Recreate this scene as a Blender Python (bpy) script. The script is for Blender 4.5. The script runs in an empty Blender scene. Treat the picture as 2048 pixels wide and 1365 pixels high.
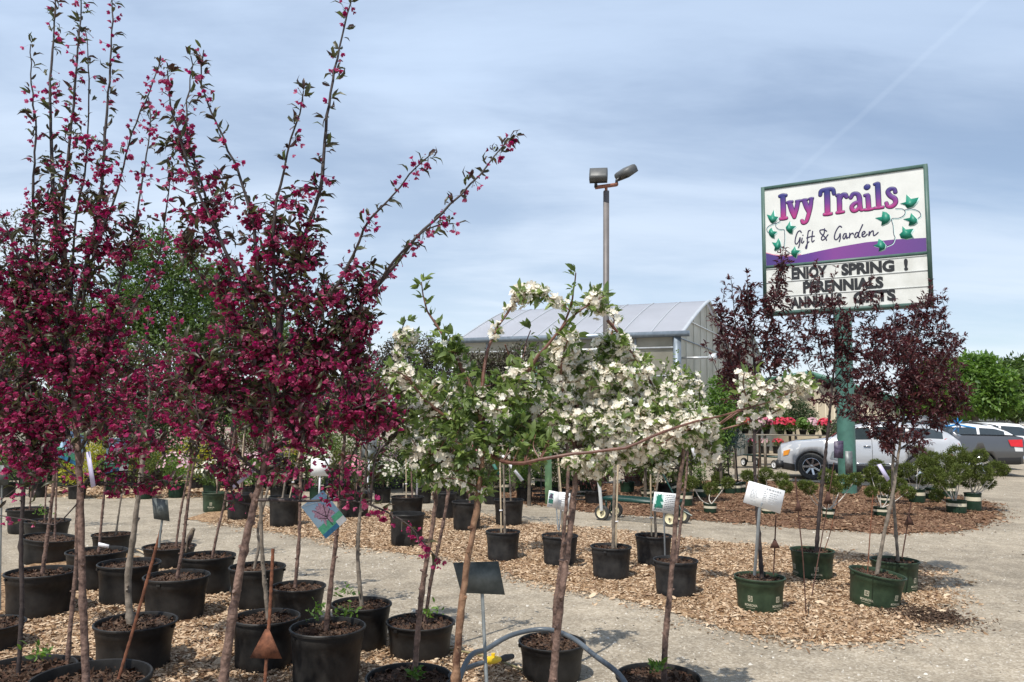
import bpy, math, random
import numpy as np
from mathutils import Vector
rng = np.random.default_rng(7); random.seed(7)
R = math.radians
S = bpy.context.scene
C = S.collection

# ------------------------------------------------------------ camera
F = 1520.0; CX, CY = 1024.0, 682.5
EYE = np.array([0, 0, 1.6]); PITCH = math.atan(157.5 / F); ROLL = R(0.8)
_r = np.array([1., 0, 0]); _f = np.array([0, math.cos(PITCH), math.sin(PITCH)]); _u = np.cross(_r, _f)
CR = math.cos(ROLL) * _r + math.sin(ROLL) * _u
CU = -math.sin(ROLL) * _r + math.cos(ROLL) * _u
cam = bpy.data.cameras.new('camera'); cam.sensor_width = 36; cam.lens = 36 * F / 2048
cam.clip_end = 2000; cam.clip_start = 0.05
co = bpy.data.objects.new('camera', cam); C.objects.link(co)
from mathutils import Matrix
mw = Matrix(((CR[0], CU[0], -_f[0], 0), (CR[1], CU[1], -_f[1], 0), (CR[2], CU[2], -_f[2], 1.6), (0, 0, 0, 1)))
co.matrix_world = mw
S.camera = co

def ray(px, py):
    return (px - CX) / F * CR - (py - CY) / F * CU + _f
def P(px, py, d):
    v = ray(px, py); return EYE + v * (d / v[1])
def G(px, py, z=0.0):
    v = ray(px, py); return EYE + v * ((z - 1.6) / v[2])

# ------------------------------------------------------------ sky and sun
SUN_EL = R(58); SX, SY = -0.46, -0.888
w = bpy.data.worlds.new("World"); S.world = w; w.use_nodes = True
nt = w.node_tree; nt.nodes.clear(); N = nt.nodes.new; L = nt.links.new
def wmath(op, a, b=None, c=None):
    n = N('ShaderNodeMath'); n.operation = op
    for i, v in enumerate((a, b, c)):
        if v is None: continue
        if isinstance(v, (int, float)): n.inputs[i].default_value = v
        else: L(v, n.inputs[i])
    return n.outputs[0]
out = N('ShaderNodeOutputWorld'); bg = N('ShaderNodeBackground'); bg.inputs[1].default_value = 0.108
sky = N('ShaderNodeTexSky'); sky.sky_type = 'NISHITA'; sky.sun_disc = False
sky.sun_elevation = SUN_EL; sky.sun_rotation = math.atan2(SX, SY); sky.air_density = 1.0; sky.dust_density = 0.6; sky.ozone_density = 2.0
tc = N('ShaderNodeTexCoord'); sep = N('ShaderNodeSeparateXYZ'); L(tc.outputs['Generated'], sep.inputs[0])
zz = wmath('ADD', wmath('MAXIMUM', sep.outputs[2], 0.0), 0.16)
comb = N('ShaderNodeCombineXYZ'); L(wmath('DIVIDE', sep.outputs[0], zz), comb.inputs[0]); L(wmath('DIVIDE', sep.outputs[1], zz), comb.inputs[1])
mp = N('ShaderNodeMapping'); L(comb.outputs[0], mp.inputs[0]); mp.inputs['Rotation'].default_value = (0, 0, R(-28)); mp.inputs['Scale'].default_value = (0.55, 0.95, 1); mp.inputs['Location'].default_value = (1.3, 0.4, 0)
n1 = N('ShaderNodeTexNoise'); n1.inputs['Scale'].default_value = 1.1; n1.inputs['Detail'].default_value = 7; n1.inputs['Roughness'].default_value = 0.52; n1.inputs['Distortion'].default_value = 0.5
L(mp.outputs[0], n1.inputs['Vector'])
n2 = N('ShaderNodeTexNoise'); n2.inputs['Scale'].default_value = 4.0; n2.inputs['Detail'].default_value = 8; n2.inputs['Roughness'].default_value = 0.6; n2.inputs['Distortion'].default_value = 0.3
mp2 = N('ShaderNodeMapping'); L(comb.outputs[0], mp2.inputs[0]); mp2.inputs['Rotation'].default_value = (0, 0, R(20)); mp2.inputs['Scale'].default_value = (0.35, 1.1, 1)
L(mp2.outputs[0], n2.inputs['Vector'])
msum = wmath('ADD', wmath('MULTIPLY', n1.outputs[0], 0.75), wmath('MULTIPLY', n2.outputs[0], 0.25))
mr = N('ShaderNodeMapRange'); mr.interpolation_type = 'SMOOTHSTEP'; L(msum, mr.inputs[0])
mr.inputs[1].default_value = 0.36; mr.inputs[2].default_value = 0.64; mr.inputs[3].default_value = 0.42; mr.inputs[4].default_value = 0.92
# more veil low down
low = N('ShaderNodeMapRange'); L(sep.outputs[2], low.inputs[0]); low.inputs[1].default_value = 0.0; low.inputs[2].default_value = 0.22; low.inputs[3].default_value = 0.25; low.inputs[4].default_value = 0.0
clr = N('ShaderNodeMapRange'); clr.interpolation_type = 'SMOOTHSTEP'; L(wmath('ADD', sep.outputs[0], wmath('MULTIPLY', sep.outputs[2], 0.6)), clr.inputs[0]); clr.inputs[1].default_value = 0.05; clr.inputs[2].default_value = 0.75; clr.inputs[3].default_value = 0.0; clr.inputs[4].default_value = 0.17
fac = wmath('MAXIMUM', wmath('MINIMUM', wmath('SUBTRACT', wmath('ADD', mr.outputs[0], low.outputs[0]), clr.outputs[0]), 0.97), 0.0)
# contrail: band along the great circle through two directions
a_ = ray(1565, 375); b_ = ray(1965, 5); a_ /= np.linalg.norm(a_); b_ /= np.linalg.norm(b_); n_ = np.cross(a_, b_); n_ /= np.linalg.norm(n_)
dn = N('ShaderNodeVectorMath'); dn.operation = 'DOT_PRODUCT'; L(tc.outputs['Generated'], dn.inputs[0]); dn.inputs[1].default_value = tuple(n_)
da = N('ShaderNodeVectorMath'); da.operation = 'DOT_PRODUCT'; L(tc.outputs['Generated'], da.inputs[0]); da.inputs[1].default_value = tuple(b_)
band = N('ShaderNodeMapRange'); band.interpolation_type = 'SMOOTHSTEP'; L(wmath('ABSOLUTE', wmath('ADD', dn.outputs['Value'], wmath('MULTIPLY', wmath('SUBTRACT', n2.outputs[0], 0.5), 0.006))), band.inputs[0])
band.inputs[1].default_value = 0.001; band.inputs[2].default_value = 0.0045; band.inputs[3].default_value = 0.15; band.inputs[4].default_value = 0.0
keep = N('ShaderNodeMapRange'); L(da.outputs['Value'], keep.inputs[0]); keep.inputs[1].default_value = 0.945; keep.inputs[2].default_value = 0.965
ctr = wmath('MULTIPLY', wmath('MULTIPLY', band.outputs[0], keep.outputs[0]), wmath('ADD', wmath('MULTIPLY', n1.outputs[0], 1.2), 0.0))
mixc = N('ShaderNodeMix'); mixc.data_type = 'RGBA'; L(fac, mixc.inputs[0])
hz = N('ShaderNodeMapRange'); L(sep.outputs[2], hz.inputs[0]); hz.inputs[1].default_value = 0.02; hz.inputs[2].default_value = 0.42
hcol = N('ShaderNodeMix'); hcol.data_type = 'RGBA'; L(hz.outputs[0], hcol.inputs[0]); hcol.inputs[6].default_value = (7.1, 7.8, 8.5, 1); hcol.inputs[7].default_value = (5.3, 6.5, 8.3, 1)
L(sky.outputs[0], mixc.inputs[6]); L(hcol.outputs[2], mixc.inputs[7]); 
mixd = N('ShaderNodeMix'); mixd.data_type = 'RGBA'; L(ctr, mixd.inputs[0]); L(mixc.outputs[2], mixd.inputs[6]); mixd.inputs[7].default_value = (6.2, 7.3, 8.8, 1)
L(mixd.outputs[2], bg.inputs[0]); L(bg.outputs[0], out.inputs[0])

sl = bpy.data.lights.new('sun', 'SUN'); sl.energy = 4.2; sl.angle = R(0.55); sl.color = (1, 0.955, 0.88)
so = bpy.data.objects.new('sun', sl); C.objects.link(so)
sdir = Vector((SX * math.cos(SUN_EL), SY * math.cos(SUN_EL), math.sin(SUN_EL)))
so.rotation_euler = sdir.to_track_quat('Z', 'Y').to_euler(); so.location = (0, 0, 50)
S.view_settings.view_transform = 'Standard'; S.view_settings.look = 'None'; S.view_settings.gamma = 1; S.view_settings.exposure = 0.25
S.render.engine = 'CYCLES'
S.cycles.max_bounces = 8; S.cycles.transparent_max_bounces = 8

# ------------------------------------------------------------ materials
def newmat(name):
    m = bpy.data.materials.new(name); m.use_nodes = True; t = m.node_tree
    return m, t, t.nodes['Principled BSDF'], t.nodes['Material Output']
def mat(name, col, rough=0.6, metal=0.0, var=0.25, scale=8.0, bump=0.0, bscale=None, col2=None, spec=0.5, coat=0.0, detail=5):
    m, t, b, o = newmat(name)
    b.inputs['Roughness'].default_value = rough; b.inputs['Metallic'].default_value = metal
    b.inputs['Specular IOR Level'].default_value = spec
    if coat: b.inputs['Coat Weight'].default_value = coat
    tcn = t.nodes.new('ShaderNodeTexCoord'); nz = t.nodes.new('ShaderNodeTexNoise')
    nz.inputs['Scale'].default_value = scale; nz.inputs['Detail'].default_value = detail; nz.inputs['Roughness'].default_value = 0.6
    t.links.new(tcn.outputs['Object'], nz.inputs['Vector'])
    cr = t.nodes.new('ShaderNodeValToRGB'); t.links.new(nz.outputs[0], cr.inputs[0])
    c1 = tuple(c * (1 - var) for c in col); c2 = col2 if col2 else tuple(min(1, c * (1 + var)) for c in col)
    cr.color_ramp.elements[0].position = 0.33; cr.color_ramp.elements[1].position = 0.67
    cr.color_ramp.elements[0].color = (*c1, 1); cr.color_ramp.elements[1].color = (*c2, 1)
    t.links.new(cr.outputs[0], b.inputs['Base Color'])
    if bump:
        nb = t.nodes.new('ShaderNodeTexNoise'); nb.inputs['Scale'].default_value = bscale or scale * 3; nb.inputs['Detail'].default_value = 4
        t.links.new(tcn.outputs['Object'], nb.inputs['Vector'])
        bp = t.nodes.new('ShaderNodeBump'); bp.inputs['Strength'].default_value = 0.8; bp.inputs['Distance'].default_value = bump
        t.links.new(nb.outputs[0], bp.inputs['Height']); t.links.new(bp.outputs[0], b.inputs['Normal'])
    return m
def leafmat(name, cols, transl=0.35, rough=0.5, tcol=None, spec=0.4):
    """colour varies per leaf (mesh island); some light passes through"""
    m, t, b, o = newmat(name)
    g = t.nodes.new('ShaderNodeNewGeometry'); cr = t.nodes.new('ShaderNodeValToRGB'); t.links.new(g.outputs['Random Per Island'], cr.inputs[0])
    e = cr.color_ramp.elements
    while len(e) < len(cols): e.new(0.5)
    for i, c in enumerate(cols):
        e[i].position = i / max(1, len(cols) - 1); e[i].color = (*c, 1)
    t.links.new(cr.outputs[0], b.inputs['Base Color']); b.inputs['Roughness'].default_value = rough; b.inputs['Specular IOR Level'].default_value = spec
    if transl:
        tr = t.nodes.new('ShaderNodeBsdfTranslucent'); mx = t.nodes.new('ShaderNodeMixShader'); mx.inputs[0].default_value = transl
        hs = t.nodes.new('ShaderNodeHueSaturation'); hs.inputs['Value'].default_value = 1.5; hs.inputs['Saturation'].default_value = 1.15
        t.links.new(cr.outputs[0], hs.inputs['Color']); t.links.new(hs.outputs[0], tr.inputs[0])
        t.links.new(b.outputs[0], mx.inputs[1]); t.links.new(tr.outputs[0], mx.inputs[2]); t.links.new(mx.outputs[0], o.inputs[0])
    return m
MT = {}
MT['black_plastic'] = mat('black_plastic', (0.009, 0.009, 0.010), 0.5, var=0.35, scale=6, bump=0.001, bscale=60, col2=(0.032, 0.030, 0.028), spec=0.25)
MT['dusty_plastic'] = mat('dusty_plastic', (0.014, 0.015, 0.018), 0.55, var=0.3, scale=9, bump=0.001, bscale=60, col2=(0.042, 0.041, 0.040), spec=0.25)
MT['green_plastic'] = mat('green_plastic', (0.026, 0.047, 0.026), 0.5, var=0.25, scale=10, bump=0.0008, bscale=70, col2=(0.040, 0.066, 0.036), spec=0.3)
MT['dark_green_plastic'] = mat('dark_green_plastic', (0.012, 0.032, 0.018), 0.5, var=0.2, scale=10, spec=0.3)
MT['purple_plastic'] = mat('purple_plastic', (0.10, 0.03, 0.22), 0.45, var=0.3, scale=18)
MT['plum_plastic'] = mat('plum_plastic', (0.035, 0.025, 0.06), 0.5, var=0.5, scale=30, col2=(0.12, 0.10, 0.16))
MT['soil'] = mat('soil', (0.035, 0.022, 0.015), 0.95, var=0.55, scale=55, bump=0.012, bscale=90, col2=(0.13, 0.075, 0.045))
MT['bark_brown'] = mat('bark_brown', (0.075, 0.036, 0.028), 0.65, var=0.5, scale=34, bump=0.008, bscale=55, col2=(0.24, 0.15, 0.115))
MT['bark_orange'] = mat('bark_orange', (0.13, 0.050, 0.026), 0.55, var=0.45, scale=20, bump=0.006, bscale=50, col2=(0.33, 0.19, 0.11))
MT['bark_grey'] = mat('bark_grey', (0.15, 0.12, 0.09), 0.75, var=0.35, scale=18, bump=0.004, bscale=60, col2=(0.26, 0.215, 0.17))
MT['bark_dark'] = mat('bark_dark', (0.024, 0.015, 0.015), 0.7, var=0.4, scale=20, bump=0.003, bscale=60, col2=(0.06, 0.042, 0.038))  # dark brown bark, deepened in colour to imitate backlit crabapple branches
MT['bark_red'] = mat('bark_red', (0.11, 0.040, 0.028), 0.55, var=0.4, scale=20, bump=0.003, bscale=60, col2=(0.20, 0.09, 0.06))
MT['bark_tree'] = mat('bark_tree', (0.10, 0.08, 0.06), 0.85, var=0.4, scale=4, bump=0.02, bscale=12)
MT['leaf_crab'] = leafmat('leaf_crab', [(0.04, 0.028, 0.02), (0.06, 0.065, 0.028), (0.055, 0.025, 0.024), (0.09, 0.11, 0.04), (0.045, 0.035, 0.024), (0.06, 0.03, 0.028)], 0.3, 0.42)
MT['leaf_white'] = leafmat('leaf_white', [(0.09, 0.13, 0.04), (0.17, 0.23, 0.07), (0.11, 0.165, 0.05), (0.25, 0.32, 0.10), (0.10, 0.14, 0.055)], 0.4, 0.42)
MT['leaf_plum'] = leafmat('leaf_plum', [(0.048, 0.015, 0.020), (0.095, 0.026, 0.031), (0.04, 0.013, 0.018), (0.13, 0.048, 0.043), (0.065, 0.02, 0.025)], 0.38, 0.4)
MT['petal_pink'] = leafmat('petal_pink', [(0.26, 0.019, 0.08), (0.38, 0.045, 0.14), (0.15, 0.012, 0.045), (0.58, 0.16, 0.28), (0.29, 0.022, 0.08)], 0.45, 0.5, spec=0.2)
MT['petal_white'] = leafmat('petal_white', [(0.78, 0.74, 0.64), (0.84, 0.81, 0.72), (0.70, 0.63, 0.53), (0.82, 0.78, 0.69)], 0.3, 0.6, spec=0.2)
MT['leaf_mid'] = leafmat('leaf_mid', [(0.05, 0.085, 0.022), (0.08, 0.13, 0.032), (0.12, 0.18, 0.045), (0.055, 0.09, 0.028)], 0.3)
MT['leaf_bright'] = leafmat('leaf_bright', [(0.09, 0.17, 0.035), (0.15, 0.25, 0.05), (0.12, 0.20, 0.04), (0.06, 0.12, 0.03)], 0.35)
MT['leaf_dark'] = leafmat('leaf_dark', [(0.025, 0.045, 0.018), (0.045, 0.075, 0.025), (0.065, 0.10, 0.035)], 0.25)
MT['leaf_olive'] = leafmat('leaf_olive', [(0.05, 0.045, 0.03), (0.075, 0.075, 0.035), (0.06, 0.035, 0.035), (0.09, 0.10, 0.05)], 0.25)
MT['leaf_yellow'] = leafmat('leaf_yellow', [(0.40, 0.34, 0.03), (0.52, 0.45, 0.04), (0.25, 0.29, 0.04), (0.36, 0.36, 0.05)], 0.3)
MT['leaf_wine'] = leafmat('leaf_wine', [(0.055, 0.012, 0.014), (0.09, 0.025, 0.02), (0.04, 0.012, 0.015)], 0.25)
MT['leaf_juniper'] = leafmat('leaf_juniper', [(0.07, 0.095, 0.025), (0.11, 0.14, 0.035), (0.15, 0.18, 0.05), (0.05, 0.065, 0.02)], 0.2, 0.7, spec=0.1)
MT['leaf_blue'] = leafmat('leaf_blue', [(0.06, 0.12, 0.11), (0.10, 0.17, 0.16), (0.05, 0.09, 0.08)], 0.2)
MT['petal_red'] = leafmat('petal_red', [(0.55, 0.02, 0.04), (0.65, 0.05, 0.12), (0.45, 0.02, 0.03)], 0.2)
MT['petal_rose'] = leafmat('petal_rose', [(0.65, 0.12, 0.25), (0.75, 0.35, 0.42), (0.5, 0.05, 0.15)], 0.2)
MT['petal_pale'] = leafmat('petal_pale', [(0.70, 0.50, 0.52), (0.62, 0.36, 0.42)], 0.2)
MT['white_stem'] = mat('white_stem', (0.48, 0.44, 0.38), 0.7, var=0.3, scale=20)
MT['bamboo'] = mat('bamboo', (0.50, 0.40, 0.27), 0.6, var=0.2, scale=15)
MT['rust'] = mat('rust', (0.13, 0.045, 0.022), 0.85, var=0.45, scale=28, bump=0.002, bscale=80, col2=(0.24, 0.09, 0.045))
MT['rust_dark'] = mat('rust_dark', (0.07, 0.03, 0.02), 0.85, var=0.4, scale=28, bump=0.002, bscale=80)
MT['zinc'] = mat('zinc', (0.16, 0.175, 0.175), 0.5, metal=0.35, var=0.35, scale=9, col2=(0.26, 0.275, 0.27))
MT['slate_plate'] = mat('slate_plate', (0.07, 0.085, 0.082), 0.5, metal=0.15, var=0.4, scale=12, col2=(0.14, 0.155, 0.15))
MT['grey_pipe'] = mat('grey_pipe', (0.30, 0.33, 0.35), 0.45, metal=0.3, var=0.15, scale=12)
MT['card'] = mat('card', (0.80, 0.81, 0.81), 0.35, var=0.03, scale=5, col2=(0.84, 0.84, 0.84))
MT['clear_sleeve'] = mat('clear_sleeve', (0.55, 0.57, 0.57), 0.2, var=0.05)
MT['ink'] = mat('ink', (0.12, 0.13, 0.14), 0.6, var=0.1)
MT['rail_clear'] = mat('rail_clear', (0.55, 0.56, 0.54), 0.4, var=0.05)
MT['ink_pale'] = mat('ink_pale', (0.42, 0.43, 0.44), 0.6, var=0.1)
MT['white_tag'] = mat('white_tag', (0.75, 0.75, 0.78), 0.5, var=0.06)
MT['lilac_tag'] = mat('lilac_tag', (0.50, 0.46, 0.62), 0.45, var=0.1)
MT['band_cream'] = mat('band_cream', (0.62, 0.56, 0.42), 0.6, var=0.08)
MT['pot_print'] = mat('pot_print', (0.50, 0.46, 0.34), 0.6, var=0.1)
MT['hose_grey'] = mat('hose_grey', (0.085, 0.10, 0.115), 0.38, var=0.2, scale=10)
MT['hose_olive'] = mat('hose_olive', (0.22, 0.19, 0.09), 0.5, var=0.2)
MT['yellow_plastic'] = mat('yellow_plastic', (0.72, 0.48, 0.02), 0.4, var=0.08)
MT['dark_rubber'] = mat('dark_rubber', (0.03, 0.03, 0.03), 0.75, var=0.3, scale=20)
MT['tyre'] = mat('tyre', (0.035, 0.034, 0.033), 0.85, var=0.3, scale=25, col2=(0.07, 0.068, 0.063))
MT['cream_hub'] = mat('cream_hub', (0.68, 0.62, 0.42), 0.5, var=0.06)
MT['white_hub'] = mat('white_hub', (0.7, 0.7, 0.7), 0.4, var=0.05)
MT['cart_green'] = mat('cart_green', (0.006, 0.042, 0.033), 0.4, var=0.2)
MT['handle_white'] = mat('handle_white', (0.55, 0.56, 0.55), 0.4, var=0.08)
MT['sign_white'] = mat('sign_white', (0.64, 0.64, 0.60), 0.45, var=0.04, scale=2, col2=(0.70, 0.70, 0.66))
MT['sign_board'] = mat('sign_board', (0.60, 0.60, 0.55), 0.5, var=0.08, scale=3, col2=(0.69, 0.69, 0.65))
MT['sign_green'] = mat('sign_green', (0.06, 0.115, 0.095), 0.5, var=0.15, scale=6)
MT['post_green'] = mat('post_green', (0.065, 0.165, 0.13), 0.5, var=0.18, scale=5, bump=0.002)
MT['sign_black'] = mat('sign_black', (0.012, 0.012, 0.014), 0.5, var=0.1)
MT['sign_leaf'] = mat('sign_leaf', (0.01, 0.20, 0.13), 0.5, var=0.08)
MT['sign_teal'] = mat('sign_teal', (0.55, 0.76, 0.72), 0.5, var=0.05)
MT['sign_navy'] = mat('sign_navy', (0.02, 0.015, 0.06), 0.5, var=0.1)
MT['pole_grey'] = mat('pole_grey', (0.15, 0.135, 0.13), 0.55, metal=0.2, var=0.1, scale=5)
MT['lamp_grey'] = mat('lamp_grey', (0.11, 0.11, 0.105), 0.5, metal=0.2, var=0.15)
MT['lamp_dark'] = mat('lamp_dark', (0.02, 0.02, 0.022), 0.4, var=0.1)
MT['bracket_rust'] = mat('bracket_rust', (0.30, 0.12, 0.07), 0.7, var=0.25)
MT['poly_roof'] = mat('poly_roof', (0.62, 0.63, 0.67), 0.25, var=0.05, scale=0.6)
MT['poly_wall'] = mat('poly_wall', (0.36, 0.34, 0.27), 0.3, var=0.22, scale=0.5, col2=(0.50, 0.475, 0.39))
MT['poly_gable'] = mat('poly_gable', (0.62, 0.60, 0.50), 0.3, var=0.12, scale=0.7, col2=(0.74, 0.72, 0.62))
MT['frame_metal'] = mat('frame_metal', (0.55, 0.57, 0.58), 0.4, metal=0.3, var=0.1)
MT['gutter'] = mat('gutter', (0.22, 0.26, 0.30), 0.4, metal=0.4, var=0.15)
MT['beige_siding'] = mat('beige_siding', (0.52, 0.45, 0.33), 0.6, var=0.06, scale=1)
MT['green_roof'] = mat('green_roof', (0.06, 0.17, 0.12), 0.5, var=0.1)
MT['wood_grey'] = mat('wood_grey', (0.22, 0.19, 0.15), 0.8, var=0.25)
MT['green_post'] = mat('green_post', (0.30, 0.52, 0.26), 0.6, var=0.1)
MT['flag_green'] = mat('flag_green', (0.02, 0.12, 0.09), 0.6, var=0.1)
# car
def carpaint(name, col, metal=0.4):
    return mat(name, col, 0.28, metal=metal, var=0.03, scale=2, coat=1.0)
MT['paint_silver'] = carpaint('paint_silver', (0.46, 0.47, 0.49), 0.2)
MT['paint_white'] = carpaint('paint_white', (0.75, 0.76, 0.77), 0.0)
MT['paint_grey'] = carpaint('paint_grey', (0.085, 0.088, 0.095), 0.4)
MT['paint_dark'] = carpaint('paint_dark', (0.03, 0.04, 0.07), 0.3)
MT['trim_black'] = mat('trim_black', (0.018, 0.018, 0.02), 0.5, var=0.1)
MT['car_glass'] = mat('car_glass', (0.03, 0.04, 0.045), 0.06, var=0.1, spec=0.9)
MT['chrome'] = mat('chrome', (0.65, 0.65, 0.66), 0.2, metal=0.9, var=0.05)
MT['lamp_red'] = mat('lamp_red', (0.55, 0.015, 0.02), 0.2, var=0.1)
MT['lamp_clear'] = mat('lamp_clear', (0.6, 0.6, 0.6), 0.15, var=0.1)
MT['lamp_amber'] = mat('lamp_amber', (0.65, 0.25, 0.03), 0.25, var=0.1)
MT['plate'] = mat('plate', (0.45, 0.55, 0.65), 0.5, var=0.1)
MT['ribbon_blue'] = mat('ribbon_blue', (0.02, 0.25, 0.60), 0.4, var=0.1)
MT['feather'] = mat('feather', (0.14, 0.11, 0.08), 0.9, var=0.3, scale=40)
MT['orange_mulch'] = mat('orange_mulch', (0.35, 0.16, 0.05), 0.95, var=0.4, scale=3)

for nm_ in ('poly_roof', 'poly_wall', 'poly_gable'):   # thin plastic skins let daylight through
    t_ = MT[nm_].node_tree; b_ = t_.nodes['Principled BSDF']; tr_ = t_.nodes.new('ShaderNodeBsdfTranslucent'); mx_ = t_.nodes.new('ShaderNodeMixShader'); mx_.inputs[0].default_value = .5
    cl_ = b_.inputs['Base Color'].links[0].from_socket; t_.links.new(cl_, tr_.inputs[0]); t_.links.new(b_.outputs[0], mx_.inputs[1]); t_.links.new(tr_.outputs[0], mx_.inputs[2]); t_.links.new(mx_.outputs[0], t_.nodes['Material Output'].inputs[0])
# sign lettering: paint runs from navy at the top of a letter to magenta at its foot
def gradient_mat():
    m, t, b, o = newmat('letter_fade'); b.inputs['Roughness'].default_value = 0.5
    uv = t.nodes.new('ShaderNodeAttribute'); uv.attribute_name = 'fade'
    cr = t.nodes.new('ShaderNodeValToRGB'); t.links.new(uv.outputs['Fac'], cr.inputs[0]); e = cr.color_ramp.elements
    e[0].position = 0.1; e[0].color = (0.38, 0.03, 0.18, 1); e[1].position = 0.9; e[1].color = (0.022, 0.022, 0.16, 1)
    x = e.new(0.5); x.color = (0.14, 0.03, 0.22, 1)
    t.links.new(cr.outputs[0], b.inputs['Base Color']); return m
MT['letter_fade'] = gradient_mat()
def swoosh_mat():
    m, t, b, o = newmat('sign_purple'); b.inputs['Roughness'].default_value = 0.5
    uv = t.nodes.new('ShaderNodeAttribute'); uv.attribute_name = 'fade'
    cr = t.nodes.new('ShaderNodeValToRGB'); t.links.new(uv.outputs['Fac'], cr.inputs[0]); e = cr.color_ramp.elements
    e[0].position = 0.0; e[0].color = (0.05, 0.03, 0.17, 1); e[1].position = 1.0; e[1].color = (0.10, 0.04, 0.20, 1)
    x = e.new(0.3); x.color = (0.10, 0.03, 0.22, 1); y = e.new(0.45); y.color = (0.19, 0.04, 0.24, 1)
    t.links.new(cr.outputs[0], b.inputs['Base Color']); return m
MT['sign_purple'] = swoosh_mat()

def ground_mat(name, cols, scale, fine, bump, patch=0.25, pscale=0.35, rough=0.95):
    m, t, b, o = newmat(name); b.inputs['Roughness'].default_value = rough; b.inputs['Specular IOR Level'].default_value = 0.15
    tcn = t.nodes.new('ShaderNodeTexCoord'); lk = t.links.new
    def nz(s, det=6, ro=0.65):
        n = t.nodes.new('ShaderNodeTexNoise'); n.inputs['Scale'].default_value = s; n.inputs['Detail'].default_value = det; n.inputs['Roughness'].default_value = ro
        lk(tcn.outputs['Object'], n.inputs['Vector']); return n.outputs[0]
    a = nz(scale); v = t.nodes.new('ShaderNodeTexVoronoi'); v.inputs['Scale'].default_value = fine; lk(tcn.outputs['Object'], v.inputs['Vector'])
    cr = t.nodes.new('ShaderNodeValToRGB'); e = cr.color_ramp.elements
    while len(e) < len(cols): e.new(0.5)
    for i, c in enumerate(cols): e[i].position = 0.12 + 0.76 * i / (len(cols) - 1); e[i].color = (*c, 1)
    sp = t.nodes.new('ShaderNodeSeparateColor'); lk(v.outputs['Color'], sp.inputs[0])
    mm = t.nodes.new('ShaderNodeMath'); mm.operation = 'MULTIPLY_ADD'; lk(sp.outputs[0], mm.inputs[0]); mm.inputs[1].default_value = 0.62
    m2 = t.nodes.new('ShaderNodeMath'); m2.operation = 'MULTIPLY'; lk(a, m2.inputs[0]); m2.inputs[1].default_value = 0.38; lk(m2.outputs[0], mm.inputs[2])
    lk(mm.outputs[0], cr.inputs[0])
    p1 = nz(pscale, 5, 0.6); p2 = nz(pscale * 7, 4, 0.6)
    ad = t.nodes.new('ShaderNodeMath'); ad.operation = 'ADD'; lk(p1, ad.inputs[0]); lk(p2, ad.inputs[1])
    mrn = t.nodes.new('ShaderNodeMapRange'); lk(ad.outputs[0], mrn.inputs[0]); mrn.inputs[1].default_value = 0.75; mrn.inputs[2].default_value = 1.25
    mrn.inputs[3].default_value = 1 - patch; mrn.inputs[4].default_value = 1 + patch
    vm = t.nodes.new('ShaderNodeVectorMath'); vm.operation = 'SCALE'; lk(cr.outputs[0], vm.inputs[0]); lk(mrn.outputs[0], vm.inputs['Scale'])
    lk(vm.outputs[0], b.inputs['Base Color'])
    bp = t.nodes.new('ShaderNodeBump'); bp.inputs['Distance'].default_value = bump; bp.inputs['Strength'].default_value = 0.9
    lk(mm.outputs[0], bp.inputs['Height']); lk(bp.outputs[0], b.inputs['Normal'])
    return m
MT['gravel'] = ground_mat('gravel', [(0.22, 0.182, 0.135), (0.295, 0.248, 0.186), (0.345, 0.293, 0.222), (0.46, 0.405, 0.325)], 14, 62, 0.009, 0.27, 0.42)
MT['mulch_tan'] = ground_mat('mulch_tan', [(0.07, 0.04, 0.022), (0.22, 0.13, 0.07), (0.36, 0.23, 0.13), (0.5, 0.36, 0.22)], 30, 45, 0.02, 0.3, 1.1)
MT['mulch_brown'] = ground_mat('mulch_brown', [(0.04, 0.022, 0.014), (0.12, 0.06, 0.035), (0.2, 0.11, 0.065), (0.3, 0.19, 0.12)], 25, 40, 0.02, 0.3, 1.1)
MT['chips_tan'] = leafmat('chips_tan', [(0.17, 0.10, 0.065), (0.38, 0.26, 0.165), (0.52, 0.385, 0.26), (0.29, 0.185, 0.11), (0.64, 0.51, 0.36), (0.44, 0.31, 0.20)], 0, 0.85, spec=0.1)
MT['chips_brown'] = leafmat('chips_brown', [(0.065, 0.036, 0.022), (0.19, 0.11, 0.065), (0.28, 0.175, 0.11), (0.12, 0.065, 0.04), (0.40, 0.28, 0.18)], 0, 0.85, spec=0.1)
MT['soil_bits'] = leafmat('soil_bits', [(0.02, 0.013, 0.010), (0.055, 0.03, 0.02), (0.09, 0.05, 0.033), (0.03, 0.018, 0.013), (0.17, 0.11, 0.075)], 0, 0.9, spec=0.1)
MT['pebbles'] = leafmat('pebbles', [(0.26, 0.23, 0.19), (0.42, 0.38, 0.32), (0.58, 0.55, 0.49), (0.34, 0.29, 0.23), (0.48, 0.43, 0.35)], 0, 0.85, spec=0.1)

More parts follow.
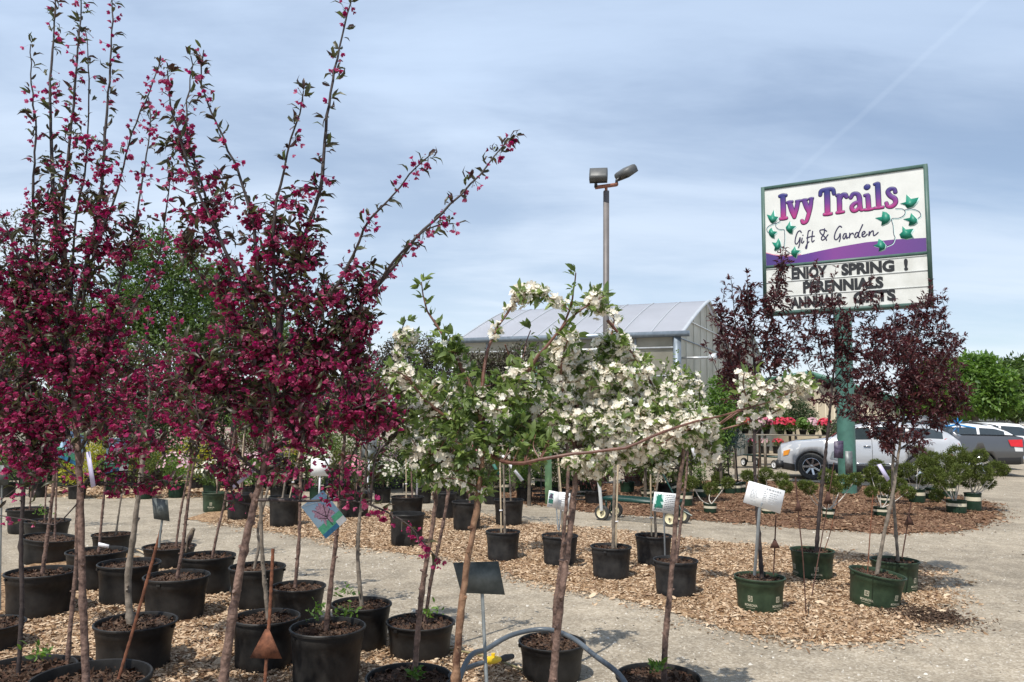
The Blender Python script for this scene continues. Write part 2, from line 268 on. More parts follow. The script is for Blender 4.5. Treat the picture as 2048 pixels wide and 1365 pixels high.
# ------------------------------------------------------------ mesh helpers
class MB:
    def __init__(s): s.v = []; s.f3 = []; s.f4 = []; s.ng = []; s.n = 0; s.smooth = False
    def raw(s, v, f):
        v = np.asarray(v, float); o = s.n; s.v.append(v); s.n += len(v)
        for k in (3, 4):
            q = [x for x in f if len(x) == k] if not isinstance(f, np.ndarray) else (f if f.shape[1] == k else None)
            if q is not None and len(q):
                (s.f3 if k == 3 else s.f4).append(np.asarray(q, int) + o)
        if not isinstance(f, np.ndarray):
            for x in f:
                if len(x) > 4: s.ng.append([i + o for i in x])
        return s
    def box(s, c, size, M=None, bev=0):
        c = np.asarray(c, float); h = np.asarray(size, float) / 2
        v = np.array([[x, y, z] for x in (-1, 1) for y in (-1, 1) for z in (-1, 1)]) * h
        if M is not None: v = v @ np.asarray(M).T
        return s.raw(v + c, [(0, 1, 3, 2), (4, 6, 7, 5), (0, 4, 5, 1), (2, 3, 7, 6), (0, 2, 6, 4), (1, 5, 7, 3)])
    def bar(s, a, b, wd, th=None, up=(0, 0, 1)):
        a = np.asarray(a, float); b = np.asarray(b, float); d = b - a; l = np.linalg.norm(d); d /= l
        sd = np.cross(d, up)
        if np.linalg.norm(sd) < 1e-4: sd = np.cross(d, (1, 0, 0))
        sd /= np.linalg.norm(sd); u = np.cross(sd, d)
        return s.box((a + b) / 2, (l, wd, th or wd), np.column_stack([d, sd, u]))
    def tube(s, pts, rad, k=8, caps=True, flat=None):
        p = np.asarray(pts, float); n = len(p); r = np.full(n, rad, float) if np.isscalar(rad) else np.asarray(rad, float)
        t = np.gradient(p, axis=0); t /= np.linalg.norm(t, axis=1)[:, None] + 1e-12
        ref = np.array([0.0, 0, 1]) if abs(t[0][2]) < 0.9 else np.array([1.0, 0, 0])
        a = np.cross(t[0], ref); a /= np.linalg.norm(a); A = np.zeros((n, 3))
        for i in range(n):
            a = a - t[i] * np.dot(a, t[i]); a /= np.linalg.norm(a) + 1e-12; A[i] = a
        B = np.cross(t, A); th = np.linspace(0, 2 * np.pi, k, endpoint=False)
        v = p[:, None, :] + r[:, None, None] * (np.cos(th)[None, :, None] * A[:, None, :] + np.sin(th)[None, :, None] * B[:, None, :])
        f = []
        for i in range(n - 1):
            for j in range(k):
                f.append((i * k + j, i * k + (j + 1) % k, (i + 1) * k + (j + 1) % k, (i + 1) * k + j))
        v = v.reshape(-1, 3)
        if caps: f.append(tuple(range(k - 1, -1, -1))); f.append(tuple((n - 1) * k + j for j in range(k)))
        return s.raw(v, f)
    def lathe(s, prof, c=(0, 0, 0), k=40, wob=0, M=None, closed=False):
        prof = np.asarray(prof, float); n = len(prof); th = np.linspace(0, 2 * np.pi, k, endpoint=False)
        rr = prof[:, 0][:, None] * (1 + wob * np.cos(2 * th + 1)[None, :])
        v = np.stack([rr * np.cos(th), rr * np.sin(th), np.repeat(prof[:, 1][:, None], k, 1)], -1).reshape(-1, 3)
        if M is not None: v = v @ np.asarray(M).T
        f = [(i * k + j, i * k + (j + 1) % k, (i + 1) * k + (j + 1) % k, (i + 1) * k + j) for i in range(n - 1) for j in range(k)]
        return s.raw(v + np.asarray(c), f)
    def prism(s, poly, origin, ax, ay, az, depth):
        """poly in (ax, ay) plane, extruded by depth along az"""
        poly = np.asarray(poly, float); n = len(poly); o = np.asarray(origin, float)
        ax, ay, az = map(lambda q: np.asarray(q, float), (ax, ay, az))
        b = o + poly[:, :1] * ax + poly[:, 1:] * ay; t = b + az * depth
        f = [tuple(range(n - 1, -1, -1)), tuple(range(n, 2 * n))] + [(i, (i + 1) % n, n + (i + 1) % n, n + i) for i in range(n)]
        return s.raw(np.vstack([b, t]), f)
    def scatter(s, tv, tf, pos, rot, sc):
        """instances of a small template: rot (n,3,3), sc (n,)"""
        n = len(pos)
        if n == 0: return s
        v = np.einsum('nij,kj->nki', rot, tv) * np.asarray(sc)[:, None, None] + pos[:, None, :]
        m = len(tv); o = (np.arange(n) * m)[:, None, None]
        base = s.n; s.v.append(v.reshape(-1, 3)); s.n += n * m
        for f in tf:
            fa = np.asarray(f)
            ff = (fa[None] + o).reshape(-1, fa.shape[1]) + base
            (s.f3 if fa.shape[1] == 3 else s.f4).append(ff)
        return s
def mesh_of(name, mb, off=(0, 0, 0), smooth=False):
    V = np.vstack(mb.v) - np.asarray(off)
    tri = np.vstack(mb.f3) if mb.f3 else np.zeros((0, 3), int); qd = np.vstack(mb.f4) if mb.f4 else np.zeros((0, 4), int)
    me = bpy.data.meshes.new(name)
    loops = np.concatenate([tri.ravel(), qd.ravel(), np.array([i for g in mb.ng for i in g], int)])
    tot = np.concatenate([np.full(len(tri), 3), np.full(len(qd), 4), np.array([len(g) for g in mb.ng], int)]).astype(np.int32)
    st = np.concatenate([[0], np.cumsum(tot)[:-1]]).astype(np.int32)
    me.vertices.add(len(V)); me.vertices.foreach_set('co', V.astype(np.float32).ravel())
    me.loops.add(len(loops)); me.loops.foreach_set('vertex_index', loops.astype(np.int32))
    me.polygons.add(len(tot)); me.polygons.foreach_set('loop_start', st); me.polygons.foreach_set('loop_total', tot)
    if smooth: me.polygons.foreach_set('use_smooth', np.ones(len(tot), bool))
    me.update(calc_edges=True); me.validate()
    return me
LOC = {}
def obj(name, mb, m, parent=None, smooth=False, mod=None):
    off = LOC[parent.name] if parent else (0, 0, 0)
    me = mesh_of(name, mb, off, smooth); me.materials.append(MT[m] if isinstance(m, str) else m)
    o = bpy.data.objects.new(name, me); C.objects.link(o)
    if parent: o.parent = parent; LOC[o.name] = off
    else: LOC[o.name] = np.zeros(3)
    if smooth == 'auto' or smooth == 1:
        try: me.set_sharp_from_angle(angle=R(40))
        except Exception: pass
    return o
def sub(name, mb, m, parent, smooth=False):
    """sub-part: shares the frame of its parent part"""
    return obj(name, mb, m, parent, smooth)
def thing(name, label, cat, loc, group=None):
    o = bpy.data.objects.new(name, None); C.objects.link(o); o.location = tuple(loc); o.empty_display_size = 0.1
    o['label'] = label; o['category'] = cat
    if group: o['group'] = group
    LOC[o.name] = np.asarray(loc, float); return o
def tag(o, label, cat, group=None):
    o['label'] = label; o['category'] = cat
    if group: o['group'] = group
    return o
def struct(name, mb, m, smooth=False, kind='structure'):
    o = obj(name, mb, m, None, smooth); o['kind'] = kind; return o

def catmull(p, step=None, n=None):
    p = np.asarray(p, float)
    if len(p) < 3 and n is None and step is None: return p
    q = np.vstack([2 * p[0] - p[1], p, 2 * p[-1] - p[-2]]); out = []
    for i in range(1, len(q) - 2):
        seg = np.linalg.norm(q[i + 1] - q[i]); k = n or max(2, int(seg / step))
        for t in np.arange(k) / k:
            a, b, c, d = q[i - 1], q[i], q[i + 1], q[i + 2]
            out.append(0.5 * ((2 * b) + (-a + c) * t + (2 * a - 5 * b + 4 * c - d) * t * t + (-a + 3 * b - 3 * c + d) * t ** 3))
    out.append(p[-1]); return np.array(out)
def frames(d, g=None):
    """rotation matrices whose x axis is d, random roll (biased so z is upward when g)"""
    n = len(d); d = d / (np.linalg.norm(d, axis=1)[:, None] + 1e-9)
    r = g.normal(size=(n, 3)); r[:, 2] += 1.2
    z = r - d * np.sum(r * d, 1)[:, None]; z /= np.linalg.norm(z, axis=1)[:, None] + 1e-9
    y = np.cross(z, d); return np.stack([d, y, z], -1)
LEAF_V = np.array([(0, 0, 0), (.3, .19, .05), (.68, .17, .03), (1, 0, -.16), (.68, -.17, .03), (.3, -.19, .05), (.3, 0, .0), (.68, 0, -.03)])
LEAF_F = [np.array([(1, 2, 7, 6), (5, 6, 7, 4)]), np.array([(0, 1, 6), (0, 6, 5), (2, 3, 7), (7, 3, 4)])]
LEAF_N = LEAF_V * [1, .68, 1] + np.array([(0, 0, 0), (0, 0, .04), (0, 0, .0), (-.06, 0, -.22), (0, 0, .0), (0, 0, .04), (0, 0, .04), (0, 0, -.02)])
LEAF2_V = np.array([(0, 0, 0), (.45, .24, .07), (1, 0, -.08), (.45, -.24, .07)]); LEAF2_F = [np.array([(0, 1, 2), (0, 2, 3)])]
def flower_t(cup, w=0.36, k=5):  # five blunt petals round the x axis
    v = [(0, 0, 0)]; f = []; f3 = []
    for i in range(k):
        a = 2 * math.pi * i / k
        def pt(r, da): return (r * math.cos(cup) + 0, r * math.sin(cup), 0)
        ca, sa = math.cos(a), math.sin(a)
        for (r, sd) in ((.42, w * .9), (.92, w * .8), (.92, -w * .8), (.42, -w * .9)):
            # axis x = flower axis; petals spread in yz
            ax = r * math.sin(cup) * (1.0 if r < .9 else .95); rad = r * math.cos(cup)
            v.append((ax, rad * ca - sd * .6 * sa, rad * sa + sd * .6 * ca))
        b = 1 + 4 * i; f.append((b, b + 1, b + 2, b + 3)); f3.append((0, b, b + 3))
    return np.array(v) * .5, [np.array(f), np.array(f3)]
FL_OPEN = flower_t(0.35, 0.62); FL_CUP = flower_t(0.85, 0.5)
BUD_V = np.array([(0, 0, 0), (.5, .3, 0), (.5, 0, .3), (.5, -.3, 0), (.5, 0, -.3), (1, 0, 0)]) * .5
BUD_F = [np.array([(0, 1, 2), (0, 2, 3), (0, 3, 4), (0, 4, 1), (5, 2, 1), (5, 3, 2), (5, 4, 3), (5, 1, 4)])]
CHIP_V = np.array([(-.5, -.2, 0), (.5, -.25, .1), (.55, .2, .05), (-.45, .25, .1)]); CHIP_F = [np.array([(0, 1, 2, 3)])]
# ------------------------------------------------------------ pots
MB.__len__ = lambda s: s.n
def tiltM(ax_deg, ay_deg):
    a, b = R(ax_deg), R(ay_deg)
    Rx = np.array([[1, 0, 0], [0, math.cos(a), -math.sin(a)], [0, math.sin(a), math.cos(a)]])
    Ry = np.array([[math.cos(b), 0, math.sin(b)], [0, 1, 0], [-math.sin(b), 0, math.cos(b)]])
    return Ry @ Rx
def pot_place(cx, yr, wd, yb=None, d=None):
    """centre, radius, height of a pot from where its rim and foot stand"""
    k = wd / 2 / F
    if d is None:
        yf = G(cx, yb)[1]; d = yf / (1 - .80 * k)
    p = P(cx, yr, d); return np.array([p[0], d, 0.0]), k * d, max(.12, p[2])
def build_pot(root, c, rad, h, m='black_plastic', tilt=(0, 0), soil=True, print_=False, band=False, seed=0, lug=True):
    g = np.random.default_rng(seed + 11); M = tiltM(*tilt); t = .006
    fr = .84 if not band else .88
    prof = [(0, .004), (rad * fr * .96, .004), (rad * fr, .02), (rad * (fr + .10 * .25), h * .25), (rad * (fr + .045), h * .55), (rad * .925, h * .78), (rad * .935, h * .79), (rad * .945, h * .90),
            (rad * .95, h * .945), (rad * 1.0, h * .95), (rad * 1.005, h * .985), (rad * .985, h), (rad * .955, h * .995), (rad * .94, h * .95), (rad * .925, h * .80)]
    mb = MB(); mb.lathe(prof, c, 44, wob=g.uniform(-.015, .015), M=M)
    if lug and not band:
        for a in (g.uniform(0, 1.5), g.uniform(3, 4.6)):
            q = M @ np.array([rad * .965 * math.cos(a), rad * .965 * math.sin(a), h * .90]) + c
            mb.box(q, (.018, .03, .016), M @ np.array([[math.cos(a), -math.sin(a), 0], [math.sin(a), math.cos(a), 0], [0, 0, 1]]))
    pt = obj('pot', mb, m, root, smooth=1)
    if soil:
        sb = MB(); sh = h * .88; n = 9; k = 36; v = [(0, 0, sh + .008)]; f = []
        for i in range(1, n + 1):
            r = rad * .925 * i / n
            for j in range(k):
                a = 2 * math.pi * j / k; v.append((r * math.cos(a), r * math.sin(a), sh + g.normal() * .0045 + .014 * (1 - i / n)))
        for j in range(k): f.append((0, 1 + j, 1 + (j + 1) % k))
        for i in range(n - 1):
            for j in range(k):
                a0 = 1 + i * k + j; a1 = 1 + i * k + (j + 1) % k; f.append((a0, a0 + k, a1 + k, a1))
        sb.raw(np.array(v) @ M.T + c, f)
        obj('soil', sb, 'soil', root)
        if rad * F / c[1] > 30:
            nb = int(420 * min(1.6, (rad * F / c[1] / 60))); a = g.uniform(0, 6.283, nb); rr = rad * .90 * np.sqrt(g.uniform(0, 1, nb)); q = np.column_stack([rr * np.cos(a), rr * np.sin(a), sh + .012 + .006 * np.abs(g.normal(size=nb))]) @ M.T + c
            cb = MB(); cb.scatter(CHIP_V, CHIP_F, q, frames(g.normal(size=(nb, 3)) * (1, 1, .5), g), .015 * np.exp(g.normal(size=nb) * .45)); obj('bark_bits', cb, 'soil_bits', root)
    if print_: pot_print(pt, c, rad, h, M, root)
    if band:
        bb = MB(); b0, b1 = h * .60, h * .80
        bb.lathe([(rad * (fr + .055), b0), (rad * (fr + .062), b0), (rad * .948, b1), (rad * .94, b1)], c, 40, M=M)
        sub('label_band', bb, 'band_cream', root, True)
    return pt
_tc = {}
def text_flat(txt, bold=0.0):
    """triangulated letters, unit cap height, in the xy plane"""
    k = (txt, bold)
    if k in _tc: return _tc[k]
    cu = bpy.data.curves.new('t', 'FONT'); cu.body = txt; cu.size = 1; cu.offset = bold; cu.resolution_u = 3
    o = bpy.data.objects.new('t', cu); C.objects.link(o); dg = bpy.context.evaluated_depsgraph_get()
    me = bpy.data.meshes.new_from_object(o.evaluated_get(dg)); v = np.array([q.co[:] for q in me.vertices]); f = [tuple(p.vertices) for p in me.polygons]
    bpy.data.objects.remove(o); bpy.data.curves.remove(cu); bpy.data.meshes.remove(me); _tc[k] = (v, f); return v, f
def pot_print(pt, c, rad, h, M, root):
    v, f = text_flat('MONROVIA', 0.012)
    for a0 in (root.get('pa', -1.2), root.get('pa', -1.2) - 1.25):
        mb = MB(); wx = .125; x = (v[:, 0] - v[:, 0].mean()) / np.ptp(v[:, 0]) * wx; z = (v[:, 1] - v[:, 1].min()) / np.ptp(v[:, 1]) * .021 + h * .24
        def wrap(x, z):
            rr = rad * np.interp(z / h, [0, .25, .55, .78], [.84, .865, .885, .925]) + .0025
            a = a0 + x / rad; return np.stack([rr * np.cos(a), rr * np.sin(a), z], -1) @ M.T + c
        mb.raw(wrap(x, z), f)
        # square emblem: a plain leaf figure cut out of a cream square
        for (x0, x1, z0, z1) in ((-.022, .022, 0, .006), (-.022, .022, .040, .046), (-.022, -.017, .006, .040), (.017, .022, .006, .040), (-.012, -.002, .010, .018), (.002, .012, .016, .026), (-.012, -.004, .024, .036), (.004, .013, .030, .037)):
            q = np.array([(x0, z0), (x1, z0), (x1, z1), (x0, z1)]); mb.raw(wrap(q[:, 0], q[:, 1] + h * .38), [(0, 1, 2, 3)])
        for i in range(7):
            q = np.array([(-.045 + i * .013, 0), (-.037 + i * .013, 0), (-.037 + i * .013, .004), (-.045 + i * .013, .004)]); mb.raw(wrap(q[:, 0], q[:, 1] + h * .19), [(0, 1, 2, 3)])
        sub('printed_emblem', mb, 'pot_print', root)

# ------------------------------------------------------------ trees
class Tree:
    def __init__(s, seed, style):
        s.g = np.random.default_rng(seed); s.st = style; s.wood = MB(); s.br = MB(); s.sk = []; s.nodes = []; s.twig = []
    def limb(s, pts, r0, r1, k=7, knots=0.0, skel=True, step=.05, trunk=False):
        p = catmull(pts, step=step); n = len(p)
        if knots:
            p = p + s.g.normal(size=p.shape) * knots * np.linspace(.3, 1, n)[:, None]
        r = np.linspace(0, 1, n) ** .9 * (r1 - r0) + r0
        if knots:
            r = r * (1 + .08 * np.abs(s.g.normal(size=n)))
            if trunk: r[s.g.uniform(size=n) < .16] *= 1.22
        (s.wood if trunk else s.br).tube(p, r, k)
        if skel: s.sk.append(p)
        return p
    def cluster_along(s, p, t0=.1, t1=1.0, sp=.05, fl=1.0, lv=1.0):
        seg = np.linalg.norm(np.diff(p, axis=0), axis=1); cs = np.concatenate([[0], np.cumsum(seg)]); Lr = cs[-1]
        x = t0 * Lr
        while x < t1 * Lr:
            q = np.array([np.interp(x, cs, p[:, i]) for i in range(3)]); i = min(len(p) - 2, np.searchsorted(cs, x) - 1 if x > 0 else 0)
            d = p[i + 1] - p[i]; d = d / (np.linalg.norm(d) + 1e-9)
            s.nodes.append((q, d, fl, lv)); x += sp * s.g.uniform(.6, 1.5)
        s.nodes.append((p[-1], (p[-1] - p[-2]) / (np.linalg.norm(p[-1] - p[-2]) + 1e-9), fl * .3, lv * 1.3))
    def seeds(s, pts, fl=1.0, lv=1.0, sp=.035, rad=.0028, up=.15):
        A = np.vstack(s.sk); fl0 = fl
        for q in pts:
            fl = fl0 if fl0 > 1.15 else (fl0 * 2.0 if s.g.uniform() < .48 else fl0 * .12)
            dv = q - A; dist = np.linalg.norm(dv, axis=1); cost = dist + 1.2 * np.maximum(0, A[:, 2] - q[2]) ** 1.0
            b = A[np.argmin(cost)]; l = np.linalg.norm(q - b)
            mid = (b + q) / 2 + s.g.normal(size=3) * .12 * l + np.array([0, 0, up * l * s.g.uniform(-.4, 1)])
            p = catmull([b, mid, q], n=4 if l < .5 else 6)
            s.br.tube(p, np.linspace(rad * (1 + l * 1.2), .0013, len(p)), 4, caps=False)
            if l > .25: s.sk.append(p[1:-1])
            s.cluster_along(p, max(.25, 1 - .30 / max(l, .01)), 1, sp, fl, lv)
            if l > .25 and len(s.sk) % 5 == 0: A = np.vstack(s.sk)
    def cloud(s, px, py, d, rx, ry, n, rd=None, **kw):
        rd = rd if rd is not None else rx * d / F * .8; u = s.g.normal(size=(n, 3)); u /= np.linalg.norm(u, axis=1)[:, None]; u *= s.g.uniform(.25, 1, (n, 1)) ** .5
        pts = [P(px + a[0] * rx, py + a[2] * ry, d + a[1] * rd) for a in u]
        s.seeds(pts, **kw)
    def foliage(s, root, leaf, petal, ll, fs, nl=3.5, nf=2.5, open_=False, hi=True, droop=.5, buds=.2, ped=.02, pblade=None):
        g = s.g; Lp = []; Ld = []; Fp = []; Fd = []; Bp = []; Bd = []; Pp = []; Pd = []; Pl = []
        for (q, d, fl, lv) in s.nodes:
            k = g.poisson(nl * lv)
            if k:
                r = g.normal(size=(k, 3)); r -= d * (r @ d)[:, None]; r /= np.linalg.norm(r, axis=1)[:, None] + 1e-9
                sd = g.normal(size=3); sd -= d * (sd @ d); sd /= np.linalg.norm(sd) + 1e-9; r = r * .75 + sd * .8
                dd = r + d * g.uniform(.1, 1.0, (k, 1)) + np.array([0, 0, .1]); Lp.append(q + (sd + d * .4) * (g.uniform(0, .022, (k, 1)))); Ld.append(dd)
            if petal and g.uniform() < min(1, fl):
                k = g.poisson(nf * max(1, fl))
                if k:
                    r = g.normal(size=(k, 3)); 
                    if not open_: r[:, 2] -= droop * 1.6
                    else: r[:, 2] += .5
                    r += d * .3; r /= np.linalg.norm(r, axis=1)[:, None]
                    tip = q + r * (ped * g.uniform(.6, 1.5, (k, 1)))
                    Pp.append(np.repeat(q[None], k, 0)); Pd.append(r); Pl.append(np.linalg.norm(tip - q, axis=1))
                    isb = g.uniform(size=k) < buds; fd = r + g.normal(size=(k, 3)) * .25
                    if not open_: fd[:, 2] -= .3
                    Fp.append(tip[~isb]); Fd.append(fd[~isb]); Bp.append(tip[isb]); Bd.append(fd[isb])
        st = lambda x: np.vstack(x) if x else np.zeros((0, 3))
        Lp, Ld = st(Lp), st(Ld); mb = MB()
        tv, tf = ((LEAF_N if s.st in ('pink', 'plum') else LEAF_V), LEAF_F) if hi else (LEAF2_V, LEAF2_F)
        if len(Lp): mb.scatter(tv, tf, Lp, frames(Ld, g), ll * g.uniform(.55, 1.2, len(Lp)))
        if len(Pp):
            Pp, Pd, Pl = st(Pp), st(Pd), np.concatenate(Pl)
            mb.scatter(np.array([(0, -.04, 0), (0, .04, 0), (1, .03, 0), (1, -.03, 0)]), [np.array([(0, 1, 2, 3)])], Pp, frames(Pd, g), Pl)
        if mb.n: obj('leaves', mb, leaf, root)
        if len(Fp) and petal:
            Fp, Fd, Bp, Bd = st(Fp), st(Fd), st(Bp), st(Bd); fb = MB(); T = FL_OPEN if open_ else FL_CUP
            if len(Fp): fb.scatter(T[0], T[1], Fp, frames(Fd, g), fs * g.uniform(.7, 1.2, len(Fp)))
            if len(Bp): fb.scatter(BUD_V, BUD_F, Bp, frames(Bd, g), fs * .55 * g.uniform(.7, 1.1, len(Bp)))
            if fb.n: obj('blossoms', fb, petal, root)
def px3(lst, d, g, spread=.25):
    """image-space polyline -> world points at depth d that drift in depth towards the tip"""
    e = g.uniform(-spread, spread); n = len(lst); o = []
    for i, q in enumerate(lst):
        dd = q[2] if len(q) > 2 else e * (i / max(1, n - 1)) ** 1.2
        o.append(P(q[0], q[1], d + dd))
    return o
STY = dict(
    pink=dict(leaf='leaf_crab', petal='petal_pink', ll=.054, fs=.038, nl=1.7, nf=3.6, open_=False, droop=.6, buds=.22, ped=.028),
    white=dict(leaf='leaf_white', petal='petal_white', ll=.046, fs=.032, nl=3.0, nf=5.0, open_=True, buds=.12, ped=.02),
    plum=dict(leaf='leaf_plum', petal=None, ll=.055, fs=.03, nl=3.6),
    green=dict(leaf='leaf_bright', petal=None, ll=.06, fs=.03, nl=3.5),
    pale=dict(leaf='leaf_white', petal='petal_white', ll=.045, fs=.032, nl=3, nf=1.6, open_=True),
)
def potted_tree(name, label, cat, group, pot, d, trunk, tr, limbs=(), clouds=(), style='pink', bark='bark_brown', seed=1, hi=True, potkw=None, sp=.05, stake=None, knots=.0015, stems=(), mod=None, tip_r=.008, branch='bark_dark'):
    if isinstance(pot, tuple): c, rad, h = pot_place(*pot)
    else: c, rad, h = pot
    d = d or c[1]
    root = thing(name, label, cat, c, group); kw = dict(potkw or {})
    if 'pa' in kw: root['pa'] = kw.pop('pa')
    build_pot(root, c, rad, h, seed=seed, **kw)
    if 'pa' in root: del root['pa']
    t = Tree(seed, style)
    base = np.array([c[0], c[1], h * .86])
    tp = [P(q[0], q[1], d + (q[2] if len(q) > 2 else 0)) for q in trunk]
    # seat the trunk in the soil
    b0 = tp[0].copy(); b0[2] = h * .86
    off = np.array([b0[0], b0[1]]) - c[:2]; l = np.linalg.norm(off)
    if l > rad * .6: off *= rad * .6 / l
    b0[:2] = c[:2] + off
    tp[0] = b0; dirn = tp[1] - tp[0]
    flare = b0 + dirn * .03
    t.limb(tp, tr, tip_r, 10, knots=knots, step=.03, trunk=True)
    t.wood.tube([b0 - [0, 0, .01], b0 + dirn * .04, b0 + dirn * .10], [tr * 1.45, tr * 1.15, tr * .9], 10)
    seg = np.array(tp)
    for i in range(int(4 + 10 * (hi and tr > .012))):
        k_ = t.g.uniform(.12, .8) * (len(seg) - 1); a_ = seg[int(k_)] + (seg[min(int(k_) + 1, len(seg) - 1)] - seg[int(k_)]) * (k_ % 1); e = t.g.normal(size=3); e[2] = abs(e[2]) * .5 + .2; e /= np.linalg.norm(e)
        rk = tr * t.g.uniform(.25, .5); t.wood.tube([a_, a_ + e * tr * 1.15, a_ + e * tr * t.g.uniform(1.3, 1.9)], [rk * 1.5, rk, rk * .7], 6)
    for s_ in stems:
        q = px3(s_[0], d, t.g, .05); z0 = q[0].copy(); z0[2] = h * .86; oo = z0[:2] - c[:2]; l = np.linalg.norm(oo)
        if l > rad * .7: z0[:2] = c[:2] + oo * rad * .7 / l
        q[0] = z0; t.limb(q, s_[1], s_[1] * .5, 8, knots=knots, trunk=True)
    for lm in limbs:
        pts, r0 = lm[0], lm[1]; o = lm[2] if len(lm) > 2 else {}
        q = px3(pts, d, t.g, o.get('spread', .25)); p = t.limb(q, r0, .0022, 7, knots=knots)
        t.cluster_along(p, o.get('t0', .12), 1, o.get('sp', sp), o.get('fl', 1), o.get('lv', 1))
    for cl in clouds:
        px, py, rx, ry, n = cl[:5]; o = cl[5] if len(cl) > 5 else {}
        o = dict(o); dd = o.pop('dd', 0)
        t.cloud(px, py, d + dd, rx, ry, n, **o)
    obj('trunk', t.wood, bark, root, smooth=True)
    if t.br.n: obj('branches', t.br, branch, root, smooth=True)
    kw2 = dict(STY[style]); kw2.update(mod or {})
    t.foliage(root, hi=hi, **kw2)
    if stake:
        sb = MB(); a = P(*stake[0], d + .02); a2 = a.copy(); b = P(*stake[1], d - .02)
        a[2] = h * .8; sb.tube([a, (a + b) / 2, b], .009, 7); obj('stake', sb, 'bamboo', root, True)
        tb = MB(); m_ = a + (b - a) * .35; tb.box(m_, (.035, .03, .012)); obj('tie', tb, 'white_tag', root)
    return root, t
# ------------------------------------------------------------ ground
gb = MB(); gb.raw([(-400, -20, 0), (400, -20, 0), (400, 900, 0), (-400, 900, 0)], [(0, 1, 2, 3)]); struct('ground', gb, 'gravel')
def gpoly(l): return np.array([G(x, y)[:2] for x, y in l])
NEAR = gpoly([(-300, 1072), (60, 1068), (230, 1100), (330, 1140), (420, 1175), (470, 1190), (560, 1235), (640, 1262), (760, 1278), (900, 1300), (1000, 1322), (1055, 1350), (1070, 1420), (1080, 1700), (-700, 1700)])
MID = gpoly([(370, 1040), (430, 1012), (560, 1018), (700, 1024), (820, 1022), (930, 1030), (1060, 1048), (1200, 1060), (1400, 1082), (1560, 1096), (1700, 1108), (1850, 1132), (1885, 1180), (1900, 1240), (1800, 1275), (1640, 1292), (1500, 1270), (1400, 1238), (1290, 1205), (1150, 1182), (1060, 1165), (960, 1128), (820, 1108), (700, 1092), (600, 1072), (500, 1055)])
FAR = gpoly([(860, 992), (1000, 1004), (1100, 1014), (1200, 1028), (1400, 1042), (1600, 1058), (1780, 1070), (1930, 1064), (2005, 1038), (1990, 1008), (1900, 988), (1780, 976), (1600, 965), (1450, 962), (1300, 968), (1100, 972), (900, 976)])
LEFT = gpoly([(60, 992), (200, 998), (440, 996), (560, 990), (560, 975), (380, 962), (60, 962)])
def inside(pts, poly):
    x, y = pts[:, 0], pts[:, 1]; r = np.zeros(len(pts), bool); n = len(poly)
    for i in range(n):
        x1, y1 = poly[i]; x2, y2 = poly[(i + 1) % n]
        c = ((y1 > y) != (y2 > y)) & (x < (x2 - x1) * (y - y1) / (y2 - y1 + 1e-12) + x1); r ^= c
    return r
def edge_dist(pts, poly):
    d = np.full(len(pts), 1e9); n = len(poly)
    for i in range(n):
        a = poly[i]; b = poly[(i + 1) % n]; ab = b - a; t = np.clip(((pts - a) @ ab) / (ab @ ab), 0, 1); d = np.minimum(d, np.linalg.norm(pts - a - t[:, None] * ab, axis=1))
    return d
def nz2(p, s, k=5, seed=0):
    g = np.random.default_rng(seed); v = np.zeros(len(p))
    for i in range(k):
        a = g.uniform(0, 2 * np.pi); f = s * (1.6 ** i); v += np.sin((p[:, 0] * math.cos(a) + p[:, 1] * math.sin(a)) * f + g.uniform(0, 6)) / 1.4 ** i
    return v / 2.5
def mulch(name, poly, m, step, height, ymax=None, xlim=(-5, 9)):
    lo = poly.min(0) - .4; hi = poly.max(0) + .4; lo[0] = max(lo[0], xlim[0]); lo[1] = max(lo[1], 1.6); hi[0] = min(hi[0], xlim[1])
    xs = np.arange(lo[0], hi[0], step); ys = np.arange(lo[1], hi[1], step); X, Y = np.meshgrid(xs, ys); p = np.stack([X.ravel(), Y.ravel()], -1)
    ins = inside(p, poly); d = edge_dist(p, poly) * np.where(ins, 1, -1) + .10 * nz2(p, 7, 5, 3)
    keep = d > -.02; z = .005 + height * (1 - np.exp(-np.maximum(d, 0) / .25)) + .008 * nz2(p, 16, 5, 5) * np.clip(d * 4, 0, 1)
    z = np.maximum(z, .004); nx = len(xs); ny = len(ys); idx = np.arange(nx * ny).reshape(ny, nx)
    q = np.stack([idx[:-1, :-1], idx[:-1, 1:], idx[1:, 1:], idx[1:, :-1]], -1).reshape(-1, 4); q = q[keep[q].all(1)]
    used = np.unique(q); mp_ = np.full(nx * ny, -1); mp_[used] = np.arange(len(used))
    b = MB(); b.raw(np.column_stack([p, z])[used], mp_[q]); return struct(name, b, m, True)
mulch('mulch_bed', NEAR, 'mulch_tan', .05, .02); mulch('mulch_bed', MID, 'mulch_tan', .05, .025)
mulch('mulch_bed', FAR, 'mulch_brown', .10, .04, xlim=(-5, 12)); mulch('mulch_bed', LEFT, 'mulch_tan', .12, .03, xlim=(-12, 5))
CH_V = np.array([(-.5, -.14, 0), (-.15, -.2, .07), (.25, -.15, .08), (.5, -.06, .01), (.5, .05, .01), (.2, .16, .08), (-.2, .19, .06), (-.5, .10, 0)])
CH_F = [np.array([(0, 1, 6, 7), (1, 2, 5, 6), (2, 3, 4, 5)])]
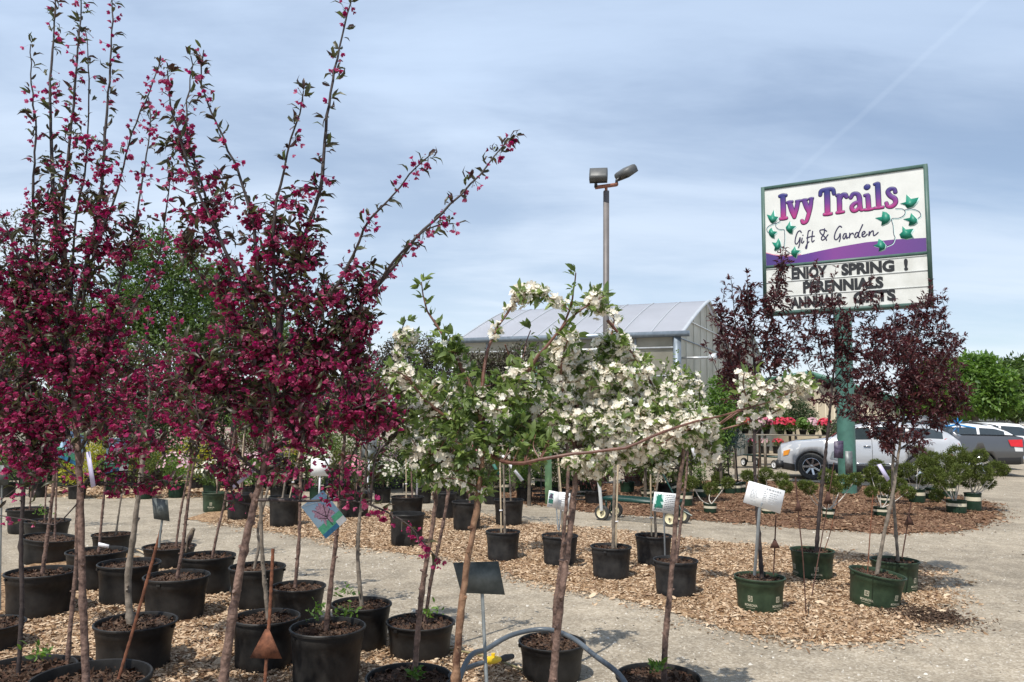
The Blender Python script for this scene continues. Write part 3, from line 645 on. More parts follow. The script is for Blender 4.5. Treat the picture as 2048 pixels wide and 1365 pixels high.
def chips(name, poly, m, n, size, seed, spill, zoff, bounds):
    g = np.random.default_rng(seed); p = np.column_stack([g.uniform(bounds[0], bounds[1], n * 3), g.uniform(bounds[2], bounds[3], n * 3)])
    ins = inside(p, poly); d = edge_dist(p, poly) * np.where(ins, 1, -1) + .12 * nz2(p, 6, 5, 3)
    pr = np.clip(1 + d / spill, 0, 1) ** 3; p = p[g.uniform(size=len(p)) < pr][:n]
    d = edge_dist(p, poly) * np.where(inside(p, poly), 1, -1)
    k = len(p); dirs = g.normal(size=(k, 3)) * (1, 1, .22); r = frames(dirs, g)
    z = zoff * (1 - np.exp(-np.maximum(d, 0) / .25)) + .007 + np.abs(g.normal(size=k)) * .006
    b = MB(); b.scatter(CH_V, CH_F, np.column_stack([p, z]), r, size * np.exp(g.normal(size=k) * .42)); o = struct(name, b, m, kind='stuff'); return o
chips('wood_chips', NEAR, 'chips_tan', 60000, .023, 1, .30, .02, (-4, 1.3, 1.9, 11))
chips('wood_chips', MID, 'chips_tan', 88000, .023, 2, .48, .025, (-4.5, 5.5, 5.0, 15))
chips('wood_chips', FAR, 'chips_brown', 46000, .032, 3, .40, .04, (-3, 10.5, 10, 22))
chips('wood_chips', LEFT, 'chips_tan', 5000, .06, 4, .2, .03, (-12, -3, 14, 22))
def pebbles(n, seed):
    g = np.random.default_rng(seed); y = 3.2 * np.exp(g.uniform(0, 1, n) * math.log(6)); x = (g.uniform(-.72, .80, n)) * y
    p = np.column_stack([x, y]); wgt = .30 + .7 * (nz2(p, 1.7, 4, 9) > .1); k = g.uniform(size=n) < wgt
    for Q in (NEAR, MID): k &= ~(inside(p, Q) & (edge_dist(p, Q) > .12))
    p = p[k]; m_ = len(p); V = np.array([(1, 0, 0), (0, 1, 0), (-1, .1, 0), (.1, -1, 0), (.1, .05, .8)]) * .5
    b = MB(); b.scatter(V, [np.array([(0, 1, 4), (1, 2, 4), (2, 3, 4), (3, 0, 4)])], np.column_stack([p, np.full(m_, .0)]), frames(np.column_stack([g.normal(size=(m_, 2)), np.zeros(m_)]), g) , .010 * np.exp(g.normal(size=m_) * .5))
    struct('gravel_stones', b, 'pebbles', kind='stuff')
pebbles(60000, 8)
# patches of dark crumbs scattered on the ground beside the green pots
def crumb_patch(px, py, rx, ry, n, seed):
    g = np.random.default_rng(seed); c = G(px, py); e = G(px + rx, py + ry * .5)[:2] - c[:2]; s = abs(G(px, py - ry)[1] - G(px, py + ry)[1]) / 2; ax = e / np.linalg.norm(e); rX = np.linalg.norm(G(px + rx, py)[:2] - c[:2])
    u = g.normal(size=(n, 2)) * .5; p = c[:2] + u[:, :1] * rX * np.array([1, -.35]) + u[:, 1:] * s * np.array([.1, 1]) * .8
    return np.column_stack([p, .022 + .006 * np.abs(g.normal(size=n))])
pp = np.vstack([crumb_patch(1835, 1232, 70, 22, 5000, 1), crumb_patch(1650, 1176, 45, 14, 1500, 2), crumb_patch(1800, 1225, 30, 12, 1200, 3)]); g = np.random.default_rng(4)
b = MB(); b.scatter(CH_V, CH_F, pp, frames(g.normal(size=pp.shape) * (1, 1, .5), g), .018 * np.exp(g.normal(size=len(pp)) * .4)); struct('dark_crumbs', b, 'soil', kind='stuff')

# ------------------------------------------------------------ greenhouse
gx, gy = 6.1, 28.0; u = np.array([.46, .888, 0]); v = np.array([-.915, .40, 0]); v /= np.linalg.norm(v)
A0 = np.array([gx, gy, 0]); He = 4.78; Wd = 9.3; Ln = 9.3
root = thing('greenhouse', 'large greenhouse with arched pale plastic roof and translucent panel walls behind the lamp pole', 'greenhouse', A0)
def arch(t):  # t 0..1 across
    s = abs(2 * t - 1); return He + 1.95 * (1 - s ** 1.14)
ts = np.linspace(0, 1, 25)
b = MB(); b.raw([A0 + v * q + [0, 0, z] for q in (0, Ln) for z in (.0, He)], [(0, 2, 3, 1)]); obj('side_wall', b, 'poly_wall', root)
bays = 2
for bay in range(bays):
    O = A0 + u * Wd * bay
    b = MB(); top = [O + u * Wd * t + [0, 0, arch(t)] for t in ts]; bot = [O + u * Wd * t for t in ts]
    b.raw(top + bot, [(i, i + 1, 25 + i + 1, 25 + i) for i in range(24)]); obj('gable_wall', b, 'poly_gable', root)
    b = MB(); ov = -v * .25
    vv = []; f = []
    for j, q in enumerate((-0.12, Ln)):
        for t in ts: vv.append(O + u * Wd * t + v * q + [0, 0, arch(t) + .04])
    for i in range(24): f.append((i, 25 + i, 26 + i, i + 1))
    n0 = len(vv)
    for q in vv[:n0]: vv = vv + [q - np.array([0, 0, .03])]
    for i in range(24): f.append((n0 + i, n0 + i + 1, n0 + 26 + i, n0 + 25 + i))
    b.raw(vv, f); rf = obj('roof', b, 'poly_roof', root, True)
    # hoops over the roof
    for q in np.arange(0, Ln + .1, Ln / 8):
        hb = MB(); hb.tube([O + u * Wd * t + v * (q - .1) + [0, 0, arch(t) + .055] for t in ts], .022, 6); sub('roof_hoop', hb, 'frame_metal', root)
    hb = MB(); hb.tube([O + u * Wd * t - v * .16 + [0, 0, arch(t) + .03] for t in ts], .06, 8); obj('edge_trim', hb, 'frame_metal', root)
    for t in (.13, .26, .38, .5, .62, .74, .87):
        hb = MB(); p = O + u * Wd * t - v * .04; hb.tube([p, p + [0, 0, arch(t) - .03]], .018, 6); obj('gable_bar', hb, 'poly_gable', root)
    for z in (He - .05, He + .75, 2.4):
        t0 = 0.0
        while arch(t0) < z: t0 += .01
        hb = MB(); hb.bar(O + u * Wd * t0 - v * .05 + [0, 0, z], O + u * Wd * (1 - t0) - v * .05 + [0, 0, z], .03, .04); obj('gable_rail', hb, 'gutter' if z == He - .05 else 'frame_metal', root)
w_ = -u
for q in np.arange(0, Ln + .1, Ln / 6):
    hb = MB(); p = A0 + v * q + w_ * .04; hb.tube([p, p + [0, 0, He]], .045 if 0 < q < Ln else .09, 8); obj('wall_post', hb, 'frame_metal', root)
for z in (1.2, 2.25, 3.3, 4.35):
    hb = MB(); hb.bar(A0 + v * .1 + w_ * .05 + [0, 0, z], A0 + v * (Ln - .1) + w_ * .05 + [0, 0, z], .05, .06); obj('wall_rail', hb, 'frame_metal', root)
hb = MB(); hb.bar(A0 - v * .5 + w_ * .14 + [0, 0, He + .06], A0 + v * (Ln + .2) + w_ * .14 + [0, 0, He + .06], .22, .20); obj('gutter', hb, 'gutter', root)
hb = MB(); hb.bar(A0 - v * .02 + w_ * .05, A0 - v * .02 + w_ * .05 + np.array([0, 0, He]), .26, .26, up=(0, 1, 0)); obj('corner_post', hb, 'gutter', root)
hb = MB(); p = A0 + u * .6 + [0, 0, 4.0]; hb.tube([p, p - v * 1.0], .045, 8); hb.tube([p - v * 1.0, p - v * 1.08, p - v * 1.3], [.06, .14, .17], 12); obj('vent_pipe', hb, 'frame_metal', root)
# beige building behind the plum trees
c = P(1668, 800, 38); root = thing('shop_building', 'small beige sided building with green metal roof behind the plum trees', 'building', (c[0], 38, 0))
b = MB(); x0 = P(1628, 800, 38)[0]; x1 = P(1790, 800, 38)[0]; zt = P(1640, 768, 38)[2]
b.raw([(x0, 38, 0), (x1, 38, 0), (x1, 38, zt - 1.0), (x0, 38, zt + .15), (x0 - .0, 46, 0), (x1, 46, 0), (x1, 46, zt - 1.0), (x0, 46, zt + .15)], [(0, 1, 2, 3), (4, 7, 6, 5), (1, 5, 6, 2), (0, 3, 7, 4)]); obj('wall', b, 'beige_siding', root)
b = MB()
for xx in np.arange(x0 + .15, x1 - .1, .42): b.box((xx, 37.985, (zt - .95) / 2), (.05, .025, zt - 1.0))
obj('siding_rib', b, 'beige_siding', root)
b = MB(); b.prism([(x0 - .35, zt + .38), (x1 + .3, zt - .95), (x1 + .3, zt - .72), (x0 - .35, zt + .62)], (0, 37.6, 0), (1, 0, 0), (0, 0, 1), (0, 1, 0), 8.8); obj('roof', b, 'green_roof', root)
# far shed with green roof
p0 = P(1978, 832, 75); p1 = P(2110, 832, 75); zt = p0[2]; zr = P(1985, 808, 75)[2]
root = thing('storage_shed', 'distant pale shed with long green metal roof at the far right before the trees', 'building', (p0[0], 75, 0))
b = MB(); b.raw([(p0[0] + .3, 75, 0), (p1[0], 75, 0), (p1[0], 75, zt), (p0[0] + .3, 75, zt), (p0[0] + .3, 81, 0), (p0[0] + .3, 81, zt)], [(0, 1, 2, 3), (4, 0, 3, 5)]); obj('wall', b, 'sign_board', root)
b = MB(); b.raw([(p0[0] - .2, 74.6, zt - .02), (p1[0] + .5, 74.6, zt - .02), (p1[0] + .5, 78, zr), (p0[0] + .3, 78, zr), (p0[0] - .2, 81.4, zt - .02), (p1[0] + .5, 81.4, zt - .02)], [(0, 1, 2, 3), (3, 2, 5, 4)])
for xx in np.arange(p0[0], p1[0], .5): b.bar((xx, 74.6, zt), (xx, 78, zr + .02), .05, .06)
obj('roof', b, 'green_roof', root)
# mulch heap at the far right
c = P(2052, 840, 45); g = np.random.default_rng(5); v_ = [(0, 0, 1.75)]; f = []; k = 24
for i in range(1, 7):
    for j in range(k): a = 2 * math.pi * j / k; rr = 2.6 * i / 6 * (1 + .12 * g.normal()); v_.append((rr * math.cos(a), rr * math.sin(a), max(0, 1.75 * (1 - i / 6) ** .9 + .08 * g.normal() * (i < 6))))
for j in range(k): f.append((0, 1 + j, 1 + (j + 1) % k))
for i in range(5):
    for j in range(k): a0 = 1 + i * k + j; a1 = 1 + i * k + (j + 1) % k; f.append((a0, a0 + k, a1 + k, a1))
b = MB(); b.raw(np.array(v_) + [c[0], 45, 0], f); tag(obj('mulch_heap', b, 'orange_mulch'), 'heap of orange brown mulch at the far right edge behind the cars', 'heap')

# ------------------------------------------------------------ lamp pole
c = P(1212, 700, 20); root = thing('lamp_pole', 'tall square grey light pole with two dark floodlights in front of the greenhouse', 'street lamp', (c[0], 20, 0))
topz = P(1215, 383, 20)[2]; b = MB(); b.box((c[0], 20, topz / 2), (.145, .145, topz)); b.box((c[0], 20, .015), (.34, .34, .03)); obj('pole', b, 'pole_grey', root)
b = MB(); b.tube([(c[0], 20, topz), (c[0], 20, topz + .12)], .04, 10); bz = topz + .15; dx = .30
e1 = np.array([c[0] - .30, 19.8, bz - .11]); e2 = np.array([c[0] + .31, 20.2, bz + .10]); b.bar(e1, e2, .09, .09); obj('bracket', b, 'bracket_rust', root)
def flood(e, px, py, yaw, pitch, roll=0):
    cpos = P(px, py, e[1]); b = MB(); b.tube([e, e + [0, 0, .12], (cpos * .5 + (e + [0, 0, .12]) * .5)], [.05, .04, .035], 10); nk = obj('knuckle', b, 'lamp_dark', root)
    a, q = R(yaw), R(pitch); fw = np.array([math.sin(a) * math.cos(q), math.cos(a) * math.cos(q), math.sin(q)]); rt = np.array([math.cos(a), -math.sin(a), 0]); up = np.cross(rt, fw)
    b = MB(); rings = []
    for (z, sx, sy) in ((-.11, .235, .21), (.03, .245, .22), (.10, .235, .20), (.125, .19, .16)):
        for (i, j) in ((-1, -1), (0, -1.01), (1, -1), (1.01, 0), (1, 1), (0, 1.01), (-1, 1), (-1.01, 0)): rings.append(cpos + rt * sx * i + up * z + fw * sy * j)
    f = [(r * 8 + i, r * 8 + (i + 1) % 8, (r + 1) * 8 + (i + 1) % 8, (r + 1) * 8 + i) for r in range(3) for i in range(8)] + [tuple(range(7, -1, -1)), tuple(24 + i for i in range(8))]
    b.raw(rings, f); hd = obj('lamp_head', b, 'lamp_grey', root)
    b = MB()
    q4 = [cpos + rt * i * .21 + up * -.116 + fw * j * .185 for i, j in ((-1, -1), (1, -1), (1, 1), (-1, 1))]; b.raw(q4, [(0, 1, 2, 3)]); obj('lens', b, 'lamp_dark', root)
    b = MB(); b.bar(cpos + rt * -.21 - fw * .205 - up * .04, cpos + rt * .21 - fw * .205 - up * .04, .02, .10, up=up); obj('back_box', b, 'lamp_dark', root)
flood(e1, 1197, 351, 8, 52); flood(e2, 1252, 346, 58, 36)

# ------------------------------------------------------------ shop sign
dL, dR = 18.4, 16.5
def col(px, d, py=500): return P(px, py, d)
QL = np.array([P(1524, 490, dL)[0], dL, 0]); QR = np.array([P(1861, 470, dR)[0], dR, 0]); W = np.linalg.norm(QR - QL); ax = (QR - QL) / W
nrm = np.array([ax[1], -ax[0], 0]); 
zT = (P(1522, 372, dL)[2] + P(1862, 331, dR)[2]) / 2; zB = (P(1527, 627, dL)[2] + P(1866, 616, dR)[2]) / 2; Hs = zT - zB
mid = (QL + QR) / 2
root = thing('shop_sign', 'large green framed sign with ivy leaves above a white letter board on a post', 'sign', (mid[0], mid[1], 0))
up3 = np.array([0, 0, 1.]); O3 = np.array([QL[0], QL[1], zB])
def SP(s, z, o=0.0): return O3 + ax * s + up3 * z + nrm * o
def ZQ(x, y):
    """point on the sign face from its place in an enlarged view of it"""
    uu = (x - 245) / (1412 - 245); yt = 243 + (97 - 243) * uu; yb = 1110 + (1072 - 1110) * uu; vv = (y - yt) / (yb - yt)
    ss = uu * dR / (uu * dR + (1 - uu) * dL); return ss * W, Hs * (1 - vv)
def zpoly(pts, o, name, m, parent, fade=None, depth=.003):
    q = np.array([ZQ(*p) for p in pts]); b = MB(); n = len(q)
    v = [SP(s, z, o) for s, z in q] + [SP(s, z, o - depth) for s, z in q]
    b.raw(v, [tuple(range(n))] + [(i, n + i, n + (i + 1) % n, (i + 1) % n) for i in range(n)]); ob = sub(name, b, m, parent)
    return ob
th = .30
b = MB(); b.raw([SP(s, z, o) for s in (.04, W - .04) for z in (.04, Hs - .04) for o in (-.03, -th + .03)], [(0, 2, 3, 1), (4, 5, 7, 6), (0, 1, 5, 4), (2, 6, 7, 3), (0, 4, 6, 2), (1, 3, 7, 5)]); obj('cabinet', b, 'sign_green', root)
fb = MB(); fw_ = .085; zd = ZQ(800, 752)[1]
for (s0, s1, z0, z1) in ((0, fw_, 0, Hs), (W - fw_, W, 0, Hs), (fw_, W - fw_, 0, fw_), (fw_, W - fw_, Hs - fw_, Hs)):
    v = [SP(s, z, o) for s in (s0, s1) for z in (z0, z1) for o in (0.0, -th)]; fb.raw(v, [(0, 2, 3, 1), (4, 5, 7, 6), (0, 1, 5, 4), (2, 6, 7, 3), (0, 4, 6, 2), (1, 3, 7, 5)])
obj('frame', fb, 'sign_green', root)
fb = MB(); v = [SP(s, z, o) for s in (fw_, W - fw_) for z in (zd - .035, zd + .035) for o in (-.004, -.1)]; fb.raw(v, [(0, 2, 3, 1), (4, 5, 7, 6), (0, 1, 5, 4), (2, 6, 7, 3), (0, 4, 6, 2), (1, 3, 7, 5)]); obj('divider', fb, 'sign_green', root)
b = MB(); b.raw([SP(fw_, zd + .035, -.02), SP(W - fw_, zd + .035, -.02), SP(W - fw_, Hs - fw_, -.02), SP(fw_, Hs - fw_, -.02)], [(0, 1, 2, 3)]); face = obj('sign_face', b, 'sign_white', root)
b = MB(); b.raw([SP(fw_, fw_, -.02), SP(W - fw_, fw_, -.02), SP(W - fw_, zd - .035, -.02), SP(fw_, zd - .035, -.02)], [(0, 1, 2, 3)]); board = obj('letter_board', b, 'sign_board', root)
rb = MB(); hz = (zd - .035 - fw_) / 3
for i in (1, 2, 3):
    z = fw_ + hz * i - (.02 if i == 3 else 0); rb.bar(SP(fw_, z, -.014), SP(W - fw_, z, -.014), .012, .02)
sub('letter_rail', rb, 'rail_clear', root)
# purple wave along the foot of the upper face
top = [(268, 693), (340, 706), (450, 716), (560, 706), (700, 680), (860, 652), (1020, 628), (1200, 614), (1388, 610)]; botz = ZQ(800, 752)[1] + .036
q = [ZQ(*p) for p in top]; q[0] = (fw_ + .003, q[0][1]); q[-1] = (W - fw_ - .003, q[-1][1]); n = len(q)
b = MB(); b.raw([SP(s, z, -.016) for s, z in q] + [SP(s, botz, -.016) for s, z in q], [(n + i, n + i + 1, i + 1, i) for i in range(n - 1)]); wv = sub('purple_wave', b, 'sign_purple', root)
at = wv.data.attributes.new('fade', 'FLOAT', 'POINT'); at.data.foreach_set('value', np.array([s / W for s, z in q] * 2, np.float32))
b = MB(); b.raw([SP(s, z + .022, -.0175) for s, z in q[:4]] + [SP(s, z - .01, -.0175) for s, z in q[:4]], [(4 + i, 5 + i, i + 1, i) for i in range(3)]); sub('pink_edge', b, 'petal_rose', root)
# words "Ivy Trails" : fat rounded strokes with a dark outline
ST_ = [  # letter strokes (x, y, r)
 [(427, 305, 19), (428, 380, 19), (427, 450, 19)], [(402, 302, 12), (427, 296, 14), (452, 296, 12)], [(405, 458, 12), (428, 456, 13), (452, 452, 12)],
 [(480, 350, 17), (497, 400, 18), (515, 448, 12)], [(545, 345, 15), (532, 395, 15), (515, 448, 12)], [(463, 346, 10), (480, 342, 11), (500, 340, 10)], [(534, 338, 10), (550, 336, 10), (566, 333, 9)],
 [(597, 338, 17), (612, 375, 18), (630, 415, 14)], [(650, 325, 13), (640, 380, 14), (622, 440, 14), (605, 478, 13), (582, 487, 12), (573, 470, 11)], [(580, 332, 9), (597, 328, 10), (615, 327, 9)], [(636, 322, 9), (652, 318, 9), (660, 318, 8)],
 [(766, 262, 20), (766, 345, 20), (765, 422, 19)], [(716, 296, 12), (724, 268, 14), (766, 258, 16), (806, 256, 14), (816, 288, 12)], [(742, 430, 11), (766, 429, 12), (792, 425, 11)],
 [(850, 305, 16), (852, 350, 17), (851, 412, 16)], [(852, 335, 12), (872, 300, 14), (892, 296, 16), (903, 312, 13)], [(834, 300, 10), (850, 296, 11)], [(832, 420, 10), (852, 418, 11), (878, 414, 10)],
 [(930, 318, 12), (948, 292, 13), (975, 292, 14), (988, 318, 16), (990, 370, 16), (998, 402, 12), (1010, 404, 8)], [(988, 345, 11), (955, 358, 13), (935, 382, 14), (945, 408, 14), (968, 404, 12), (986, 385, 11)],
 [(1041, 245, 22), (1042, 246, 22)], [(1044, 308, 16), (1046, 350, 16), (1047, 398, 16)], [(1025, 304, 10), (1044, 300, 11)], [(1024, 404, 10), (1047, 402, 11), (1072, 398, 10)],
 [(1110, 228, 17), (1111, 310, 17), (1112, 385, 16)], [(1090, 228, 9), (1110, 222, 11)], [(1088, 394, 10), (1112, 392, 11), (1138, 389, 10)],
 [(1218, 288, 12), (1212, 265, 11), (1188, 264, 13), (1172, 284, 14), (1186, 312, 15), (1212, 332, 16), (1216, 362, 14), (1194, 385, 14), (1168, 384, 12), (1160, 360, 11)]]
def strokes(sts, grow, o, flat, name, m, parent, fade=False, sc=W / 1250):
    b = MB(); allz = []
    for s_ in sts:
        a = np.array(s_, float); p = catmull(a, n=5); pts = np.array([ZQ(x, y) for x, y, r in p]); rr = (np.maximum(p[:, 2], 1) + grow) * sc
        # rounded ends
        d0 = pts[0] - pts[1]; d0 /= np.linalg.norm(d0) + 1e-9; d1 = pts[-1] - pts[-2]; d1 /= np.linalg.norm(d1) + 1e-9
        pts = np.vstack([pts[0] + d0 * rr[0] * .85, pts[0] + d0 * rr[0] * .5, pts, pts[-1] + d1 * rr[-1] * .5, pts[-1] + d1 * rr[-1] * .85]); rr = np.concatenate([[rr[0] * .45, rr[0] * .87], rr, [rr[-1] * .87, rr[-1] * .45]])
        q = np.column_stack([pts, np.zeros(len(pts))]); t = MB(); t.tube(q, rr, 12); v = t.v[0]
        fac = flat / rr.max()
        w3 = O3 + v[:, :1] * ax + v[:, 1:2] * up3 + (o + v[:, 2:3] * fac) * nrm
        b.v.append(w3); 
        for ff, l in ((t.f3, b.f3), (t.f4, b.f4)):
            for x in ff: l.append(x + b.n)
        for gq in t.ng: b.ng.append([i + b.n for i in gq])
        b.n += len(w3); yy = (np.interp(v[:, 0], [ZQ(400, 380)[0], ZQ(1230, 300)[0]], [ZQ(400, 380)[1], ZQ(1230, 320)[1]])); allz.append(.5 + (v[:, 1] - yy) / .62)
    ob = sub(name, b, m, parent, True)
    if fade:
        at = ob.data.attributes.new('fade', 'FLOAT', 'POINT'); at.data.foreach_set('value', np.clip(np.concatenate(allz), 0, 1).astype(np.float32))
    return ob
strokes(ST_, 4.5, -.016, .006, 'letter_outline', 'sign_navy', root); strokes(ST_, 0, -.010, .008, 'shop_name', 'letter_fade', root, True)
SC_ = [  # script strokes
 [(566, 552), (556, 540), (536, 552), (520, 590), (516, 622), (528, 630), (546, 610), (556, 585), (552, 625), (542, 655)], [(572, 590), (566, 618), (574, 624), (584, 612)], [(577, 570), (578, 572)],
 [(634, 538), (620, 545), (612, 590), (608, 640), (602, 662), (596, 655), (612, 625), (622, 616)], [(652, 545), (644, 600), (648, 618), (662, 608)], [(606, 590), (640, 580), (664, 578)],
 [(755, 545), (738, 535), (722, 535), (706, 540), (712, 560), (730, 575), (748, 595), (752, 608)], [(740, 528), (736, 560), (716, 590), (722, 606), (742, 596), (764, 570)],
 [(862, 520), (848, 512), (828, 535), (812, 570), (810, 598), (824, 604), (842, 585), (850, 562), (850, 595), (842, 618)], [(893, 565), (878, 566), (868, 590), (878, 600), (892, 572), (894, 598), (904, 590)], [(916, 562), (912, 596), (920, 572), (936, 562), (940, 572)],
 [(975, 560), (960, 560), (948, 585), (960, 592), (978, 560), (1004, 505)], [(978, 562), (974, 588), (984, 592)], [(1000, 578), (1018, 562), (1012, 552), (1000, 562), (998, 584), (1014, 588), (1032, 572)],
 [(1046, 555), (1042, 584), (1054, 560), (1070, 550), (1072, 580), (1082, 580), (1102, 562)]]
strokes([[(x, y, 4.6) for x, y in s_] for s_ in SC_], 0, -.014, .004, 'script_words', 'sign_navy', root)
# ivy vines and leaves
VN = [[(400, 476), (368, 490), (364, 512), (390, 530), (430, 532), (434, 560), (434, 600), (428, 645), (440, 670), (470, 690)], [(364, 488), (320, 500), (290, 520), (292, 545), (315, 560)], [(428, 645), (405, 655), (398, 652)],
      [(1215, 402), (1255, 405), (1272, 425), (1262, 452), (1230, 468), (1190, 472), (1196, 520), (1198, 575), (1206, 600)], [(1272, 412), (1310, 408), (1350, 425), (1362, 455), (1345, 475)], [(1206, 600), (1190, 640), (1150, 660)]]
strokes([[(x + 3, y + 5, 2.6) for x, y in s_] for s_ in VN], 0, -.0165, .002, 'vine_highlight', 'sign_teal', root)
strokes([[(x, y, 2.4) for x, y in s_] for s_ in VN], 0, -.0145, .003, 'vine', 'sign_navy', root)
IVY = [[(350, 395), (356, 440), (386, 445), (362, 475), (335, 490), (318, 480), (305, 460), (290, 428), (325, 436)],
 [(480, 472), (484, 506), (526, 508), (500, 530), (492, 560), (470, 556), (448, 535), (444, 515), (462, 498)],
 [(330, 518), (340, 542), (374, 546), (350, 566), (346, 590), (322, 584), (306, 568), (302, 545), (312, 528)],
 [(384, 590), (398, 615), (402, 645), (385, 666), (345, 674), (352, 650), (328, 618), (362, 622)],
 [(514, 645), (524, 672), (556, 676), (530, 696), (520, 726), (498, 716), (482, 698), (484, 678), (500, 664)],
 [(1283, 306), (1310, 338), (1354, 330), (1340, 365), (1318, 392), (1285, 402), (1270, 378), (1244, 368), (1278, 358)],
 [(1134, 418), (1158, 425), (1178, 445), (1180, 478), (1160, 500), (1122, 516), (1128, 488), (1086, 462), (1128, 455)],
 [(1306, 436), (1322, 455), (1340, 480), (1338, 502), (1318, 518), (1288, 522), (1294, 494), (1258, 476), (1298, 468)],
 [(1252, 524), (1272, 548), (1316, 545), (1300, 575), (1312, 604), (1270, 614), (1240, 605), (1232, 580), (1250, 562)],
 [(1104, 606), (1128, 622), (1146, 650), (1138, 678), (1100, 694), (1106, 668), (1066, 652), (1094, 642)]]
for q in IVY:
    zpoly([(x + 6, y + 6) for x, y in q][::-1], -.0155, 'leaf_shadow', 'sign_teal', root); zpoly(q[::-1], -.0125, 'ivy_leaf', 'sign_leaf', root)
def row(words, yb_l, yb_r, hgt):
    for (txt, x0, x1) in words:
        v, f = text_flat(txt, .055); x = (v[:, 0] - v[:, 0].min()) / np.ptp(v[:, 0]); y = v[:, 1] / .70
        X = x0 + (x1 - x0) * x; t = (X - 480) / 800; Y = yb_l + (yb_r - yb_l) * t - y * hgt
        q = np.array([ZQ(a, c_) for a, c_ in zip(X, Y)]); b = MB(); b.raw(np.array([SP(s, z, -.011) for s, z in q]), f); sub('board_letters', b, 'sign_black', root)
row([('ENJOY', 482, 752), ('SPRING', 850, 1195), ('!', 1252, 1276)], 868, 822, 70)
row([('PERENNIALS', 568, 1124)], 966, 930, 70); row([('ANNUALS', 470, 850), ('GIFTS', 925, 1196)], 1064, 1018, 68)
pc = P(1699, 900, 17.4); b = MB(); b.tube([(pc[0], 17.55, 0), (pc[0], 17.55, zB - .003)], .195, 28); b.tube([(pc[0], 17.55, 0), (pc[0], 17.55, .03)], .30, 20); obj('post', b, 'post_green', root, True)
b = MB(); b.box((pc[0] - .04, 17.55 - .19, .75), (.16, .03, .5)); obj('cover_plate', b, 'zinc', root)

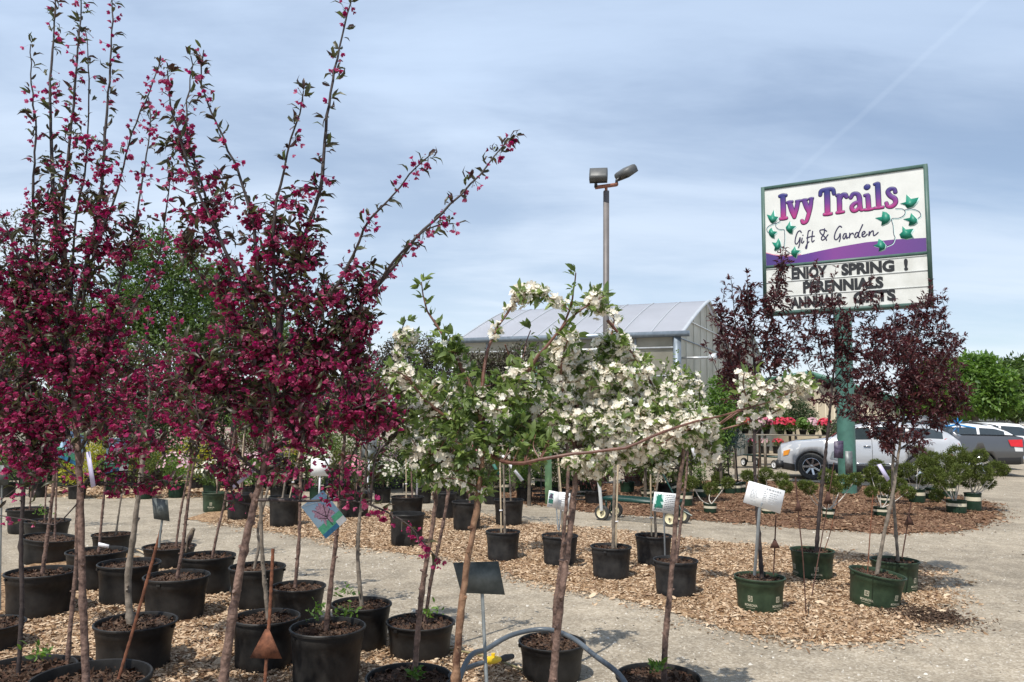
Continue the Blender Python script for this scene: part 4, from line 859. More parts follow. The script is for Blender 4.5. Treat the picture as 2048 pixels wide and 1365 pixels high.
# ------------------------------------------------------------ vehicles
def vehicle(name, label, cat, p_front, p_dir, paint, kind, L_=4.8, Wd=1.9, wr=.38, group=None, extra=None):
    """p_front: ground point of the front wheel on the near side; p_dir: unit vector towards the nose"""
    n = np.array([p_dir[0], p_dir[1], 0.]); n /= np.linalg.norm(n); sd = np.array([-n[1], n[0], 0]) # left of heading
    near = 1 if np.dot(sd, -np.array([p_front[0], p_front[1], 0])) > 0 else -1
    if kind == 'suv':
        prof = [(-.0, .42, .74, .80, .62), (.10, .28, .96, .99, .82), (.50, .22, 1.06, 1.09, .90), (1.15, .20, 1.12, 1.15, .93), (1.45, .20, 1.14, 1.19, .94), (1.75, .20, 1.13, 1.40, .945), (2.15, .20, 1.14, 1.60, .95), (2.55, .20, 1.15, 1.665, .95), (3.3, .20, 1.18, 1.66, .95), (4.0, .22, 1.22, 1.60, .94), (4.45, .28, 1.22, 1.42, .92), (4.72, .34, 1.16, 1.18, .88), (4.83, .42, .80, .84, .80)]
        wb = (.93, 3.75); win = (1.62, 4.35)
    elif kind == 'van':
        prof = [(0, .40, .60, .64, .60), (.10, .28, .82, .85, .84), (.6, .22, 1.0, 1.02, .92), (1.0, .20, 1.07, 1.12, .94), (1.5, .2, 1.10, 1.45, .95), (2.0, .2, 1.12, 1.70, .95), (2.6, .2, 1.13, 1.77, .96), (3.6, .2, 1.15, 1.77, .96), (4.3, .22, 1.15, 1.72, .95), (4.7, .28, 1.12, 1.5, .93), (4.88, .38, .95, 1.0, .88)]
        wb = (.93, 3.85); win = (1.35, 4.5)
    else:
        prof = [(0, .50, .78, .82, .80), (.12, .36, 1.08, 1.10, .93), (.8, .32, 1.18, 1.20, .97), (1.5, .32, 1.22, 1.26, .98), (1.8, .32, 1.23, 1.5, .98), (2.3, .32, 1.24, 1.86, .98), (2.8, .32, 1.25, 1.92, .98), (3.5, .32, 1.25, 1.90, .98), (3.72, .32, 1.26, 1.5, .98), (3.82, .34, 1.27, 1.30, .98), (4.6, .36, 1.27, 1.30, .98), (5.5, .40, 1.27, 1.30, .97), (5.68, .44, 1.22, 1.26, .95)]
        wb = (1.05, 4.45); win = (1.72, 3.7)
    pr = np.array(prof); hw = Wd / 2 / .96
    X = lambda x, y, z: FO + n * (-x) + sd * near * y + up3 * z     # x back from nose, y towards camera side
    FO = np.array([p_front[0], p_front[1], 0.]) + n * wb[0] - sd * near * (hw * .88)
    root = thing(name, label, cat, X(2.4, 0, 0), group)
    def ix(x, c): return float(np.interp(x, pr[:, 0], pr[:, c]))
    def halfw(x, z):
        w = ix(x, 4) * hw; zb, zr = ix(x, 2), ix(x, 3); z0 = ix(x, 1)
        if z <= zb: return w * np.interp((z - z0) / (zb - z0), [0, .12, .5, .85, 1], [.93, .985, 1, .975, .93])
        return w * np.interp((z - zb) / (max(zr - zb, .02)), [0, .8, 1], [.93, .78, .68]) if zr - zb > .12 else w * .9
    xs = np.unique(np.concatenate([pr[:, 0], np.linspace(0, pr[-1, 0], 40)])); rings = []
    for x in xs:
        z0, zb, zr = ix(x, 1), ix(x, 2), ix(x, 3); zs = [z0, z0 + (zb - z0) * .12, z0 + (zb - z0) * .5, z0 + (zb - z0) * .85, zb, zb + (zr - zb) * .4, zb + (zr - zb) * .8, zr - .0 * (zr - zb)]
        ring = [(halfw(x, z) * (1 if i < 7 else .97), z) for i, z in enumerate(zs)]; ring.append((halfw(x, zr) * .5, zr + .025))
        rings.append([X(x, -y, z) for y, z in ring[::-1]][::-1][::-1] + [X(x, y, z) for y, z in ring])
    k = len(rings[0]); V = [q for rg in rings for q in rg]
    # ring order: far top ... far bottom, near bottom ... near top
    V = []
    for x, rg in zip(xs, rings):
        h = k // 2; far = rg[:h]; nr = rg[h:]; V += list(far) + list(nr)
    f = [(i * k + j, i * k + (j + 1) % k, (i + 1) * k + (j + 1) % k, (i + 1) * k + j) for i in range(len(xs) - 1) for j in range(k)] + [tuple(range(k)), tuple((len(xs) - 1) * k + j for j in range(k))]
    b = MB(); b.raw(V, f); body = obj('body', b, paint, root, smooth=1)
    import bmesh
    bm = bmesh.new(); bm.from_mesh(body.data); bmesh.ops.recalc_face_normals(bm, faces=bm.faces); bm.to_mesh(body.data); bm.free()
    # wheel wells cut from the body
    for wx in wb:
        for s_ in (1, -1):
            cb = MB(); cpt = X(wx, s_ * hw * .98, wr); cb.tube([cpt - sd * near * s_ * .30, cpt + sd * near * s_ * .2], wr * 1.17, 32)
            cut = obj('cut', cb, 'trim_black', root); md = body.modifiers.new('b', 'BOOLEAN'); md.object = cut; md.solver = 'EXACT'
            dg = bpy.context.evaluated_depsgraph_get(); me = bpy.data.meshes.new_from_object(body.evaluated_get(dg)); 
            if len(me.polygons) > 50:
                body.modifiers.clear(); body.data = me
            else: body.modifiers.clear()
            bpy.data.objects.remove(cut)
    def side(pts, name_, m_, s_=1, off=.006, parent=root):
        q = [X(x, s_ * (halfw(x, z) + off), z) for x, z in pts]; b = MB(); b.raw(q, [tuple(range(len(q)))]); return sub(name_, b, m_, parent)
    def strip(pts, w, name_, m_, s_=1, off=.008):
        b = MB()
        for (a, c_) in zip(pts[:-1], pts[1:]): 
            for t in np.linspace(0, 1, 5)[:-1]:
                x0, z0 = a[0] + (c_[0] - a[0]) * t, a[1] + (c_[1] - a[1]) * t; x1, z1 = a[0] + (c_[0] - a[0]) * (t + .25), a[1] + (c_[1] - a[1]) * (t + .25)
                b.bar(X(x0, s_ * (halfw(x0, z0) + off - .004), z0), X(x1, s_ * (halfw(x1, z1) + off - .004), z1), .012, w, up=(0, 0, 1) if abs(x1 - x0) > .01 else n)
        return sub(name_, b, m_, root)
    # glass
    def wz(x, t): zb, zr = ix(x, 2), ix(x, 3); return zb + (zr - zb) * t
    x0, x1 = win; ncell = 3 if kind != 'truck' else 2; ed = np.linspace(x0, x1, ncell + 1)
    for s_ in (1, -1):
        for i in range(ncell):
            a, c_ = ed[i] + (.05 if i else .12), ed[i + 1] - .04; xx = np.linspace(a, c_, 8)
            lo = [(x, wz(x, .08)) for x in xx]; hi = [(x, max(wz(x, .08) + .01, wz(x, .78))) for x in xx]
            b = MB(); q = [X(x, s_ * (halfw(x, z) + .006), z) for x, z in lo + hi]; b.raw(q, [(j, j + 1, 8 + j + 1, 8 + j) for j in range(7)]); sub('side_window', b, 'car_glass', root)
        for d_ in ed[1:-1] if kind != 'truck' else ed[1:]:
            strip([(d_, wz(d_, .05)), (d_, ix(d_, 1) + .18)], .010, 'door_seam', 'trim_black', s_)
            hx = d_ - .22; b = MB(); b.bar(X(hx, s_ * (halfw(hx, 1.0) + .02), 1.0), X(hx + .18, s_ * (halfw(hx, 1.0) + .02), 1.0), .03, .03); sub('door_handle', b, 'chrome' if kind == 'suv' else paint, root)
        for (a, c_, zl, zh) in ((wb[0] + wr * 1.2, wb[1] - wr * 1.2, .0, .26), (.12, wb[0] - wr * 1.2, .0, .20), (wb[1] + wr * 1.2, pr[-1, 0] - .12, .0, .22)):
            b = MB(); q = []
            for x in np.linspace(a, c_, 10):
                for k_ in range(4): z = ix(x, 1) + .004 + (zh * k_ / 3) * (1 if zh else 1); q.append(X(x, s_ * (halfw(x, z) + .010), z))
            b.raw(q, [(i * 4 + j, i * 4 + j + 1, i * 4 + 5 + j, i * 4 + 4 + j) for i in range(9) for j in range(3)]); sub('sill_trim', b, 'trim_black', root)
        strip([(wb[0] + .6, .50), (wb[1] - .55, .52)], .025, 'chrome_strip', 'chrome' if kind == 'suv' else 'trim_black', s_, off=.012)
    def front(za, zb_, xa, xb, ya, name_, m_):
        b = MB(); b.raw([X(xa, -ya, za), X(xa, ya, za), X(xb, ya * .82, zb_), X(xb, -ya * .82, zb_)], [(0, 1, 2, 3)]); return sub(name_, b, m_, root)
    # windscreen and rear glass
    wsx = [r_[0] for r_ in prof if r_[3] - r_[2] < .13]; f0 = max(x for x in wsx if x < 2.2); f1 = {'suv': 2.35, 'van': 2.1, 'truck': 2.35}[kind]
    for (a, c_, nm) in ((f0 + .05, f1, 'windscreen'), ((pr[-1, 0] - .16, pr[-1, 0] - .72, 'rear_window') if kind != 'truck' else (3.80, 3.52, 'rear_window'))):
        b = MB(); q = []; m8 = 8
        for x in np.linspace(a, c_, m8):
            z = ix(x, 3) + .034; yy = halfw(x, ix(x, 3)) * .94; q += [X(x - (.01 if nm == 'windscreen' else -.012), yy, z - .012), X(x - (.01 if nm == 'windscreen' else -.012), yy * .5, z + .006), X(x - (.01 if nm == 'windscreen' else -.012), -yy * .5, z + .006), X(x - (.01 if nm == 'windscreen' else -.012), -yy, z - .012)]
        b.raw(q, [(i * 4 + j, i * 4 + j + 1, i * 4 + 5 + j, i * 4 + 4 + j) for i in range(m8 - 1) for j in range(3)]); sub(nm, b, 'car_glass', root)
    # wheels
    for wx in wb:
        for s_ in (1, -1):
            cc = X(wx, s_ * hw * .86, wr); axv = sd * near * s_; A_ = n; B_ = up3
            Mw = np.column_stack([A_, B_, axv]); t = MB(); w2 = .12
            t.lathe([(wr * .62, -w2), (wr * .93, -w2), (wr, -w2 * .6), (wr, w2 * .6), (wr * .93, w2), (wr * .70, w2), (wr * .66, w2 * .7)], cc, 40, M=Mw); wl = obj('wheel', t, 'tyre', root, True)
            rm = MB(); rm.lathe([(wr * .67, -.02), (wr * .67, w2 * .85), (wr * .62, w2 * .95), (wr * .60, w2 * .6), (wr * .58, .0)], cc, 36, M=Mw); rm.lathe([(.001, w2 * .75), (wr * .13, w2 * .72), (wr * .16, w2 * .4), (wr * .16, 0)], cc, 16, M=Mw)
            for i in range(7):
                a = 2 * math.pi * i / 7; e = np.array([math.cos(a), math.sin(a), 0]); pa = cc + Mw @ (e * wr * .12 + [0, 0, w2 * .5]); pb = cc + Mw @ (e * wr * .62 + [0, 0, w2 * .72]); rm.bar(pa, pb, .055, .03, up=axv)
            r_ = obj('rim', rm, 'chrome', root, True); r_.parent = wl
            dm = MB(); dm.lathe([(0.001, -.01), (wr * .62, -.01)], cc, 24, M=Mw); r2 = obj('brake_disc', dm, 'trim_black', root); r2.parent = wl
    for s_ in (1, -1):
        if kind == 'suv':
            side([(.14, .72), (.60, .88), (.66, 1.02), (.30, .98), (.13, .86)], 'headlight', 'lamp_clear', s_, .010); side([(.16, .66), (.30, .70), (.36, .86), (.17, .80)], 'turn_signal', 'lamp_amber', s_, .018)
            side([(4.42, .82), (4.76, .78), (4.70, 1.10), (4.50, 1.28), (4.34, 1.24)], 'tail_light', 'lamp_red', s_, .012); side([(1.42, .62), (1.62, .58), (1.66, .98), (1.48, .80)], 'fender_vent', 'chrome', s_, .01)
        elif kind == 'truck':
            side([(5.28, .98), (5.62, .96), (5.62, 1.20), (5.22, 1.18)], 'tail_light', 'lamp_red', s_, .035); side([(5.40, .82), (5.62, .82), (5.62, .95), (5.38, .96)], 'reverse_light', 'lamp_clear', s_, .012)
        else:
            side([(4.52, 1.0), (4.80, .96), (4.74, 1.16), (4.50, 1.42), (4.42, 1.40)], 'tail_light', 'lamp_red', s_, .012); side([(.14, .62), (.60, .76), (.60, .86), (.13, .74)], 'headlight', 'lamp_clear', s_, .010)
        mz = 1.08 if kind != 'truck' else 1.25; mx_ = win[0] + .25; b = MB(); q = X(mx_, s_ * (halfw(mx_, mz) + .12), mz + .05); b.box(q, (.10, .20, .15), np.column_stack([n, sd, up3])); obj('wing_mirror', b, paint, root)
        if kind == 'suv' or kind == 'van':
            zz_ = [ix(x, 3) + .07 for x in np.linspace(2.3, 4.1, 8)]; b = MB(); b.tube([X(x, s_ * hw * .60, z) for x, z in zip(np.linspace(2.3, 4.1, 8), zz_)], .02, 6); b.tube([X(2.35, s_ * hw * .60, zz_[0]), X(2.35, s_ * hw * .60, zz_[0] - .09)], .018, 6); b.tube([X(4.05, s_ * hw * .60, zz_[-1]), X(4.05, s_ * hw * .60, zz_[-1] - .09)], .018, 6); obj('roof_rail', b, 'trim_black', root)
    Le = pr[-1, 0]
    b = MB(); b.box(X(.06, 0, .42), (.20, hw * 1.7, .20), np.column_stack([n, sd, up3])); obj('lower_bumper', b, 'trim_black', root)
    if kind == 'truck':
        b = MB(); b.box(X(Le + .04, 0, .58), (.20, hw * 1.92, .22), np.column_stack([n, sd, up3])); obj('rear_bumper', b, 'chrome', root); b = MB(); b.box(X(Le + .2, 0, .45), (.24, .10, .10), np.column_stack([n, sd, up3])); obj('tow_hitch', b, 'trim_black', root)
        b = MB(); b.box(X(Le + .005, 0, .98), (.03, hw * 1.5, .44), np.column_stack([n, sd, up3])); obj('tailgate', b, paint, root)
        b = MB(); b.raw([X(3.95, y, 1.325) for y in (-.8, .8)] + [X(Le - .15, y, 1.325) for y in (.8, -.8)], [(0, 1, 2, 3)]); obj('bed_cover', b, 'trim_black', root)
    else:
        b = MB(); b.box(X(Le + .0, 0, .55), (.16, hw * 1.8, .22), np.column_stack([n, sd, up3])); obj('rear_bumper', b, paint, root)
        b = MB(); b.box(X(Le + .03, 0, .90), (.02, .34, .16), np.column_stack([n, sd, up3])); obj('number_plate', b, 'plate', root)
    if extra: extra(root, X, halfw, ix)
    return root
pf = G(1624, 960); 
vehicle('parked_suv', 'silver crossover SUV with chrome spoked wheels parked behind the green sign post', 'car', pf, (-.93, .36), 'paint_silver', 'suv', group='vehicles in the gravel car park')
pf = G(1745, 935); vehicle('pickup_truck', 'dark grey pickup truck with chrome rear bumper parked behind the silver SUV', 'pickup truck', np.array([12.0, 25.9, 0]), (-.95, .31), 'paint_grey', 'truck', group='vehicles in the gravel car park')
pf = G(1790, 915); vehicle('parked_suv', 'white SUV with dark windows parked just beyond the grey pickup', 'car', P(1810, 900, 29.5) * [1, 1, 0], (-.95, .31), 'paint_white', 'suv', group='vehicles in the gravel car park')
vehicle('parked_van', 'white minivan with dark roof rails cut off by the right edge of the photo', 'car', P(1880, 880, 36) * [1, 1, 0], (-.96, .28), 'paint_white', 'van', group='vehicles in the gravel car park')
# blue ribbon bow on the SUV roof end
c = P(1915, 850, 19.6); b = MB(); g = np.random.default_rng(3)
for i in range(9):
    a = 2 * math.pi * i / 9; e = np.array([math.cos(a), .2, math.sin(a)]) ; q = [c, c + e * .12 + [0, .04, 0], c + e * .22, c + e * .12 - [0, .04, 0]]; b.raw(q, [(0, 1, 2, 3)])
b.bar(c, c + np.array([.45, 0, -.08]), .05, .04); b.bar(c, c + np.array([-.3, 0, -.04]), .05, .04); tag(obj('ribbon_bow', b, 'ribbon_blue'), 'bright blue ribbon bow at the rear roof edge of the silver SUV', 'ribbon')

# ------------------------------------------------------------ wagons
def wagon(label, pl, pr_, deck_w, wr, hub, group, handle=True, rail=True, hoop=None):
    pl = np.array([pl[0], pl[1], 0]); pr_ = np.array([pr_[0], pr_[1], 0]); a = (pr_ - pl); Lw = np.linalg.norm(a); a /= Lw; s_ = np.array([-a[1], a[0], 0])
    root = thing('garden_wagon', label, 'wagon', (pl + pr_) / 2, group); h = wr * 2 + .10
    c = (pl + pr_) / 2 + s_ * deck_w / 2; M = np.column_stack([a, s_, up3])
    fr = MB(); Ld = Lw + .05
    for o in (-deck_w / 2, deck_w / 2): fr.box(c + s_ * o + up3 * h, (Ld, .03, .05), M)
    for o in (-Ld / 2, Ld / 2): fr.box(c + a * o + up3 * h, (.03, deck_w, .05), M)
    obj('deck_frame', fr, 'cart_green', root)
    ms = MB(); nx = int(Ld / .045); ny = int(deck_w / .045)
    for i in range(-ny, nx + 1):
        for sg in (1, -1):
            x0 = i * .045; x1 = x0 + deck_w; ya, yb = (0, deck_w)
            xa, xb = x0, x1; y0_, y1_ = 0, deck_w
            if xa < 0: y0_ = -xa; xa = 0
            if xb > Ld: y1_ = deck_w - (xb - Ld); xb = Ld
            if xb - xa < .02: continue
            if sg < 0: y0_, y1_ = deck_w - y0_, deck_w - y1_
            ms.bar(c + a * (xa - Ld / 2) + s_ * (y0_ - deck_w / 2) + up3 * (h + .015), c + a * (xb - Ld / 2) + s_ * (y1_ - deck_w / 2) + up3 * (h + .015), .006, .006)
    obj('deck_mesh', ms, 'cart_green', root)
    for e in (0, 1):
        ax_ = MB(); q = pl + a * (Lw * e); ax_.tube([q + up3 * wr - s_ * .02, q + s_ * deck_w + up3 * wr], .014, 8); ax_.bar(q + s_ * deck_w * .3 + up3 * wr, q + s_ * deck_w * .3 + up3 * h, .03); ax_.bar(q + s_ * deck_w * .7 + up3 * wr, q + s_ * deck_w * .7 + up3 * h, .03); obj('axle', ax_, 'cart_green', root)
    for e in (0, 1):
        for o in (0, deck_w):
            q = pl + a * (Lw * e) + s_ * o + up3 * wr; Mw = np.column_stack([a, up3, -s_]); t = MB()
            t.lathe([(wr * .60, -.035), (wr * .95, -.035), (wr, -.018), (wr, .018), (wr * .95, .035), (wr * .66, .035)], q, 28, M=Mw); wl = obj('wheel', t, 'tyre', root, True)
            hbm = MB(); hbm.lathe([(.001, .030), (wr * .20, .030), (wr * .24, .012), (wr * .60, .02), (wr * .68, .034)], q, 24, M=Mw); hbm.lathe([(wr * .68, -.034), (wr * .6, -.02), (.001, -.02)], q, 24, M=Mw); r_ = obj('hub', hbm, hub, root, True); r_.parent = wl
            nb = MB(); nb.tube([q - s_ * .03, q - s_ * .05], .014, 8); r_ = obj('axle_nut', nb, 'trim_black', root); r_.parent = wl
    return root, a, s_, h, c
pl = G(1204, 1041); pr_ = G(1341, 1054)
root, a, s_, h, c = wagon('green mesh garden wagon with cream wheels on the path behind the potted trees', pl, pr_, .50, .122, 'cream_hub', 'garden wagons')
b = MB(); q = [P(1203, 1022, pl[1] - .06), P(1200, 985, pl[1] - .08), P(1195, 940, pl[1] - .08), P(1194, 912, pl[1] - .05), P(1198, 898, pl[1] + .05), P(1204, 893, pl[1] + .3)]
q = catmull(q, step=.05)
hv = [x + np.array([sx * .026, sy * .010, 0]) for x in q for sx, sy in ((-1, -1), (1, -1), (1, 1), (-1, 1))]; b.raw(hv, [(i * 4 + j, i * 4 + (j + 1) % 4, i * 4 + 4 + (j + 1) % 4, i * 4 + 4 + j) for i in range(len(q) - 1) for j in range(4)])
obj('upright_handle', b, 'handle_white', root)
b = MB(); b.tube([P(1312, 922, 12.1), P(1345, 985, 12.0), P(1362, 1020, 11.9), P(1384, 1032, 11.8)], .012, 7); obj('pull_rod', b, 'cart_green', root, True)
wagon('green flat garden wagon with white wheel hubs far off beside the silver SUV', G(1488, 933), G(1549, 939), .55, .16, 'white_hub', 'garden wagons')
# ------------------------------------------------------------ background trees
def bg_tree(name, label, cat, blobs, d, leaf, n, ls, trunk_px=None, base_y=None, seed=1, group=None, dens=1.0, tr=.16, z0=0.0):
    """blobs: (px, py, rx, ry); leafy clumps on limbs that rise from a trunk"""
    g = np.random.default_rng(seed); cx = trunk_px or np.mean([q[0] for q in blobs]); bx = P(cx, 830, d)[0]; root = thing(name, label, cat, (bx, d, z0), group)
    t = MB(); cs = []
    for (px, py, rx, ry) in blobs: cs.append((P(px, py, d + g.uniform(-.4, .4) * rx * d / F), rx * d / F, ry * d / F))
    zmin = min(c[2] - r2 for c, r1, r2 in cs); zmax = max(c[2] for c, _, _ in cs); fork = np.array([bx, d, max(z0 + .3, zmin + (zmax - zmin) * .15)])
    t.tube(catmull([(bx, d, z0), (bx + .05 * tr, d, (z0 + fork[2]) / 2), fork, fork + [0, 0, (zmax - fork[2]) * .7]], n=4), np.linspace(tr, tr * .35, 13), 10)
    Lp = []; Ld = []
    tot = sum(r1 * r2 for _, r1, r2 in cs)
    for c, r1, r2 in cs:
        m_ = catmull([fork, (fork + c) / 2 + g.normal(size=3) * r1 * .15, c], n=4); t.tube(m_, np.linspace(tr * .45, tr * .1, len(m_)), 6)
        k = int(n * r1 * r2 / tot / 12) + 1
        u_ = g.normal(size=(k, 3)); u_ /= np.linalg.norm(u_, axis=1)[:, None]; rr = g.uniform(.30, 1, (k, 1)) ** .45; sub_ = c + u_ * rr * np.array([r1, r1, r2])
        for i in range(0, k, 6):
            t.tube([c, (c + sub_[i]) / 2 + g.normal(size=3) * .08 * r1, sub_[i]], [tr * .09, tr * .06, tr * .03], 4, caps=False)
        kk = 12; sp = (r1 + r2) * .5 * .20
        q = np.repeat(sub_, kk, 0) + g.normal(size=(k * kk, 3)) * sp * np.array([1, 1, .7]); Lp.append(q); Ld.append(np.repeat(u_, kk, 0) * .6 + g.normal(size=(k * kk, 3)) * .7 + [0, 0, -.1])
    Lp = np.vstack(Lp); Ld = np.vstack(Ld); obj('trunk', t, 'bark_tree', root, True)
    b = MB(); b.scatter(LEAF2_V, LEAF2_F, Lp, frames(Ld, g), ls * g.uniform(.6, 1.3, len(Lp))); obj('crown', b, leaf, root); return root
GT = 'trees along the back of the nursery'
bg_tree('shade_tree', 'large light green tree rising behind the magenta crabapples at left', 'tree', [(330, 510, 60, 50), (290, 560, 60, 60), (380, 560, 55, 45), (330, 620, 110, 60), (250, 640, 60, 60), (410, 640, 60, 50), (330, 690, 110, 50)], 26, 'leaf_mid', 18000, .15, 330, seed=1, group=GT)
bg_tree('shade_tree', 'darker green tree just right of the light green one behind the crabapples', 'tree', [(430, 560, 40, 35), (470, 620, 50, 50), (450, 690, 70, 50), (540, 680, 60, 50), (600, 710, 60, 45)], 30, 'leaf_mid', 9000, .18, 470, seed=2, group=GT)
bg_tree('bare_tree', 'pale thin-leaved tree at the far left edge behind the crabapples', 'tree', [(30, 460, 60, 40), (-10, 520, 60, 60), (70, 530, 50, 50), (120, 610, 70, 50), (20, 620, 90, 50)], 24, 'leaf_olive', 3500, .10, 30, seed=3, group=GT)
bg_tree('shade_tree', 'dark green tree low behind the left crabapple crown', 'tree', [(160, 640, 60, 45), (60, 680, 90, 45), (180, 700, 80, 45), (0, 720, 80, 50)], 28, 'leaf_mid', 8000, .18, 110, seed=4, group=GT)
bg_tree('purple_leaf_shrub', 'dusky olive purple shrub against the sky left of the greenhouse', 'shrub', [(800, 720, 40, 40), (850, 705, 40, 30), (880, 740, 45, 45), (760, 740, 40, 40), (820, 770, 60, 40)], 17, 'leaf_olive', 9000, .075, 830, seed=5, tr=.06)
bg_tree('purple_leaf_shrub', 'dusky olive shrub in front of the left end of the greenhouse wall', 'shrub', [(1045, 725, 45, 35), (1000, 745, 40, 40), (1070, 765, 30, 35), (950, 740, 40, 35), (1020, 790, 50, 30)], 17, 'leaf_olive', 9000, .075, 1030, seed=6, tr=.06)
for i, (px, py, rx, ry, d, lf, lab) in enumerate([
    (420, 780, 70, 60, 19, 'leaf_dark', 'dark leafy shrub under the middle of the magenta blossom'), (520, 800, 60, 55, 16, 'leaf_mid', 'mid green shrub behind the grey crabapple trunks'),
    (620, 790, 70, 60, 18, 'leaf_dark', 'dark green shrub left of the white blossom trees'), (715, 790, 55, 60, 16, 'leaf_mid', 'green leafy shrub between magenta and white blossom'),
    (250, 790, 70, 60, 20, 'leaf_mid', 'green bushy shrub behind the left crabapple trunk'), (140, 800, 60, 55, 21, 'leaf_mid', 'green shrub at left behind the pink tree picture tags'), (30, 800, 70, 60, 21, 'leaf_dark', 'dark shrub at the far left edge behind the nursery pots'),
    (330, 800, 60, 60, 17, 'leaf_dark', 'dark shrub above the black nursery pots at left'), (880, 820, 60, 55, 15, 'leaf_mid', 'green shrub behind the leafy side of the white crabapple'), (1120, 830, 60, 60, 15.5, 'leaf_dark', 'dark dense shrub behind the thickest white blossom'),
    (1060, 850, 50, 50, 14.5, 'leaf_bright', 'bright green shrub left of the lime green post'), (1290, 830, 60, 60, 16, 'leaf_juniper', 'feathery yellow green shrub in front of the greenhouse corner'), (1380, 840, 50, 60, 15, 'leaf_juniper', 'feathery green shrub with red flag right of the greenhouse corner')]):
    bg_tree('leafy_shrub', lab, 'shrub', [(px, py, rx * .8, ry * .7), (px - rx * .5, py + ry * .3, rx * .6, ry * .6), (px + rx * .5, py + ry * .3, rx * .6, ry * .6), (px, py - ry * .5, rx * .5, ry * .5), (px, py + ry * .9, rx * .7, ry * .6)], d, lf, 5000, .075, px, seed=20 + i, group='shrubs standing in the back rows', tr=.04)
for i, (px, py, rx, ry, d, lab) in enumerate([(1950, 760, 60, 50, 60, 'bright green tree at right rising behind the plum tree'), (2030, 765, 60, 45, 66, 'dark green tree at the right edge above the shed'), (1880, 770, 50, 55, 70, 'green tree partly hidden by the plum crown'), (2110, 770, 60, 50, 62, 'green tree cut off by the right edge of the photo')]):
    bg_tree('shade_tree', lab, 'tree', [(px, py - 20, rx * .7, ry * .6), (px - 25, py + 10, rx * .7, ry * .7), (px + 28, py + 5, rx * .7, ry * .6), (px, py + 40, rx, ry * .6), (px - 40, py + 45, rx * .6, ry * .5), (px + 45, py + 45, rx * .6, ry * .5)], d, 'leaf_bright' if i % 2 == 0 else 'leaf_mid', 14000, .42, px, seed=50 + i, group=GT, tr=.35)
# far wood that reads as one mass
g = np.random.default_rng(77); b = MB(); n = 26000; px = g.uniform(-700, 2700, n); hh = 806 + 14 * np.sin(px / 90) + 9 * np.sin(px / 37) + 6 * np.sin(px / 17)
py = hh + g.uniform(0, 1, n) ** .8 * (858 - hh); pos = np.array([P(x, y, 110 + g.uniform(-3, 3)) for x, y in zip(px, py)]); b.scatter(LEAF2_V, LEAF2_F, pos, frames(g.normal(size=(n, 3)), g), 1.5 * g.uniform(.5, 1.2, n)); struct('far_wood', b, 'leaf_dark', kind='stuff')

# ------------------------------------------------------------ small nursery stock
def shrub_mesh(c, rx, rz, n, ls, g, lumps=9, z0=0):
    u_ = g.normal(size=(lumps, 3)); u_ /= np.linalg.norm(u_, axis=1)[:, None]; lc = c + u_ * np.array([rx, rx, rz]) * .45; k = n // lumps; Lp = []; Ld = []
    for q in lc:
        w_ = g.normal(size=(k, 3)); w_ /= np.linalg.norm(w_, axis=1)[:, None]; Lp.append(q + w_ * np.array([rx, rx, rz]) * .62 * g.uniform(.4, 1, (k, 1)) ** .5); Ld.append(w_ + g.normal(size=(k, 3)) * .5 + [0, 0, .5])
    b = MB(); Lp = np.vstack(Lp); b.scatter(LEAF2_V, LEAF2_F, Lp, frames(np.vstack(Ld), g), ls * g.uniform(.6, 1.3, len(Lp))); return b
def potted_shrub(label, pot, leaf, hw, n=700, ls=.045, group=None, potm='black_plastic', band=False, seed=1, petal=None, npet=60, tilt=(0, 0), cat='shrub', name='potted_shrub', psz=.05):
    g = np.random.default_rng(seed); c, rad, h = pot_place(*pot) if isinstance(pot, tuple) and not isinstance(pot[0], np.ndarray) else pot
    root = thing(name, label, cat, c, group); build_pot(root, c, rad, h, potm, tilt=tilt, band=band, seed=seed)
    if hw:
        W_, H_ = hw; cc = c + [0, 0, h + H_ * .45]
        st = MB()
        for i in range(5):
            e = g.normal(size=3) * [W_ * .3, W_ * .3, 0]; st.tube([c + [0, 0, h * .85], c + e * .5 + [0, 0, h + H_ * .3], c + e + [0, 0, h + H_ * .6]], [.007, .005, .003], 5, caps=False)
        obj('stems', st, 'bark_brown', root)
        obj('foliage', shrub_mesh(cc, W_, H_ * .55, n, ls, g), leaf, root)
        if petal:
            u_ = g.normal(size=(npet, 3)); u_[:, 2] = np.abs(u_[:, 2]) + .1; u_ /= np.linalg.norm(u_, axis=1)[:, None]; q = cc + u_ * np.array([W_, W_, H_ * .55]) * 1.0
            b = MB(); b.scatter(FL_OPEN[0], FL_OPEN[1], q, frames(u_, g), psz * g.uniform(.7, 1.2, npet)); obj('blossoms', b, petal, root)
    return root
k = 0
# burgundy shrubs in dark printed pots
for i, px in enumerate([640, 672, 706, 738, 770, 803]):
    potted_shrub(f'burgundy shrub in a dark patterned pot, {["first", "second", "third", "fourth", "fifth", "sixth"][i]} from the left in its row', (px + 22, 952, 31, 978), 'leaf_wine', (.22, .60), 1500, .035, 'burgundy shrubs in dark printed pots', 'plum_plastic', seed=100 + i)
